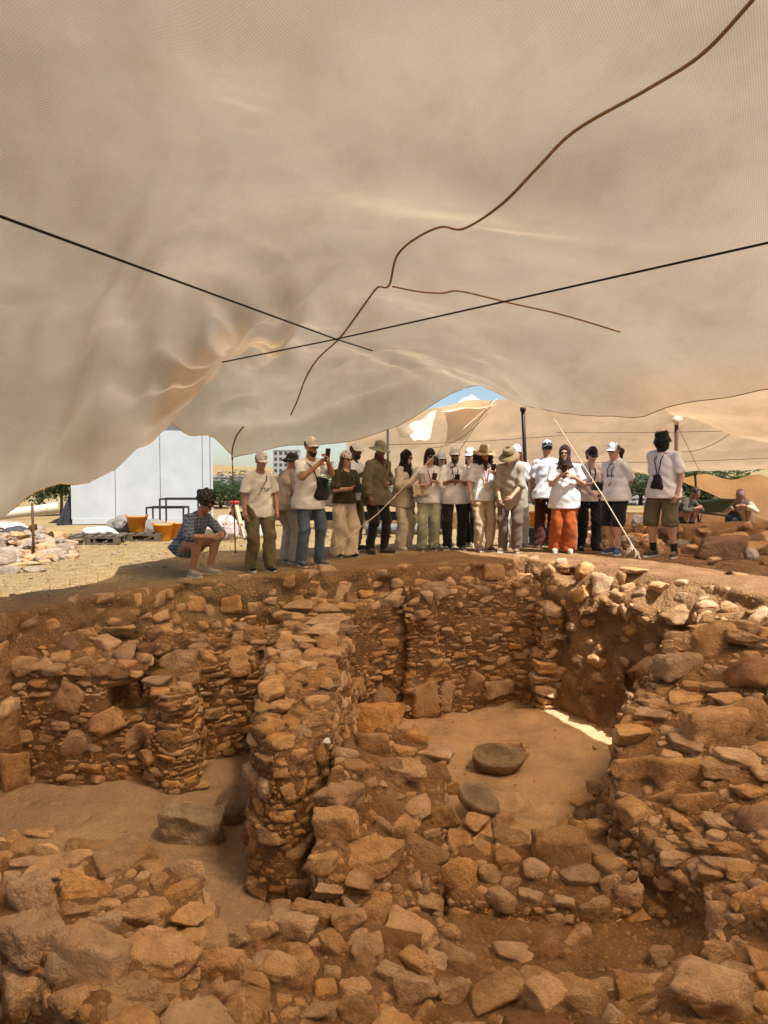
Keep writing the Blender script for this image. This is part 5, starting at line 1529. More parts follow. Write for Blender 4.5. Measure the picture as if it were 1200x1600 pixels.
            if kind == 'long':
                for sg in (-1, 1):
                    Gv.cone(Hp(sg * 0.072, 0.02, 0.0), Hp(sg * 0.095, -0.015, -0.24), 0.032 * S, 0.026 * S, 0.02)
                Gv.cone(Hp(0, 0.075, 0.0), Hp(0, 0.10, -0.24), 0.055 * S, 0.06 * S, 0.03)
            else:
                Gv.cone(Hp(0, 0.10, 0.01), Hp(0, 0.165, -0.03), 0.028 * S, 0.045 * S, 0.02); Gv.cone(Hp(0, 0.165, -0.03), Hp(0, 0.15, -0.13), 0.045 * S, 0.025 * S, 0.02)
            Gv.folds(0.008, 45, 45, 12, seed)
        me_ = Gv.mesh('hair', m)
        if me_: link('hair', me_, root)
    def hijab(col, nm='hijab', face=True):
        m = mat_cloth('hijab %.3f %.3f %.3f' % col, col, fold=0.5)
        Gv = Vol(skull - 0.42 * S, skull + 0.24 * S, 0.011)
        Gv.ell(Hp(0, 0.016, 0.028), V3(0.092, 0.108, 0.108) * S, hrot, 0.0)
        Gv.cone(Hp(0, 0.015, -0.03), neck + up * 0.01 * S, 0.088 * S, 0.10 * S, 0.04)
        Gv.prof(pel, rot, [x * S for x in (0.40, 0.46, 0.52, 0.58)], [x * S for x in (0.12, 0.165, 0.12, 0.07)], [x * S for x in (0.12, 0.13, 0.10, 0.07)], 0.03)
        Gv.cone(Hp(0.0, -0.06, -0.11), pel + up * 0.34 * S + fw * 0.13 * S, 0.05 * S, 0.04 * S, 0.04)
        Gv.folds(0.009, 16, 16, 22, seed)
        if face: Gv.ell(Hp(0, -0.10, -0.022), V3(0.053, 0.075, 0.085) * S, hrot, sub=True)
        link(nm, Gv.mesh(nm, m), root)
    def scarf_cap(col, pattern=None, visor=False):
        m = mat_cloth('bandana %.2f %.2f' % (col[0], col[1]), col, fold=0.4, pattern=pattern)
        Gv = Vol(skull - 0.2 * S, skull + 0.24 * S, 0.011)
        Gv.ell(Hp(0, 0.016, 0.034), V3(0.088, 0.104, 0.102) * S, hrot, 0.0)
        Gv.cone(Hp(0, 0.10, 0.02), Hp(0.02, 0.14, -0.07), 0.03 * S, 0.018 * S, 0.02)
        Gv.cut(Hp(0, -0.08, 0.040), -(hrot[:, 2] * 0.93 + hrot[:, 1] * 0.36)); Gv.folds(0.005, 20, 20, 30, seed)
        link('bandana', Gv.mesh('bandana', m), root)
    def facecover(col):
        m = mat_cloth('face cover', col, fold=0.5)
        Gv = Vol(skull - 0.42 * S, skull + 0.24 * S, 0.011)
        Gv.ell(Hp(0, -0.012, -0.045), V3(0.086, 0.122, 0.112) * S, hrot, 0.0)
        Gv.cone(Hp(0, 0.01, -0.09), neck - up * 0.005 * S, 0.075 * S, 0.075 * S, 0.03)
        Gv.folds(0.007, 18, 18, 24, seed)
        link('face_cover', Gv.mesh('face_cover', m), root)
    def shades():
        mb = MB()
        for sg in (-1, 1):
            ring = [(sg * 0.031 + 0.023 * math.cos(a), -0.098 + 0.010 * abs(math.cos(a)) ** 2 * (1 if math.cos(a) * sg > 0 else 0.2), 0.006 + 0.0155 * math.sin(a)) for a in [2 * math.pi * k / 14 for k in range(14)]]
            mb.add(ring + [(x, y + 0.006, z) for x, y, z in ring], [tuple(range(14)), tuple(range(14, 28))[::-1]] + [(k, 14 + k, 14 + (k + 1) % 14, (k + 1) % 14) for k in range(14)])
            mb.bar((sg * 0.060, -0.088, 0.014), (sg * 0.080, 0.010, 0.012), 0.004, 0.007)
        mb.bar((-0.010, -0.101, 0.014), (0.010, -0.101, 0.014), 0.004, 0.005)
        put(mb, 'sunglasses', M_LENS, False)
    def mouth_eyes():
        mb = MB().lathe([(0, -0.005), (0.016, -0.002), (0.016, 0.002), (0, 0.005)], (0, -0.0965, -0.064), 12, 1.25, 0.35); put(mb, 'lips', M_LIP)
        if not glasses:
            for sg in (-1, 1):
                mb = MB().lathe([(0, -0.006), (0.010, -0.003), (0.010, 0.003), (0, 0.006)], (sg * 0.031, -0.0865, 0.006), 10, 1.1, 0.5); put(mb, 'eye', M_EYE)
    def beard_(col):
        m = mat_hair('hair ' + col, HAIRC[col])
        Gv = Vol(skull - 0.25 * S, skull + 0.15 * S, 0.010)
        Gv.ell(Hp(0, -0.036, -0.055), V3(0.062, 0.068, 0.074) * S, hrot, 0.0); Gv.ell(Hp(0, -0.072, -0.10), V3(0.036, 0.03, 0.03) * S, hrot, 0.02)
        Gv.cut(Hp(0, -0.05, -0.046), hrot[:, 2] * 0.9 - hrot[:, 1] * 0.35)
        Gv.ell(Hp(0, -0.112, -0.064), V3(0.02, 0.02, 0.007) * S, hrot, sub=True); Gv.folds(0.004, 60, 60, 60, seed)
        link('beard', Gv.mesh('beard', m), root)
    if top: upper(*top[0:2], **(top[2] if len(top) > 2 else {}))
    if bottom: lower(*bottom[0:2], **(bottom[2] if len(bottom) > 2 else {}))
    if shoes: shoe(*shoes[0:1], **(shoes[1] if len(shoes) > 1 else {}))
    fn = dict(cap=cap, brimhat=brimhat, hairdo=hairdo, hijab=hijab, scarf=scarf_cap, facecover=facecover)
    for sp in (hair or []): fn[sp[0]](*sp[1:])
    for sp in (hat or []):
        kw = sp[-1] if isinstance(sp[-1], dict) else {}
        ar = sp[1:-1] if kw else sp[1:]
        fn[sp[0]](*ar, **kw)
    if glasses: shades()
    if not any(h_[0] == 'facecover' for h_ in (hat or [])): mouth_eyes()
    if beard: beard_(beard)
    for ex in extras:
        if ex[0] == 'upper': upper(*ex[1:3], **(ex[3] if len(ex) > 3 else {}))
        elif ex[0] == 'strap':          # band from one shoulder to the other hip, or a lanyard round the neck
            kind, mat = ex[1], ex[2]
            front = 0.15 * S
            if kind == 'lanyard':
                zc = ex[3] if len(ex) > 3 else 0.22
                p_ = [neck + rt * -0.05 * S + up * -0.02 * S + fw * 0.03 * S, pel + up * 0.40 * S - rt * 0.045 * S + fw * 0.150 * S, pel + up * zc * S + fw * 0.158 * S, pel + up * 0.40 * S + rt * 0.045 * S + fw * 0.150 * S, neck + rt * 0.05 * S + up * -0.02 * S + fw * 0.03 * S]
            else:
                sg = -1 if kind == 'left' else 1
                p_ = [pel + up * 0.36 * S + rt * sg * 0.06 * S - fw * 0.135 * S, pel + up * 0.51 * S + rt * sg * 0.10 * S - fw * 0.05 * S, pel + up * 0.515 * S + rt * sg * 0.10 * S + fw * 0.02 * S, pel + up * 0.42 * S + rt * sg * 0.06 * S + fw * 0.145 * S, pel + up * 0.22 * S - rt * sg * 0.05 * S + fw * 0.152 * S, pel + up * 0.06 * S - rt * sg * 0.15 * S + fw * 0.09 * S]
            mb = MB()
            for a_, b_ in zip(p_[:-1], p_[1:]): mb.bar(a_, b_, ex[4] if len(ex) > 4 else 0.012, 0.006)
            mb.build('strap', mat, root)
        elif ex[0] == 'badge':
            mb = MB(); q = pel + up * ex[1] * S + fw * 0.165 * S
            mb.box(q, (0.085, 0.006, 0.11)); mb.build('badge', mat_simple('badge card', (0.62, 0.58, 0.50), 0.5), root)
        elif ex[0] == 'scarf':
            Gv = Vol(neck - 0.25, neck + 0.15, 0.011); Gv.cone(neck + fw * 0.02, neck + up * 0.05 * S, 0.078 * S, 0.068 * S, 0.01)
            Gv.cone(neck + fw * 0.07 * S, neck + fw * 0.12 * S - up * 0.13 * S, 0.03, 0.022, 0.03); Gv.folds(0.006, 20, 20, 25, seed)
            link('neck_scarf', Gv.mesh('neck_scarf', mat_cloth('neck scarf', ex[1], fold=0.5)), root)
    M4 = Matrix.Translation(Vector(root.location)) @ Matrix.Rotation(R(face_deg), 4, 'Z')
    W = lambda p_: M4 @ Vector(p_)
    return dict(root=root, wrist=[W(x) for x in wr], elbow=[W(x) for x in el], pel=W(pel), chest=W(chest), neck=W(neck), M=M4, S=S,
                up=M4.to_3x3() @ Vector(up), fw=M4.to_3x3() @ Vector(fw), rt=M4.to_3x3() @ Vector(rt),
                hand=[W(wr[i] + (wr[i] - el[i]) / np.linalg.norm(wr[i] - el[i]) * 0.075) for i in (0, 1)], face=face_deg)

def phone(pr, s, label, col=(0.012, 0.012, 0.014), tilt=60):
    root = empty('phone', pr['hand'][s] + pr['fw'] * 0.03 + Vector((0, 0, 0.035))); tag(root, label, 'phone')
    root.rotation_euler = Euler((R(90 - tilt), 0, R(pr['face'])))
    MB().box((0, 0, 0), (0.074, 0.009, 0.152)).build('case', mat_simple('phone case %.2f' % col[0], col, 0.35), root)
    MB().box((0, 0.0062, 0), (0.066, 0.002, 0.142)).build('screen', M_LENS, root)
    MB().box((-0.018, -0.0062, 0.05), (0.026, 0.003, 0.03)).build('lens_bump', M_BLACK, root)
def camera_thing(loc, rz, label, k=1.0):
    root = empty('camera', loc, rz); tag(root, label, 'camera')
    mb = MB().box((0, 0, 0), (0.135 * k, 0.055 * k, 0.092 * k)); mb.box((-0.05 * k, -0.03 * k, -0.005 * k), (0.03 * k, 0.03 * k, 0.08 * k)); mb.box((0, 0, 0.058 * k), (0.05 * k, 0.05 * k, 0.032 * k), None, 0.7)
    mb.build('camera_body', M_BLACK, root)
    MB().lathe([(0, -0.03), (0.034 * k, -0.03), (0.036 * k, -0.07 * k), (0.040 * k, -0.115 * k), (0.030 * k, -0.12 * k), (0.0, -0.10 * k)], (0, 0, 0), 18, m=Matrix.Rotation(R(-90), 3, 'X') @ Matrix.Rotation(R(180), 3, 'X')).build('camera_lens', M_BLACK, root, True)
def bag(loc, size, mat, label, rz=0.0, kind='tote', strap=None, name='bag'):
    root = empty(name, loc, rz); tag(root, label, 'bag')
    h = max(size) / 26
    Gv = Vol(np.array(size) * -0.75, np.array(size) * 0.75, h)
    q = np.array(size) / 2
    X, Y, Z = np.meshgrid(*[Gv.o[k] + np.arange(Gv.n[k]) * h for k in range(3)], indexing='ij', sparse=True)
    wd = 1.0 - (0.25 * (Z / q[2]) if kind == 'pouch' else 0.12 * (Z / q[2]))
    Gv.f = (((np.abs(X / (q[0] * wd)) ** 4 + np.abs(Y / (q[1] * wd)) ** 2.5 + np.abs(Z / q[2]) ** 5) ** 0.25 - 1) * min(q)).astype(np.float32)
    Gv.folds(0.016, 14, 14, 10, random.uniform(0, 9))
    link('bag_body', Gv.mesh('bag_body', mat), root)
    if strap:
        mb = MB(); P = [Vector(p_) - Vector(loc) for p_ in strap]
        P = [Matrix.Rotation(-rz, 3, 'Z') @ p_ for p_ in P]
        mb.tube(P, 0.009, 6); mb.build('handle', mat, root, True)
    return root

# ---- garments
C_W = mat_cloth('white cotton', WHITE)
C_W2 = mat_cloth('white polo', (0.69, 0.70, 0.74))
C_WP = mat_cloth('white printed tee', (0.66, 0.645, 0.64), prnt=(-0.02, 0.12, 1.10, 1.145, (0.07, 0.07, 0.12)))
C_WP2 = mat_cloth('white printed polo', (0.70, 0.69, 0.70), prnt=(-0.10, 0.05, 1.13, 1.17, (0.14, 0.14, 0.17)))
C_BEIGE = mat_cloth('beige linen', (0.50, 0.42, 0.33)); C_CREAM = mat_cloth('cream trousers', (0.60, 0.50, 0.37)); C_OLIVE = mat_cloth('olive cotton', (0.13, 0.105, 0.055)); C_OLIVE_D = mat_cloth('dark olive cotton', (0.045, 0.04, 0.022))
C_JEANS = mat_cloth('blue denim', (0.075, 0.105, 0.145), fold=0.45); C_JACKET = mat_cloth('khaki jacket', (0.135, 0.115, 0.075)); C_GREENP = mat_cloth('pale green cargo', (0.32, 0.32, 0.22)); C_TAUPE = mat_cloth('taupe trousers', (0.16, 0.115, 0.09))
C_RUST = mat_cloth('rust trousers', (0.36, 0.085, 0.018)); C_KHSH = mat_cloth('khaki shirt', (0.34, 0.30, 0.235)); C_PINKW = mat_cloth('pinkish white shirt', (0.62, 0.54, 0.55)); C_GREY = mat_cloth('greige hoodie', (0.36, 0.28, 0.235)); C_PALEP = mat_cloth('pale trousers', (0.48, 0.43, 0.37))
C_PLAID = mat_cloth('plaid shirt', (0.055, 0.075, 0.115), plaid=(0.19, 0.22, 0.28)); C_SHORTG = mat_cloth('greige shorts', (0.24, 0.19, 0.155)); C_SKIRT = mat_cloth('patterned skirt', (0.05, 0.05, 0.055), pattern=(0.25, 0.25, 0.27)); C_BURG = mat_cloth('maroon trousers', (0.07, 0.02, 0.016)); C_SHORTO = mat_cloth('olive shorts', (0.115, 0.095, 0.05))
M_STRAP_B = mat_simple('blue-black strap', (0.015, 0.016, 0.03), 0.8)
M_STRAP_R = mat_simple('red lanyard', (0.30, 0.02, 0.03), 0.8)
CW = (0.66, 0.64, 0.62); NAVY = (0.03, 0.04, 0.09)

P0 = person('person in blue plaid shirt and grey shorts squatting at the trench edge', 306, 895, 10.25, 1.80, 62, 'tan', lean=30, head=(4, 4), arms=['knee', 'knee'], crouch=True, hip=(0, 0.18, 0.36),
    feet=[(-0.14, -0.06, -8), (0.13, -0.10, 10)], top=('shirt', C_PLAID, dict(sleeve=1.25, hem=-0.06, loose=0.015, off=0.024)), bottom=('shorts', C_SHORTG, dict(kind='shorts', thigh_r=0.105, knee_r=0.085)), shoes=((0.30, 0.27, 0.22), dict(hi_=0.02)), hair=[('hairdo', 'dark', 'curly')], group='visitors standing along the trench rim')
P1 = person('person in white printed tee and baggy olive trousers beside the squatting one', 405, 893, 10.5, 1.66, 28, 'tan', lean=8, head=(10, 22), arms=['hang', 'hang'], top=('tee_shirt', C_WP, dict(hem=-0.12, loose=0.02)),
    bottom=('trousers', C_OLIVE, dict(knee_r=0.092, ank_r=0.085, thigh_r=0.112, amp=0.014)), shoes=((0.016, 0.015, 0.016),), hat=[('cap', CW, NAVY)], hair=[('hairdo', 'black', 'short')], extras=[('strap', 'right', M_STRAP_B)], feet=[(-0.11, 0.02, -4), (0.12, -0.10, 10)])
P2 = person('person in greige hooded top and pale trousers, seen from behind with a tote', 452, 884, 11.2, 1.64, 130, 'tan', lean=6, head=(0, 18), arms=[(-0.18, 0.18, -0.14), (0.18, 0.2, -0.12)], top=('hooded_top', C_GREY, dict(sleeve=1.9, hem=-0.10, loose=0.03, off=0.03)),
    bottom=('trousers', C_PALEP, dict(knee_r=0.088, ank_r=0.085, thigh_r=0.108, amp=0.013)), shoes=((0.32, 0.26, 0.21),), hair=[('hairdo', 'black', 'short')], hat=[('brimhat', (0.03, 0.03, 0.035), 0.05)])
P3 = person('tall bearded person in white tee and jeans holding up a phone', 484, 885, 10.7, 1.81, 40, 'tan', lean=3, head=(4, 12), arms=[(-0.10, 0.34, 0.10), (0.03, 0.38, 0.16)], top=('tee_shirt', C_W, dict(hem=-0.14, loose=0.03, off=0.022)),
    bottom=('jeans', C_JEANS, dict(knee_r=0.078, ank_r=0.072, thigh_r=0.105, amp=0.011)), shoes=((0.11, 0.10, 0.09),), hat=[('cap', CW, NAVY)], hair=[('hairdo', 'dark', 'short')], beard='dark', extras=[('strap', 'left', M_BLACKF, 0.2, 0.035)], feet=[(-0.13, 0.02, -10), (0.14, -0.02, 14)])
P4 = person('person in dark olive shirt, patterned bandana and wide cream trousers', 537, 868, 11.6, 1.62, 38, 'fair', lean=3, head=(6, 14), arms=[(-0.06, 0.25, -0.14), (0.08, 0.27, -0.14)], top=('shirt', C_OLIVE_D, dict(hem=-0.03, loose=0.02, sleeve=0.95, off=0.022)),
    bottom=('wide_trousers', C_CREAM, dict(knee_r=0.11, ank_r=0.135, thigh_r=0.115, amp=0.013)), shoes=((0.016, 0.015, 0.016),), hat=[('scarf', (0.55, 0.50, 0.46), (0.05, 0.04, 0.05))], hair=[('hairdo', 'brown', 'long')], extras=[('strap', 'lanyard', M_BLACKF, 0.16)])
P5 = person('person in white cap half hidden behind the patterned bandana, holding a phone', 553, 862, 12.5, 1.76, 60, 'dark', lean=3, head=(0, 14), arms=[(-0.1, 0.32, 0.02), (0.05, 0.36, 0.04)], top=('shirt', C_W2, dict(sleeve=0.85)),
    bottom=('trousers', C_OLIVE, {}), shoes=((0.03, 0.03, 0.03),), hat=[('cap', (0.74, 0.73, 0.72), None)], hair=[('hairdo', 'black', 'short')], glasses=False, beard='black')
P6 = person('person in green bucket hat, khaki jacket and black trousers', 590, 866, 11.9, 1.76, 42, 'brown', lean=5, head=(6, 16), arms=['hang', (0.10, 0.12, -0.2)], top=('jacket', C_JACKET, dict(sleeve=1.85, hem=-0.16, loose=0.03, off=0.032)),
    bottom=('trousers', M_BLACKF, dict(knee_r=0.078, ank_r=0.068, thigh_r=0.105)), shoes=((0.075, 0.06, 0.045), dict(sole=False)), hat=[('brimhat', (0.19, 0.20, 0.145), 0.075, dict(droop=0.02))], hair=[('hairdo', 'black', 'short')], extras=[('scarf', (0.10, 0.025, 0.025)), ('strap', 'right', M_BLACKF, 0.2, 0.03)])
P7 = person('person in black hijab and beige jacket with beige trousers looking at a phone', 630, 858, 12.3, 1.62, 52, 'fair', lean=4, head=(4, 16), arms=[(-0.10, 0.26, -0.08), (0.10, 0.28, -0.06)], top=('jacket', C_BEIGE, dict(sleeve=1.9, hem=-0.17, loose=0.025, off=0.028)),
    bottom=('trousers', C_BEIGE, dict(knee_r=0.092, ank_r=0.095, thigh_r=0.108, amp=0.012)), shoes=((0.45, 0.40, 0.34),), hat=[('hijab', (0.012, 0.011, 0.012))])
P8 = person('person in black headscarf, white shirt and pale green cargo trousers with a handbag', 668, 856, 12.2, 1.64, 12, 'fair', lean=4, head=(6, 18), arms=[(-0.16, 0.16, -0.16), (0.05, 0.25, -0.08)], top=('shirt', C_W, dict(sleeve=1.6, hem=-0.10, loose=0.025)),
    bottom=('cargo_trousers', C_GREENP, dict(knee_r=0.095, ank_r=0.09, thigh_r=0.115, amp=0.014)), shoes=((0.10, 0.08, 0.07),), hat=[('scarf', (0.014, 0.013, 0.015)), ('cap', (0.014, 0.013, 0.014), None, dict(low=0.032))], hair=[('hairdo', 'dark', 'long')], extras=[('strap', 'lanyard', M_STRAP_R, 0.2)])
P9 = person('person in white cap and dark patterned skirt half hidden left of the black-bearded one', 690, 851, 12.9, 1.60, 25, 'fair', lean=2, head=(-10, 14), arms=['hang', (0.05, 0.2, -0.12)], top=('shirt', C_W2, dict(hem=-0.1)), bottom=('skirt', C_SKIRT, dict(kind='skirt', cutz=0.33)),
    shoes=((0.10, 0.08, 0.07),), hat=[('cap', CW, NAVY)], hair=[('hairdo', 'brown', 'long')])
P10 = person('bearded person in white cap, white polo and black trousers looking at a phone', 710, 853, 12.2, 1.66, -2, 'brown', lean=4, head=(0, 14), arms=[(-0.07, 0.25, -0.10), (0.07, 0.26, -0.10)], top=('polo_shirt', C_W2, dict(hem=-0.13, loose=0.03, off=0.022)),
    bottom=('trousers', M_BLACKF, dict(knee_r=0.085, ank_r=0.075, thigh_r=0.11)), shoes=((0.10, 0.095, 0.09),), hat=[('cap', CW, NAVY)], hair=[('hairdo', 'black', 'short')], beard='black', extras=[('strap', 'lanyard', M_STRAP_B, 0.18)], feet=[(-0.12, 0.02, -16), (0.12, 0.0, 16)])
P11 = person('person in white cap and black trousers half hidden left of the straw hat', 738, 850, 12.9, 1.67, -32, 'fair', lean=4, head=(-6, 14), arms=['hang', (0.05, 0.2, -0.1)], top=('shirt', C_W2, dict(hem=-0.1)), bottom=('trousers', M_BLACKF, dict(knee_r=0.09, ank_r=0.085)),
    shoes=((0.5, 0.48, 0.45),), hat=[('cap', CW, NAVY)], hair=[('hairdo', 'dark', 'long')])
P12 = person('person with straw sun hat, dark curls, white polo and beige trousers', 756, 857, 12.0, 1.68, 12, 'fair', lean=3, head=(4, 16), arms=['hang', (0.10, 0.24, 0.0)], top=('polo_shirt', C_W2, dict(hem=-0.09, loose=0.01)),
    bottom=('trousers', mat_cloth('beige trousers', (0.47, 0.36, 0.24)), dict(knee_r=0.085, ank_r=0.08, thigh_r=0.105, amp=0.011)), shoes=((0.06, 0.05, 0.045),), hat=[('brimhat', (0.36, 0.25, 0.13), 0.105, dict(crown=0.115, droop=0.012, band=(0.25, 0.16, 0.08), wavy=0.012))], hair=[('hairdo', 'black', 'bigcurly')], extras=[('scarf', (0.42, 0.02, 0.025)), ('strap', 'lanyard', M_STRAP_R, 0.17), ('badge', 0.16)])
P13 = person('person in khaki bucket hat and loose khaki shirt bending over the trench', 796, 861, 11.8, 1.68, -22, 'fair', lean=17, head=(-4, 26), arms=[(-0.13, 0.20, -0.34), (0.08, 0.26, -0.28)], top=('shirt', C_KHSH, dict(hem=-0.19, loose=0.035, sleeve=1.2, off=0.026)),
    bottom=('trousers', C_TAUPE, dict(knee_r=0.085, ank_r=0.074, thigh_r=0.108, amp=0.011)), shoes=((0.20, 0.13, 0.085),), hat=[('brimhat', (0.24, 0.18, 0.09), 0.078, dict(droop=0.035, band=(0.12, 0.09, 0.05)))], hair=[('hairdo', 'brown', 'short')], glasses=False)
P14 = person('person in white cap with long auburn hair, half hidden behind the khaki shirt', 806, 855, 12.8, 1.70, -6, 'fair', lean=1, head=(6, 8), arms=['hang', 'hang'], top=('shirt', C_W, dict(hem=-0.14, loose=0.02)), bottom=('wide_trousers', mat_cloth('white trousers', (0.60, 0.57, 0.52)), dict(knee_r=0.10, ank_r=0.11)),
    shoes=((0.45, 0.38, 0.30),), hat=[('cap', (0.72, 0.70, 0.69), None)], hair=[('hairdo', 'auburn', 'long')])
P15 = person('person with back turned in white cap and white tee behind the rust trousers', 853, 858, 12.3, 1.76, 168, 'tan', lean=4, head=(14, 6), arms=['hang', 'hang'], top=('tee_shirt', C_W2, dict(hem=-0.12, loose=0.02)), bottom=('trousers', C_BURG, dict(knee_r=0.085, ank_r=0.08)),
    shoes=((0.42, 0.36, 0.28),), hat=[('cap', (0.42, 0.45, 0.55), NAVY, dict(back=True))], hair=[('hairdo', 'black', 'short')], glasses=False)
P16 = person('person in brown hijab, long white polo and rust-orange wide trousers', 879, 864, 11.6, 1.64, -12, 'fair', lean=2, head=(-8, 8), arms=[(-0.06, 0.20, -0.02), (0.14, 0.20, -0.06)], top=('polo_shirt', C_WP2, dict(hem=-0.20, loose=0.035, off=0.024)),
    bottom=('wide_trousers', C_RUST, dict(knee_r=0.105, ank_r=0.118, thigh_r=0.112, amp=0.012)), shoes=((0.50, 0.46, 0.38),), hat=[('hijab', (0.045, 0.018, 0.013))], extras=[('strap', 'right', M_BLACKF, 0.2, 0.016)])
P17 = person('person in black cap and pale shirt with black trousers, looking down at a camera', 917, 860, 12.0, 1.65, 4, 'fair', lean=9, head=(4, 30), arms=[(-0.10, 0.22, -0.14), (0.16, 0.16, -0.28)], top=('shirt', C_PINKW, dict(hem=-0.08, sleeve=1.2, loose=0.025)),
    bottom=('trousers', M_BLACKF, dict(knee_r=0.09, ank_r=0.078, thigh_r=0.11)), shoes=((0.014, 0.013, 0.013), dict(sole=False)), hat=[('cap', (0.013, 0.012, 0.013), None)], hair=[('hairdo', 'dark', 'ponytail')], extras=[('strap', 'lanyard', M_BLACKF, 0.10, 0.016)])
P18 = person('person in white cap with ponytail, white polo, black shorts and blue shoes', 962, 868, 11.2, 1.65, -52, 'fair', lean=4, head=(-6, 10), arms=['back', 'back'], top=('polo_shirt', C_WP2, dict(hem=-0.08, loose=0.03, off=0.024)), bottom=('shorts', M_BLACKF, dict(kind='shorts', cutz=0.44, thigh_r=0.115, knee_r=0.105)),
    shoes=((0.045, 0.10, 0.19),), hat=[('cap', (0.74, 0.73, 0.74), NAVY, dict(brim=0.10))], hair=[('hairdo', 'dark', 'ponytail')], extras=[('strap', 'lanyard', M_STRAP_B, 0.05)])
P19 = person('tall person in black bucket hat and black face cover with olive shorts', 1034, 870, 10.8, 1.82, -48, 'fair', lean=3, head=(-4, 16), arms=[(-0.05, 0.0, -0.46), 'hang'], top=('tee_shirt', C_WP2, dict(hem=-0.11, loose=0.03, off=0.024)), bottom=('shorts', C_SHORTO, dict(kind='shorts', cutz=0.42, thigh_r=0.115, knee_r=0.108)),
    shoes=((0.075, 0.06, 0.03), dict(sock=(0.02, 0.016, 0.014))), hat=[('facecover', (0.010, 0.010, 0.011)), ('brimhat', (0.011, 0.011, 0.012), 0.028, dict(droop=0.055, crown=0.09))], glasses=False, extras=[('strap', 'lanyard', M_STRAP_B, 0.16, 0.014)], feet=[(-0.12, 0.0, -14), (0.15, 0.06, 16)])
P20 = person('worker in pale robe and red-white headscarf squatting far right by the curtain', 1158, 812, 17.2, 1.70, -30, 'brown', lean=40, head=(0, 0), arms=['knee', 'knee'], crouch=True, hip=(0, 0.16, 0.28), feet=[(-0.13, -0.05, -8), (0.13, -0.08, 8)], top=('robe', mat_cloth('pale robe', (0.46, 0.38, 0.28)), dict(sleeve=1.9, hem=-0.12, loose=0.05)),
    bottom=('trousers', mat_cloth('pale robe', (0.46, 0.38, 0.28)), dict(kind='crouch', cutz=0.08)), shoes=((0.08, 0.06, 0.05),), hat=[('hijab', (0.30, 0.19, 0.17), 'headscarf')], glasses=False, group='workers in the background')
P21 = person('worker in dark grey clothes squatting behind the olive shorts', 1069, 812, 16.6, 1.68, 40, 'brown', lean=36, head=(0, 0), arms=['knee', 'knee'], crouch=True, hip=(0, 0.16, 0.30), feet=[(-0.13, -0.05, -8), (0.13, -0.08, 8)], top=('shirt', mat_cloth('dark grey shirt', (0.07, 0.055, 0.045)), dict(sleeve=1.8, hem=-0.12, loose=0.03)),
    bottom=('trousers', M_BLACKF, dict(kind='crouch', cutz=0.08)), shoes=((0.03, 0.03, 0.03),), hair=[('hairdo', 'black', 'short')], glasses=False, group='workers in the background')

# ---- things held and carried
phone(P3, 1, 'black phone held up by the tall bearded person in white tee', tilt=80)
phone(P5, 1, 'black phone held out beside the green bucket hat', tilt=75)
phone(P7, 1, 'phone held by the person in black hijab', (0.20, 0.06, 0.05), 50)
phone(P8, 1, 'brown phone held by the person in black headscarf', (0.10, 0.035, 0.02), 60)
phone(P10, 1, 'black phone held in both hands by the bearded person in polo', tilt=45)
phone(P12, 1, 'dark phone held by the person in straw hat', (0.05, 0.02, 0.02), 60)
phone(P16, 0, 'brown phone held by the person in brown hijab', (0.06, 0.025, 0.015), 70)
camera_thing((P4['hand'][0] + P4['hand'][1]) / 2 + P4['fw'] * 0.03 + Vector((0, 0, -0.02)), R(40), 'black camera held at the waist above wide cream trousers')
camera_thing(P17['hand'][0] + P17['fw'] * 0.04 + P17['rt'] * 0.06 + Vector((0, 0, -0.03)), R(10), 'black camera held by the person in black cap', 1.1)
q = P3['pel'] + P3['up'] * 0.14 + P3['fw'] * 0.17 + P3['rt'] * 0.10
bag(q, (0.21, 0.10, 0.32), mat_cloth('black nylon', (0.014, 0.014, 0.015), rough=0.6), 'black crossbody sling bag on the chest of the jeans wearer', R(40), 'pouch')
q = P2['pel'] + P2['up'] * -0.02 + Vector((-0.28, -0.05, -0.02))
bag(q, (0.27, 0.10, 0.36), mat_cloth('white canvas', (0.56, 0.53, 0.49)), 'white canvas tote hanging beside the greige hooded top', R(-20), strap=[q + Vector((-0.06, 0, 0.16)), q + Vector((0.10, 0.02, 0.44)), P2['neck'] + P2['rt'] * 0.14 + Vector((0, 0, -0.01)), q + Vector((0.16, 0.02, 0.3)), q + Vector((0.08, 0, 0.16))])
q = P4['pel'] + Vector((-0.20, -0.06, 0.02))
bag(q, (0.17, 0.09, 0.17), mat_cloth('white canvas', (0.56, 0.53, 0.49)), 'small white cloth bag at the hip of wide cream trousers', R(20), strap=[q + Vector((-0.04, 0, 0.08)), P4['neck'] + P4['rt'] * -0.09 + P4['fw'] * 0.06 + Vector((0, 0, -0.03)), q + Vector((0.05, 0, 0.08))])
q = P8['pel'] + P8['fw'] * 0.16 + Vector((-0.18, 0, 0.10))
bag(q, (0.26, 0.12, 0.18), mat_cloth('beige handbag', (0.46, 0.38, 0.27), pattern=(0.2, 0.15, 0.1)), 'beige patterned handbag hanging in front of the pale green cargo trousers', R(12), strap=[q + Vector((-0.10, 0, 0.08)), q + Vector((-0.02, 0.02, 0.27)), q + Vector((0.06, 0, 0.27)), q + Vector((0.10, 0, 0.08))])
q = P19['pel'] + P19['up'] * 0.13 + P19['fw'] * 0.19 
bag(q, (0.125, 0.07, 0.21), mat_cloth('black nylon', (0.014, 0.014, 0.015), rough=0.6), 'black camera pouch hanging on the chest of the tall person', R(-38), 'pouch')
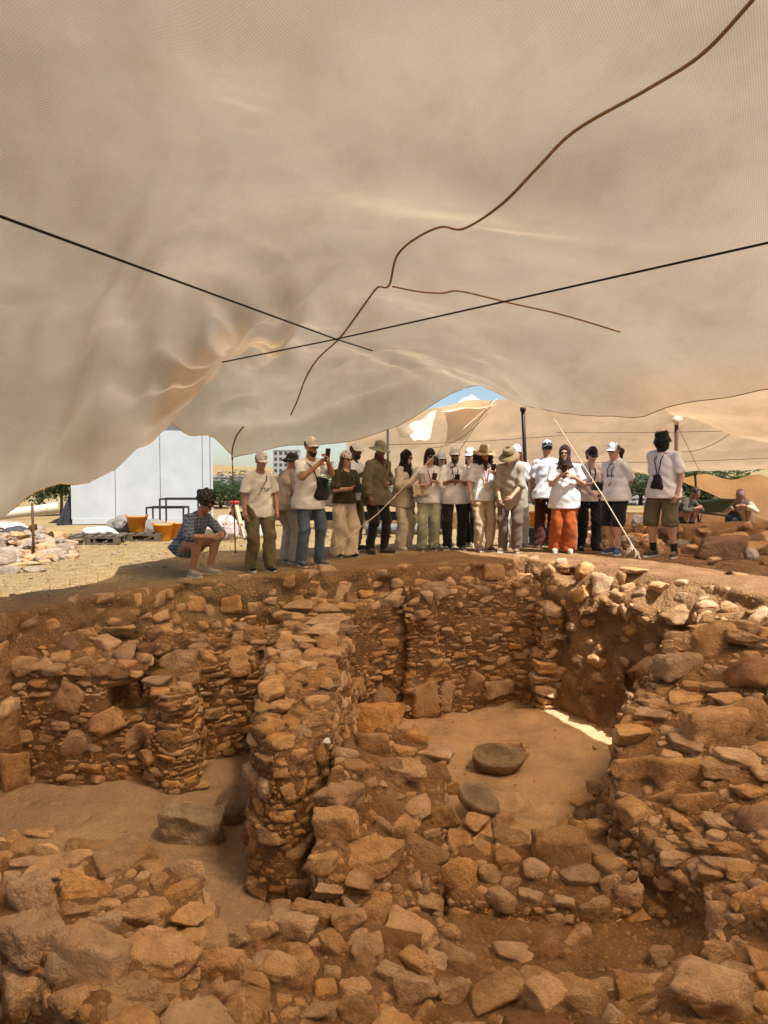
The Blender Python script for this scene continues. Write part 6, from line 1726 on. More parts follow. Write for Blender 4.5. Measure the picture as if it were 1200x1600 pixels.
bag(P18['pel'] + P18['fw'] * 0.17 + P18['up'] * 0.0, (0.10, 0.04, 0.15), mat_cloth('brown pouch', (0.09, 0.06, 0.045)), 'small brown pouch hanging in front of the black shorts', R(-50), 'pouch')
# ------------------------------------------------------------------ things in the trench
def vol_obj(name, vol, mat, loc, label, cat, rz=0.0, tilt=None):
    o = link(name, vol.mesh(name, mat), None, loc)
    o.rotation_euler = (tilt[0], tilt[1], rz) if tilt else (0, 0, rz)
    tag(o, label, cat); return o
def dished(size, dish, seed):
    a, b, c = size
    v = Vol((-a, -b, -c * 1.1), (a, b, c * 1.2), 0.014)
    v.ell((0, 0, 0), (a * 0.85, b * 0.85, c * 0.95), None, 0.0)
    v.cut((0, 0, c * 0.10), (0.06, -0.04, 1))
    v.ell((0, 0, c * 0.25), (a * dish, b * dish, c * 0.50), None, sub=True)
    v.folds(0.018, 6, 6, 6, seed); v.folds(0.006, 20, 20, 20, seed)
    return v
h = cast(782, 1212)[0]
vol_obj('quern', dished((0.33, 0.26, 0.20), 0.60, 1), M_BASALT, h + Vector((0, 0.12, 0.16)), 'big dished grinding stone lying flat on the right chamber floor', 'grinding stone', 0.1, (R(10), R(-4)))
h = cast(752, 1280)[0]
vol_obj('quern', dished((0.27, 0.20, 0.14), 0.66, 4), M_BASALT, h + Vector((0.0, 0.05, 0.17)), 'tilted dished grinding stone behind the low front wall', 'grinding stone', 0.5, (R(24), R(18)))
h = cast(300, 1318)[0]
v = Vol((-0.32, -0.28, -0.26), (0.32, 0.28, 0.26), 0.014); _g = np.meshgrid(*[v.o[k] + np.arange(v.n[k]) * v.h for k in range(3)], indexing='ij', sparse=True); v.f = (((np.abs(_g[0] / (0.25 + 0.12 * _g[2])) ** 5 + np.abs(_g[1] / 0.17) ** 5 + np.abs(_g[2] / 0.19) ** 5) ** 0.2 - 1) * 0.17).astype(np.float32); v.cut((0, 0, 0.13), (0.12, -0.10, 1)); v.ell((0.02, 0.02, 0.15), (0.17, 0.11, 0.08), None, sub=True); v.folds(0.035, 5, 5, 6, 2.0); v.folds(0.012, 16, 16, 16, 2.0)
vol_obj('stone_trough', v, M_BASALT, h + Vector((0, 0.12, 0.09)), 'hollowed dark stone block on the left chamber floor', 'stone trough', -0.1)
h = cast(357, 1290)[0]
v = Vol((-0.28, -0.28, -0.26), (0.28, 0.28, 0.26), 0.014); v.ell((0, 0, 0), (0.19, 0.17, 0.165), None, 0.0); v.folds(0.03, 5, 5, 5, 7.0)
vol_obj('boulder', v, M_BASALT, h + Vector((0.02, 0.14, 0.10)), 'rounded dark boulder beside the hollowed block', 'boulder')
h = cast(800, 1172)[0]
root = empty('floor_socket', h); tag(root, 'shallow rectangular socket framed in the right chamber floor', 'floor socket')
for sx, sy, wx, wy in ((0, -0.16, 0.32, 0.05), (0, 0.16, 0.32, 0.05), (-0.14, 0, 0.05, 0.27), (0.14, 0, 0.05, 0.27)):
    vv = rock_verts(_rr, 'block', ICO2); link('rim', np_mesh('rim', vv * np.array([wx, wy, 0.055]), ICO2[1], M_STONE), root, (sx, sy, 0.008))
h = cast(508, 1166)[0]
tag(MB().box((0, 0, 0), (0.075, 0.05, 0.012)).box((0.01, 0, 0.009), (0.03, 0.02, 0.004)).build('label_card', mat_simple('white card', (0.75, 0.75, 0.74), 0.6), None, loc=h + Vector((0, -0.02, 0.05)), rot=(0.5, 0.2, 0.4)), 'small white card lying on the collapsed wall end', 'card')

# ------------------------------------------------------------------ left background: cabin, pallets, buckets, rubble
M_WPANEL = mat_simple('white sandwich panel', (0.465, 0.495, 0.51), 0.55, var=0.08, scale=2.0, bump=0.05)
M_WTRIM = mat_simple('white trim', (0.47, 0.49, 0.50), 0.5, var=0.04)
M_DARKW = mat_simple('weathered dark board', (0.035, 0.038, 0.045), 0.8, var=0.3)
def G(px, d): 
    x = (px - 600) / 1200 * d
    return x, d, gz(x, d)
cabin = empty('site_cabin', (-6.50, 20.95, gz(-6.4, 20.5)), R(14)); tag(cabin, 'white panelled site cabin behind the squatting person', 'cabin')
xs_ = [-1.72, -0.70, 0.42, 1.50, 1.72]
for a, b in zip(xs_[:-1], xs_[1:]):
    MB().box(((a + b) / 2, -0.9, 1.42), (b - a - 0.014, 0.05, 2.56)).build('panel', M_WPANEL, cabin)
MB().box((0, 0.3, 1.42), (3.40, 2.3, 2.55)).build('wall', M_WPANEL, cabin)
MB().box((0, -0.91, 0.07), (3.50, 0.09, 0.14)).build('base_rail', M_WTRIM, cabin)
MB().box((0, 0.25, 2.76), (3.62, 2.6, 0.11)).build('roof', M_WTRIM, cabin)
for sx in (-1.74, 1.74): MB().box((sx, -0.92, 1.42), (0.06, 0.08, 2.58)).build('corner_post', M_WTRIM, cabin)
x, y, z = G(96, 19.5)
lean = empty('leaning_boards', (x, y, z)); tag(lean, 'dark boards leaning at the left end of the white cabin', 'boards')
for k in range(4):
    MB().bar((0.09 * k - 0.1, 0.05 * k, 0), (0.05 * k + 0.06, 0.3, 0.62 + 0.14 * ((k * 7) % 3)), 0.10, 0.03).build('board', M_DARKW, lean)
M_WOOD = mat_simple('weathered pallet wood', (0.115, 0.085, 0.06), 0.9, var=0.35)
def pallet(px, d, rz, label):
    x, y, z = G(px, d)
    r = empty('pallet', (x, y, z + 0.005), rz); tag(r, label, 'pallet', 'wooden pallets by the cabin')
    for k in range(7): MB().box((-0.53 + k * 0.177, 0, 0.133), (0.11, 0.8, 0.02)).build('slat', M_WOOD, r)
    for sy in (-0.36, 0, 0.36):
        MB().box((0, sy, 0.111), (1.17, 0.09, 0.02)).build('stringer', M_WOOD, r); MB().box((0, sy, 0.012), (1.17, 0.09, 0.02)).build('stringer', M_WOOD, r)
        for sx in (-0.52, 0, 0.52): MB().box((sx, sy, 0.061), (0.12, 0.088, 0.078)).build('block', M_WOOD, r)
    return r
pallet(143, 14.2, 0.12, 'wooden pallet beside the rubble heap, under white sacks'); pallet(209, 14.9, 0.08, 'wooden pallet carrying an orange bucket')
M_ORANGE = mat_simple('orange plastic', (0.62, 0.225, 0.015), 0.5, var=0.08)
M_SOILF = M_MORTAR
def bucket(loc, label, k=1.0, rz=0.0, mat=None):
    r = empty('bucket', loc, rz); tag(r, label, 'bucket', 'orange rubble buckets')
    mm = mat or M_ORANGE
    MB().lathe([(0, 0), (0.135 * k, 0), (0.14 * k, 0.01), (0.185 * k, 0.29 * k), (0.198 * k, 0.295 * k), (0.198 * k, 0.31 * k), (0.182 * k, 0.308 * k), (0.140 * k, 0.05 * k), (0, 0.05 * k)], (0, 0, 0), 26).build('tub', mm, r, True)
    vv = rock_verts(_rr, 'chunk', ICO2); link('filling', np_mesh('filling', vv * np.array([0.34, 0.34, 0.12]) * k, ICO2[1], M_STONE_PALE), r, (0, 0, 0.27 * k))
    for s in (-1, 1):
        MB().tube([(s * 0.19 * k, -0.05, 0.30 * k), (s * 0.215 * k, -0.04, 0.34 * k), (s * 0.215 * k, 0.04, 0.34 * k), (s * 0.19 * k, 0.05, 0.30 * k)], 0.010, 6).build('handle', mm, r, True)
x, y, z = G(213, 14.9); bucket((x, y, z + 0.15), 'orange bucket standing on a wooden pallet')
x, y, z = G(254, 14.8); bucket((x, y, z), 'orange bucket on the straw right of the pallets')
x, y, z = G(274, 15.3); bucket((x, y, z), 'orange bucket half hidden behind the plaid shirt')
x, y, z = G(835, 18.5); bucket((x, y, z + 0.0), 'yellow bucket behind the thick black tent pole', 1.1)
x, y, z = G(812, 18.8); bucket((x, y, z + 0.0), 'yellow bucket left of the thick black tent pole', 1.0)
def lump(name, px, d, size, mat, label, cat, seed, dz=0.0, amp=0.05, fr=5):
    v = Vol(-np.array(size) * 0.75, np.array(size) * 0.75, max(size) / 30)
    v.ell((0, 0, 0), np.array(size) / 2, None, 0.0); v.ell((size[0] * 0.2, 0, -size[2] * 0.15), np.array(size) * 0.36, None, 0.05)
    v.folds(amp, fr, fr, fr, seed); v.folds(amp * 0.35, fr * 3, fr * 3, fr * 3, seed)
    x, y, z = G(px, d)
    o = link(name, v.mesh(name, mat), None, (x, y, z + size[2] * 0.36 + dz)); tag(o, label, cat); return o
M_SACK = mat_cloth('white woven sack', (0.58, 0.55, 0.52), fold=0.6); M_TARPG = mat_cloth('grey tarpaulin', (0.23, 0.20, 0.17), fold=0.6); M_SACKP = mat_cloth('pinkish sack', (0.50, 0.40, 0.38), fold=0.6)
lump('tarpaulin', 192, 15.2, (0.75, 0.5, 0.44), M_TARPG, 'crumpled grey tarpaulin beside the bucket on the pallet', 'tarpaulin', 1.0, 0.06)
lump('tarpaulin', 240, 15.8, (0.8, 0.5, 0.42), M_TARPG, 'folded grey tarpaulin between the orange buckets', 'tarpaulin', 5.0)
lump('sack', 160, 14.4, (0.5, 0.4, 0.2), M_SACK, 'flattened white sack on the left pallet', 'sack', 2.0, 0.13)
lump('sack', 140, 14.3, (0.34, 0.34, 0.16), M_SACK, 'small white sack on the left end of the pallet', 'sack', 4.0, 0.13)
lump('sack', 334, 15.6, (0.62, 0.5, 0.42), M_SACK, 'white sack on the ground left of the tripod', 'sack', 6.0)
lump('sack', 352, 15.2, (0.5, 0.45, 0.5), M_SACKP, 'pinkish sack standing behind the tripod', 'sack', 7.5)
lump('sack', 392, 15.4, (0.5, 0.4, 0.36), M_SACK, 'white sack right of the tripod', 'sack', 9.0)
lump('sack', 998, 14.8, (0.4, 0.36, 0.55), M_SACKP, 'pale pink sack slumped between the ponytail and tall person', 'sack', 3.0, -0.03)
lump('sack', 985, 14.2, (0.36, 0.34, 0.24), M_SACK, 'low white sack behind the blue shoes', 'sack', 8.0)
lump('sack', 1174, 10.6, (0.18, 0.16, 0.18), M_SACKP, 'small pinkish plastic bag beside the big boulder at right', 'bag', 12.0, 0, 0.02, 9)
lump('sack', 20, 13.2, (0.55, 0.5, 0.35), M_SACK, 'white sack among the rubble heap under the pale pipe', 'sack', 15.0, 0.15)

heap = empty('rubble_heap', (-5.6, 12.6, gz(-5.6, 12.6))); tag(heap, 'heap of pale rubble stones at the left edge under the canopy', 'rubble heap')
hr = np.random.default_rng(8)
spots = [(10, 12.8, .5, .30, .35), (40, 12.6, .55, .32, .25), (75, 12.9, .6, .4, .25), (95, 12.4, .75, .36, .10), (62, 11.9, .85, .30, .08), (20, 11.7, .6, .34, .12), (30, 10.9, .75, .22, .04), (52, 10.6, .5, .18, .04), (8, 10.4, .45, .25, .05), (0, 11.2, .6, .4, .12), (85, 13.6, .7, .4, .3), (50, 13.5, .7, .5, .4), (15, 13.8, .7, .5, .4), (-20, 12.2, .8, .5, .3), (-30, 11.2, .7, .4, .2)]
for (px, d, w_, h_, zz_) in spots:
    x, y, z = G(px, d)
    stone_obj(heap, hr.choice(['slab', 'chunk', 'block']), hr.choice(['p', 's']), Vector((x, y, z + zz_ * 0.5)) - heap.location, Matrix.Rotation(hr.uniform(0, 6), 3, 'Z') @ Matrix.Rotation(hr.normal() * .2, 3, 'X'), (w_ * 0.72, w_ * 0.6, h_ * 0.7))
for k in range(150):
    px, d = hr.uniform(-40, 112), hr.uniform(11.2, 14.2)
    x, y, z = G(px, d); s = float(np.exp(hr.normal(-1.9, 0.45))); top_ = 0.42 * max(0, 1 - abs(d - 13) / 1.8) * max(0.2, 1 - max(0, px - 60) / 60)
    stone_obj(heap, hr.choice(['slab', 'chunk', 'block']), hr.choice(['p', 's']), Vector((x, y, z + hr.uniform(0.02, 1) * top_)) - heap.location, Matrix.Rotation(hr.uniform(0, 6), 3, 'Z') @ Matrix.Rotation(hr.normal() * .3, 3, 'X'), (s, s * 0.8, s * 0.6))
M_PVC = mat_simple('cream plastic pipe', (0.56, 0.50, 0.38), 0.5, var=0.06)
a = Vector(at(-80, 815, 12.4)); b = Vector(at(90, 793, 13.2))
pr_ = empty('plastic_pipe', a); tag(pr_, 'thick cream plastic pipe lying on the rubble heap', 'pipe')
MB().tube([(0, 0, 0), b - a], 0.085, 18, cap=False).build('pipe', M_PVC, pr_, True)
MB().tube([(b - a) * 0.90, b - a], 0.098, 18, cap=False).build('socket_end', M_PVC, pr_, True)
MB().tube([(b - a) * 0.3, (b - a) * 0.96], 0.070, 18).build('inside', M_DARKW, pr_, True)  # dark plug in the bore, stands in for the shade inside the pipe
x, y, z = G(51, 11.6)
tag(MB().tube([(x, y, z), (x - 0.01, y, at(51, 786, 11.6)[2])], 0.020, 8).build('steel_stake', M_RUST, None, True), 'rusty steel stake in front of the rubble heap', 'stake')
M_STEEL = mat_simple('dark steel tube', (0.05, 0.05, 0.052), 0.5, 0.6)
def frame_table(px, d, w_, dp, hh, rz, label):
    x, y, z = G(px, d); r = empty('steel_table', (x, y, z), rz); tag(r, label, 'table')
    for sx in (-1, 1):
        for sy in (-1, 1): MB().bar((sx * w_ / 2, sy * dp / 2, 0), (sx * w_ / 2, sy * dp / 2, hh), 0.035).build('leg', M_STEEL, r)
    for sy in (-1, 1): MB().bar((-w_ / 2, sy * dp / 2, hh), (w_ / 2, sy * dp / 2, hh), 0.04).build('rail', M_STEEL, r)
    for sx in (-1, 1): MB().bar((sx * w_ / 2, -dp / 2, hh - 0.003), (sx * w_ / 2, dp / 2, hh - 0.003), 0.036).build('cross_rail', M_STEEL, r)
    return r
frame_table(284, 17.5, 0.85, 0.6, 0.72, 0.05, 'tall dark steel frame table behind the plaid shirt')
frame_table(262, 18.2, 0.85, 0.6, 0.50, 0.05, 'low dark steel frame table in front of the cabin')
# surveying tripod
x, y, z = G(366, 14.6)
tri = empty('survey_tripod', (x, y, z)); tag(tri, 'surveying tripod with pale wooden legs and red head', 'tripod')
M_PALEW = mat_simple('varnished pale wood', (0.55, 0.43, 0.26), 0.5); M_RED = mat_simple('red plastic', (0.45, 0.04, 0.03), 0.5)
for k, (dx, dy) in enumerate(((-0.30, -0.05), (0.24, -0.22), (0.10, 0.30))):
    lg = MB().bar((dx * 0.15, dy * 0.15, 0.72), (dx * 0.62, dy * 0.62, 0.30), 0.075, 0.028).build('leg', M_PALEW, tri)
    MB().bar((dx * 0.60, dy * 0.60, 0.32), (dx, dy, 0.02), 0.035, 0.025).build('extension', M_PALEW, lg)
    MB().lathe([(0, -0.02), (0.014, 0.03), (0.03, 0.05), (0, 0.06)], (dx, dy, 0.02), 8).build('spike', M_STEEL, lg)
    MB().box((dx * 0.60, dy * 0.60, 0.32), (0.085, 0.05, 0.03)).build('clamp', M_RED, lg)
MB().lathe([(0, 0.70), (0.085, 0.70), (0.095, 0.73), (0.095, 0.76), (0, 0.77)], (0, 0, 0), 18).build('head', M_RED, tri, True)
MB().lathe([(0, 0.77), (0.045, 0.77), (0.045, 0.84), (0.03, 0.87), (0, 0.87)], (0, 0, 0), 14).build('mount', M_BLACK, tri, True)
# long dark trough on posts behind the visitors
x, y, z = G(500, 19.0)
tr = empty('low_railing', (x, y, z)); tag(tr, 'long low dark rail on red posts far behind the visitors', 'railing')
MB().box((0, 0, 0.52), (4.6, 0.30, 0.10)).build('beam', M_DARKW, tr); MB().box((0, 0.1, 0.22), (4.6, 0.05, 0.22)).build('board', M_DARKW, tr)
for k in range(7): MB().box((-2.15 + k * 0.715, -0.1, 0.25), (0.06, 0.06, 0.49)).build('post', mat_simple('red oxide post', (0.20, 0.06, 0.04), 0.7), tr)
x, y, z = G(625, 15.6)
tag(MB().tube([(x - 0.7, y, z + 0.11), (x + 0.9, y + 0.1, z + 0.11)], 0.11, 16).build('fabric_roll', mat_cloth('grey roll', (0.19, 0.18, 0.165)), None, True), 'grey rolled-up sheet lying behind the black hijab', 'roll')
# crate and water jug
x, y, z = G(838, 13.1)
cr = empty('crate', (x, y, z), 0.05); tag(cr, 'black slatted plastic crate left of the rust trousers', 'crate')
for k in range(5): MB().box((0, -0.16, 0.035 + k * 0.058), (0.50, 0.014, 0.048)).build('slat', M_BLACK, cr)
for sx in (-1, 1):
    for sy in (-1, 1): MB().box((sx * 0.245, sy * 0.155, 0.15), (0.03, 0.04, 0.30)).build('post', M_BLACK, cr)
    MB().box((sx * 0.245, 0, 0.15), (0.014, 0.28, 0.27)).build('side', M_BLACK, cr)
MB().box((0, 0.16, 0.15), (0.46, 0.014, 0.27)).build('back', M_BLACK, cr); MB().box((0, 0, 0.285), (0.46, 0.29, 0.03)).build('lid', M_BLACK, cr)
t = NT('clear plastic'); gl = t.n('BsdfGlass'); gl.inputs['IOR'].default_value = 1.12; gl.inputs['Color'].default_value = (0.85, 0.88, 0.88, 1); gl.inputs['Roughness'].default_value = 0.12
df = t.n('BsdfDiffuse'); df.inputs[0].default_value = (0.6, 0.6, 0.58, 1); mx = t.n('MixShader'); mx.inputs[0].default_value = 0.35; t.l(gl.outputs[0], mx.inputs[1]); t.l(df.outputs[0], mx.inputs[2]); t.l(mx.outputs[0], t.out.inputs[0])
x, y, z = G(842, 12.75)
jg = empty('water_bottle', (x, y, z)); tag(jg, 'clear plastic water bottle standing before the black crate', 'bottle')
MB().lathe([(0, 0), (0.055, 0), (0.06, 0.02), (0.056, 0.06), (0.06, 0.10), (0.056, 0.14), (0.06, 0.20), (0.05, 0.26), (0.022, 0.31), (0.022, 0.33), (0, 0.33)], (0, 0, 0), 18).build('bottle', t.m, jg, True)
MB().lathe([(0, 0.328), (0.026, 0.328), (0.026, 0.355), (0, 0.355)], (0, 0, 0), 14).build('bottle_cap', mat_simple('white card', (0.75, 0.75, 0.74), 0.6), jg, True)

# ------------------------------------------------------------------ right background: earth bank, boulders, wheelbarrow
def bank():
    v = Vol((3.6, 12.6, -0.25), (9.4, 16.6, 0.85), 0.045)
    Xb, Yb, Zb = np.meshgrid(*[v.o[k] + np.arange(v.n[k]) * v.h for k in range(3)], indexing='ij', sparse=True)
    top_ = 0.30 + 0.06 * vnoise(Xb * 1.2, Yb * 1.2, 0.5)
    front = 13.2 + 0.25 * vnoise(Xb * 0.9, 0 * Xb, 1.5) + 0.05 * (Xb - 4)
    v.f = np.maximum(np.maximum(front - Yb + 0.3 * (Zb), Yb - 16.3), np.maximum(Zb - top_ + 0.10 * np.maximum(0, Yb - 14.5), np.maximum(3.9 - Xb + 0.3 * Zb, Xb - 9.2))).astype(np.float32)
    v.folds(0.07, 3, 3, 4, 2.0); v.folds(0.03, 10, 10, 12, 5.0)
    r = empty('earth_bank', (6, 14, 0)); tag(r, 'brown earth bank with stones behind the tall person at right', 'earth bank')
    me = v.mesh('earth', M_MORTAR); o = link('earth', me, r, (-6, -14, 0))
    rr = np.random.default_rng(4)
    for k in range(110):
        x = rr.uniform(3.3, 8.0); y = rr.uniform(11.0, 13.5)
        if x < 4.2 + (y - 11) * 0.05 and y < 11.6: continue
        s = float(np.exp(rr.normal(-1.65, 0.45))); z = gz(x, y) + max(0, (y - 12.9)) * 0.5
        stone_obj(r, rr.choice(['slab', 'chunk', 'block']), rr.choice(['s', 's', 'p', 'r']), Vector((x - 6, y - 14, z + s * 0.15)), Matrix.Rotation(rr.uniform(0, 6), 3, 'Z') @ Matrix.Rotation(rr.normal() * .3, 3, 'X'), (s, s * 0.8, s * 0.65))
    for px, d, s in ((1000, 13.0, .4), (1020, 13.4, .35), (985, 13.2, .3), (975, 14.5, .4), (940, 15.0, .35), (900, 15.2, .4), (870, 15.0, .35), (925, 14.3, .3), (890, 14.0, .25), (955, 13.6, .3), (1015, 12.4, .3), (1120, 12.0, .35), (1185, 11.6, .4), (1150, 12.6, .5), (1190, 12.4, .6)):
        x, y, z = G(px, d); stone_obj(r, rr.choice(['slab', 'chunk', 'block']), 's', Vector((x - 6, y - 14, z + s * 0.2)), Matrix.Rotation(rr.uniform(0, 6), 3, 'Z'), (s, s * 0.8, s * 0.6))
bank()
x, y, z = G(1128, 10.6)
o = link('boulder', np_mesh('boulder', rock_verts(_rr, 'block', ICO4) * np.array([0.66, 0.45, 0.40]), ICO4[1], M_STONE_RED), None, (x, y, z + 0.14), (0.1, 0.12, -0.3)); tag(o, 'big brown boulder on the ground right of the tall person', 'boulder')
for k, (px, d, s, lb) in enumerate(((1074, 10.7, 0.22, 'rounded stone on the ground just right of the olive shoes'), (1118, 9.9, 0.24, 'flat pale stone in front of the big brown boulder'), (1180, 11.3, 0.45, 'large stone behind the small pinkish plastic bag'))):
    x, y, z = G(px, d); o = link('boulder', random.choice(ROCKS['chunk', 's']), None, (x, y, z + s * 0.15), (0, 0, k * 1.3), (s, s * 0.8, s * 0.55)); tag(o, lb, 'boulder')
# wheelbarrow
x, y, z = G(1106, 17.0)
wb = empty('wheelbarrow', (x, y, z + 0.1), R(8)); tag(wb, 'dark green wheelbarrow standing in front of the cloth curtain', 'wheelbarrow')
M_WBG = mat_simple('green barrow steel', (0.03, 0.05, 0.025), 0.5, 0.2)
mb = MB(); b0 = [(-0.28, -0.2, 0.28), (0.22, -0.2, 0.28), (0.22, 0.2, 0.28), (-0.28, 0.2, 0.28)]; t0 = [(-0.5, -0.33, 0.50), (0.48, -0.33, 0.58), (0.48, 0.33, 0.58), (-0.5, 0.33, 0.50)]
mb.add(b0 + t0, [(3, 2, 1, 0), (0, 1, 5, 4), (1, 2, 6, 5), (2, 3, 7, 6), (3, 0, 4, 7)]); mb.build('tray', M_WBG, wb)
for s in (-1, 1):
    MB().tube([(0.62, s * 0.05, 0.18), (-0.1, s * 0.2, 0.27), (-0.95, s * 0.27, 0.50)], 0.018, 8).build('handle', M_STEEL, wb, True)
    MB().tube([(-0.25, s * 0.2, 0.27), (-0.32, s * 0.22, 0.0)], 0.016, 8).build('leg', M_STEEL, wb, True)
wh = MB().lathe([(0.12, -0.04), (0.18, -0.04), (0.20, 0), (0.18, 0.04), (0.12, 0.04)], (0.62, 0, 0.10), 22, m=Matrix.Rotation(R(90), 3, 'X')).build('wheel', M_BLACK, wb, True)
MB().lathe([(0, -0.03), (0.12, -0.025), (0.12, 0.025), (0, 0.03)], (0.62, 0, 0.10), 18, m=Matrix.Rotation(R(90), 3, 'X')).build('rim', M_STEEL, wh, True)

# ------------------------------------------------------------------ shrubs and far buildings
def mat_leaf(name, col):
    t = NT(name); inf = t.n('ObjectInfo').outputs['Random']; pos = world_pos(t)
    c = t.ramp(t.noise(pos, 2.5, 3), [(0.3, sc3(col, 0.6)), (0.7, sc3(col, 1.5))])
    a = t.n('BsdfDiffuse'); b = t.n('BsdfTranslucent'); t.l(c, a.inputs[0]); t.l(c, b.inputs[0])
    mx = t.n('MixShader'); mx.inputs[0].default_value = 0.3; t.l(a.outputs[0], mx.inputs[1]); t.l(b.outputs[0], mx.inputs[2]); t.l(mx.outputs[0], t.out.inputs[0])
    return t.m
M_LEAF = mat_leaf('grey-green leaves', (0.095, 0.115, 0.06)); M_LEAF2 = mat_leaf('deep green leaves', (0.055, 0.085, 0.035))
M_BARK = mat_simple('bark', (0.10, 0.07, 0.05), 0.9, var=0.3)
def crown(rng, w_, h_, n, leaf, mat):
    cl = [(rng.normal(size=3) * np.array([w_ * .22, w_ * .22, h_ * .2]) + np.array([0, 0, h_ * .58]), rng.uniform(.16, .30)) for k in range(14)]
    V_ = []; F_ = []
    for i in range(n):
        c, r = cl[rng.integers(len(cl))]
        d = rng.normal(size=3); d /= np.linalg.norm(d)
        p = c + d * r * np.array([w_, w_, h_]) * rng.uniform(0.55, 1.0) ** 0.5
        u = rng.normal(size=3); u /= np.linalg.norm(u); w2 = np.cross(u, rng.normal(size=3)); w2 /= np.linalg.norm(w2)
        L = leaf * rng.uniform(0.6, 1.3); k = len(V_)
        V_ += [p - u * L, p + w2 * L * .45, p + u * L, p - w2 * L * .45]; F_.append((k, k + 1, k + 2, k + 3))
    return np_mesh('crown', np.array(V_), np.array(F_), mat, False)
br_ = np.random.default_rng(12)
CROWNS = [crown(br_, 1, 1, 2600, 0.032, M_LEAF if k % 2 else M_LEAF2) for k in range(5)]
trunk_mb = MB(); trunk_mb.tube([(0, 0, -0.1), (0.02, 0, 0.2), (-0.02, 0.02, 0.5)], [0.05, 0.04, 0.02], 8)
for k in range(4): trunk_mb.tube([(0, 0, 0.2 + 0.05 * k), (0.16 * math.cos(k * 1.7), 0.16 * math.sin(k * 1.7), 0.55)], [0.025, 0.01], 6)
TRUNK = trunk_mb.mesh('trunk', M_BARK, True)
bush_list = [(95, 24, 1.9, 2.2, 'dark shrub at the left end of the white cabin'), (60, 26, 2.2, 2.0, 'shrub behind the rubble heap'), (345, 30, 2.6, 1.0, 'green shrub between the cabin and tripod'), (375, 33, 3.4, 1.1, 'green shrub behind the tripod head'),
    (425, 34, 3.2, 1.1, 'green shrub left of the tall bearded person'), (520, 36, 3.2, 1.3, 'green shrub between the jeans and olive shirt'), (640, 38, 3.4, 1.3, 'green shrub behind the black hijab'), (566, 40, 3.0, 1.3, 'green shrub behind the green bucket hat'),
    (835, 36, 3.0, 1.2, 'shrub seen right of the black tent pole'), (868, 38, 3.0, 1.3, 'shrub behind the rust trousers'), (940, 34, 3.2, 1.4, 'shrub between the black cap and ponytail'), (1000, 33, 3.4, 1.6, 'tall shrub left of the tall person'), (1030, 36, 3.4, 1.6, 'shrub directly behind the tall person'),
    (1075, 31, 3.2, 1.7, 'leafy shrub beside the thin leaning pole'), (1105, 30, 3.0, 1.6, 'leafy shrub behind the wheelbarrow'), (1140, 34, 3.4, 1.5, 'shrub behind the cloth curtain edge'), (785, 40, 3.0, 1.3, 'shrub behind the khaki bucket hat'), (350, 60, 5, 2.6, 'distant round tree right of the cabin corner')]
for i, (px, d, w_, h_, lb) in enumerate(bush_list):
    x = (px - 600) / 1200 * d; z = float(ground_h(x, d))
    r = empty('shrub', (x, d, z), i * 1.1); tag(r, lb, 'shrub', 'shrubs beyond the site')
    link('crown', CROWNS[i % 5], r, scale=(w_, w_, h_)); link('trunk', TRUNK, r, scale=(w_ * .6, w_ * .6, h_))
M_FACADE = mat_simple('pale far facade', (0.34, 0.33, 0.32), 0.8); M_WIN = mat_simple('dark window', (0.05, 0.055, 0.06), 0.3)
def far_house(px, py_top, d, w_, hh, nx, nz, label, mat=M_FACADE):
    x = (px - 600) / 1200 * d; zt = at(px, py_top, d)[2]
    r = empty('far_building', (x, d, zt - hh)); tag(r, label, 'building')
    MB().box((0, w_ * .3, hh / 2), (w_, w_ * .6, hh)).build('wall', mat, r)
    MB().box((0, w_ * .3, hh + 0.15), (w_ * 1.03, w_ * .63, 0.3)).build('roof', mat, r)
    for i in range(nx):
        for k in range(nz):
            MB().box((-w_ / 2 + (i + .5) * w_ / nx, -0.02, (k + .55) * hh / nz), (w_ / nx * .55, 0.12, hh / nz * .5)).build('window', M_WIN, r)
far_house(447, 704, 300, 10, 9, 5, 4, 'grey multi-storey building far behind the white printed tee')
far_house(505, 722, 300, 8, 5, 3, 2, 'small pale building far behind the jeans wearer')
far_house(840, 772, 95, 5.5, 2.8, 3, 1, 'low white house in the valley right of the black pole')
far_house(1010, 779, 90, 5.0, 2.4, 3, 1, 'low pale house in the valley left of the tall person')
far_house(830, 742, 300, 30, 6, 8, 1, 'long grey roofed hall far behind the black pole')
far_house(352, 746, 110, 6, 2.6, 2, 1, 'low grey shed between the cabin and tripod')

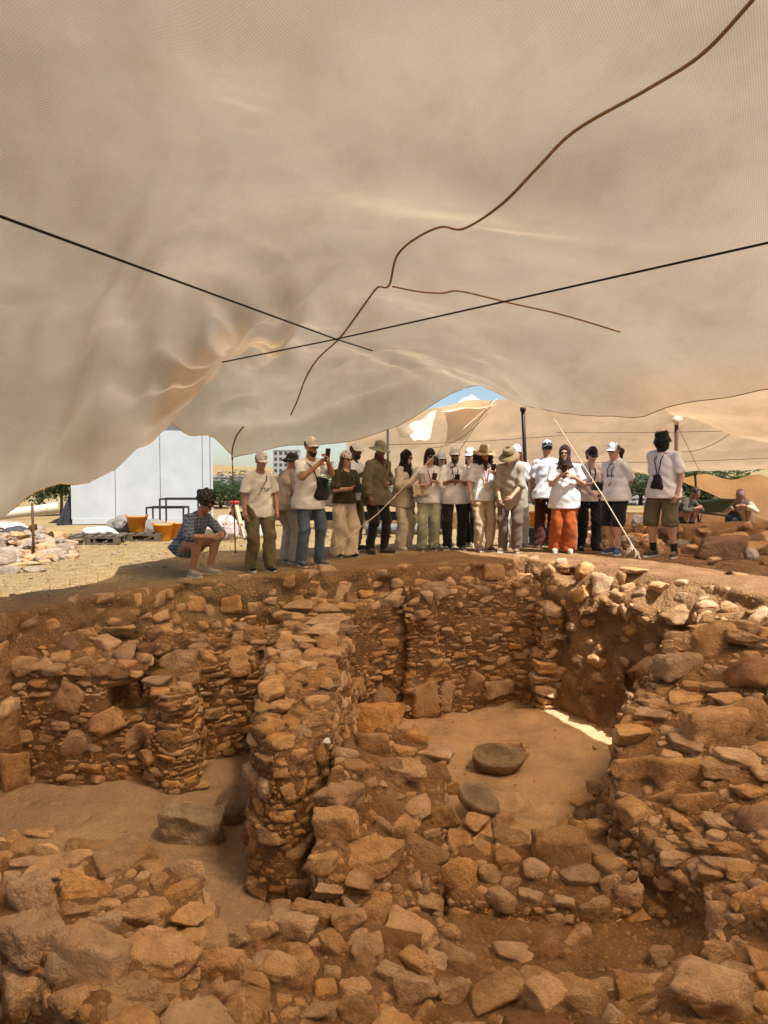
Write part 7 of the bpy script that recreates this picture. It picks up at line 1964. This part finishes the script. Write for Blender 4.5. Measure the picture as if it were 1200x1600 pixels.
# dry grass and straw litter on the sunny ground at the left
def straw():
    rng = np.random.default_rng(6); V_ = []; F_ = []
    for i in range(9000):
        px = rng.uniform(-40, 840); d = rng.uniform(8.2, 17)
        x = (px - 600) / 1200 * d
        if x > -2.2 and d < 13.4: continue
        if d < 9.5 + (x + 3.2) * 2.4 and x > -4.2: continue
        z = gz_fast(x, d); up_ = rng.random() < 0.10
        a = rng.uniform(0, 6.28); L = rng.uniform(0.04, 0.12); wv = 0.005
        dx, dy = math.cos(a), math.sin(a)
        p = np.array([x, d, z + 0.004]); q = p + np.array([dx * L * (0.35 if up_ else 1), dy * L * (0.35 if up_ else 1), L * 0.9 if up_ else 0.012])
        s = np.array([-dy, dx, 0.25]) * wv; k = len(V_)
        V_ += [p - s, p + s, q + s * .5, q - s * .5]; F_.append((k, k + 1, k + 2, k + 3))
    o = link('straw_litter', np_mesh('straw_litter', np.array(V_), np.array(F_), mat_simple('dry straw', (0.41, 0.30, 0.14), 0.9), False))
    tag(o, 'dry straw and grass stubble littering the sunlit ground', 'straw', kind='stuff')
_gx = np.linspace(-12, 12, 121); _gy = np.linspace(6, 20, 71); _gg = ground_h(*np.meshgrid(_gx, _gy, indexing='ij'))
def gz_fast(x, y):
    i = min(119, max(0, int((x + 12) / 0.2))); j = min(69, max(0, int((y - 6) / 0.2)))
    fx = (x + 12) / 0.2 - i; fy = (y - 6) / 0.2 - j
    return float(_gg[i, j] * (1 - fx) * (1 - fy) + _gg[i + 1, j] * fx * (1 - fy) + _gg[i, j + 1] * (1 - fx) * fy + _gg[i + 1, j + 1] * fx * fy)
straw()
def field_stones():
    rng = np.random.default_rng(16); vs = []; fs = []; n = 0
    protos = [rock_verts(rng, 'chunk', ICO1) for i in range(12)]
    for i in range(420):
        px = rng.uniform(-40, 840); d = rng.uniform(8.6, 17); x = (px - 600) / 1200 * d
        if (x > -2.2 and d < 12.8) or (d < 9.3 + (x + 3.2) * 2.4 and x > -4.2): continue
        s = min(0.16, float(np.exp(rng.normal(-3.1, 0.5))))
        v = (protos[rng.integers(12)] * np.array([1, 0.8, 0.5]) * s) @ np.array(Matrix.Rotation(rng.uniform(0, 6), 3, 'Z')).T + np.array([x, d, gz_fast(x, d) + s * 0.12])
        vs.append(v); fs.append(ICO1[1] + n); n += len(v)
    o = link('field_stones', np_mesh('field_stones', np.concatenate(vs), np.concatenate(fs), M_STONE_PALE)); tag(o, 'small pale stones scattered over the straw ground', 'stones', kind='stuff')
field_stones()
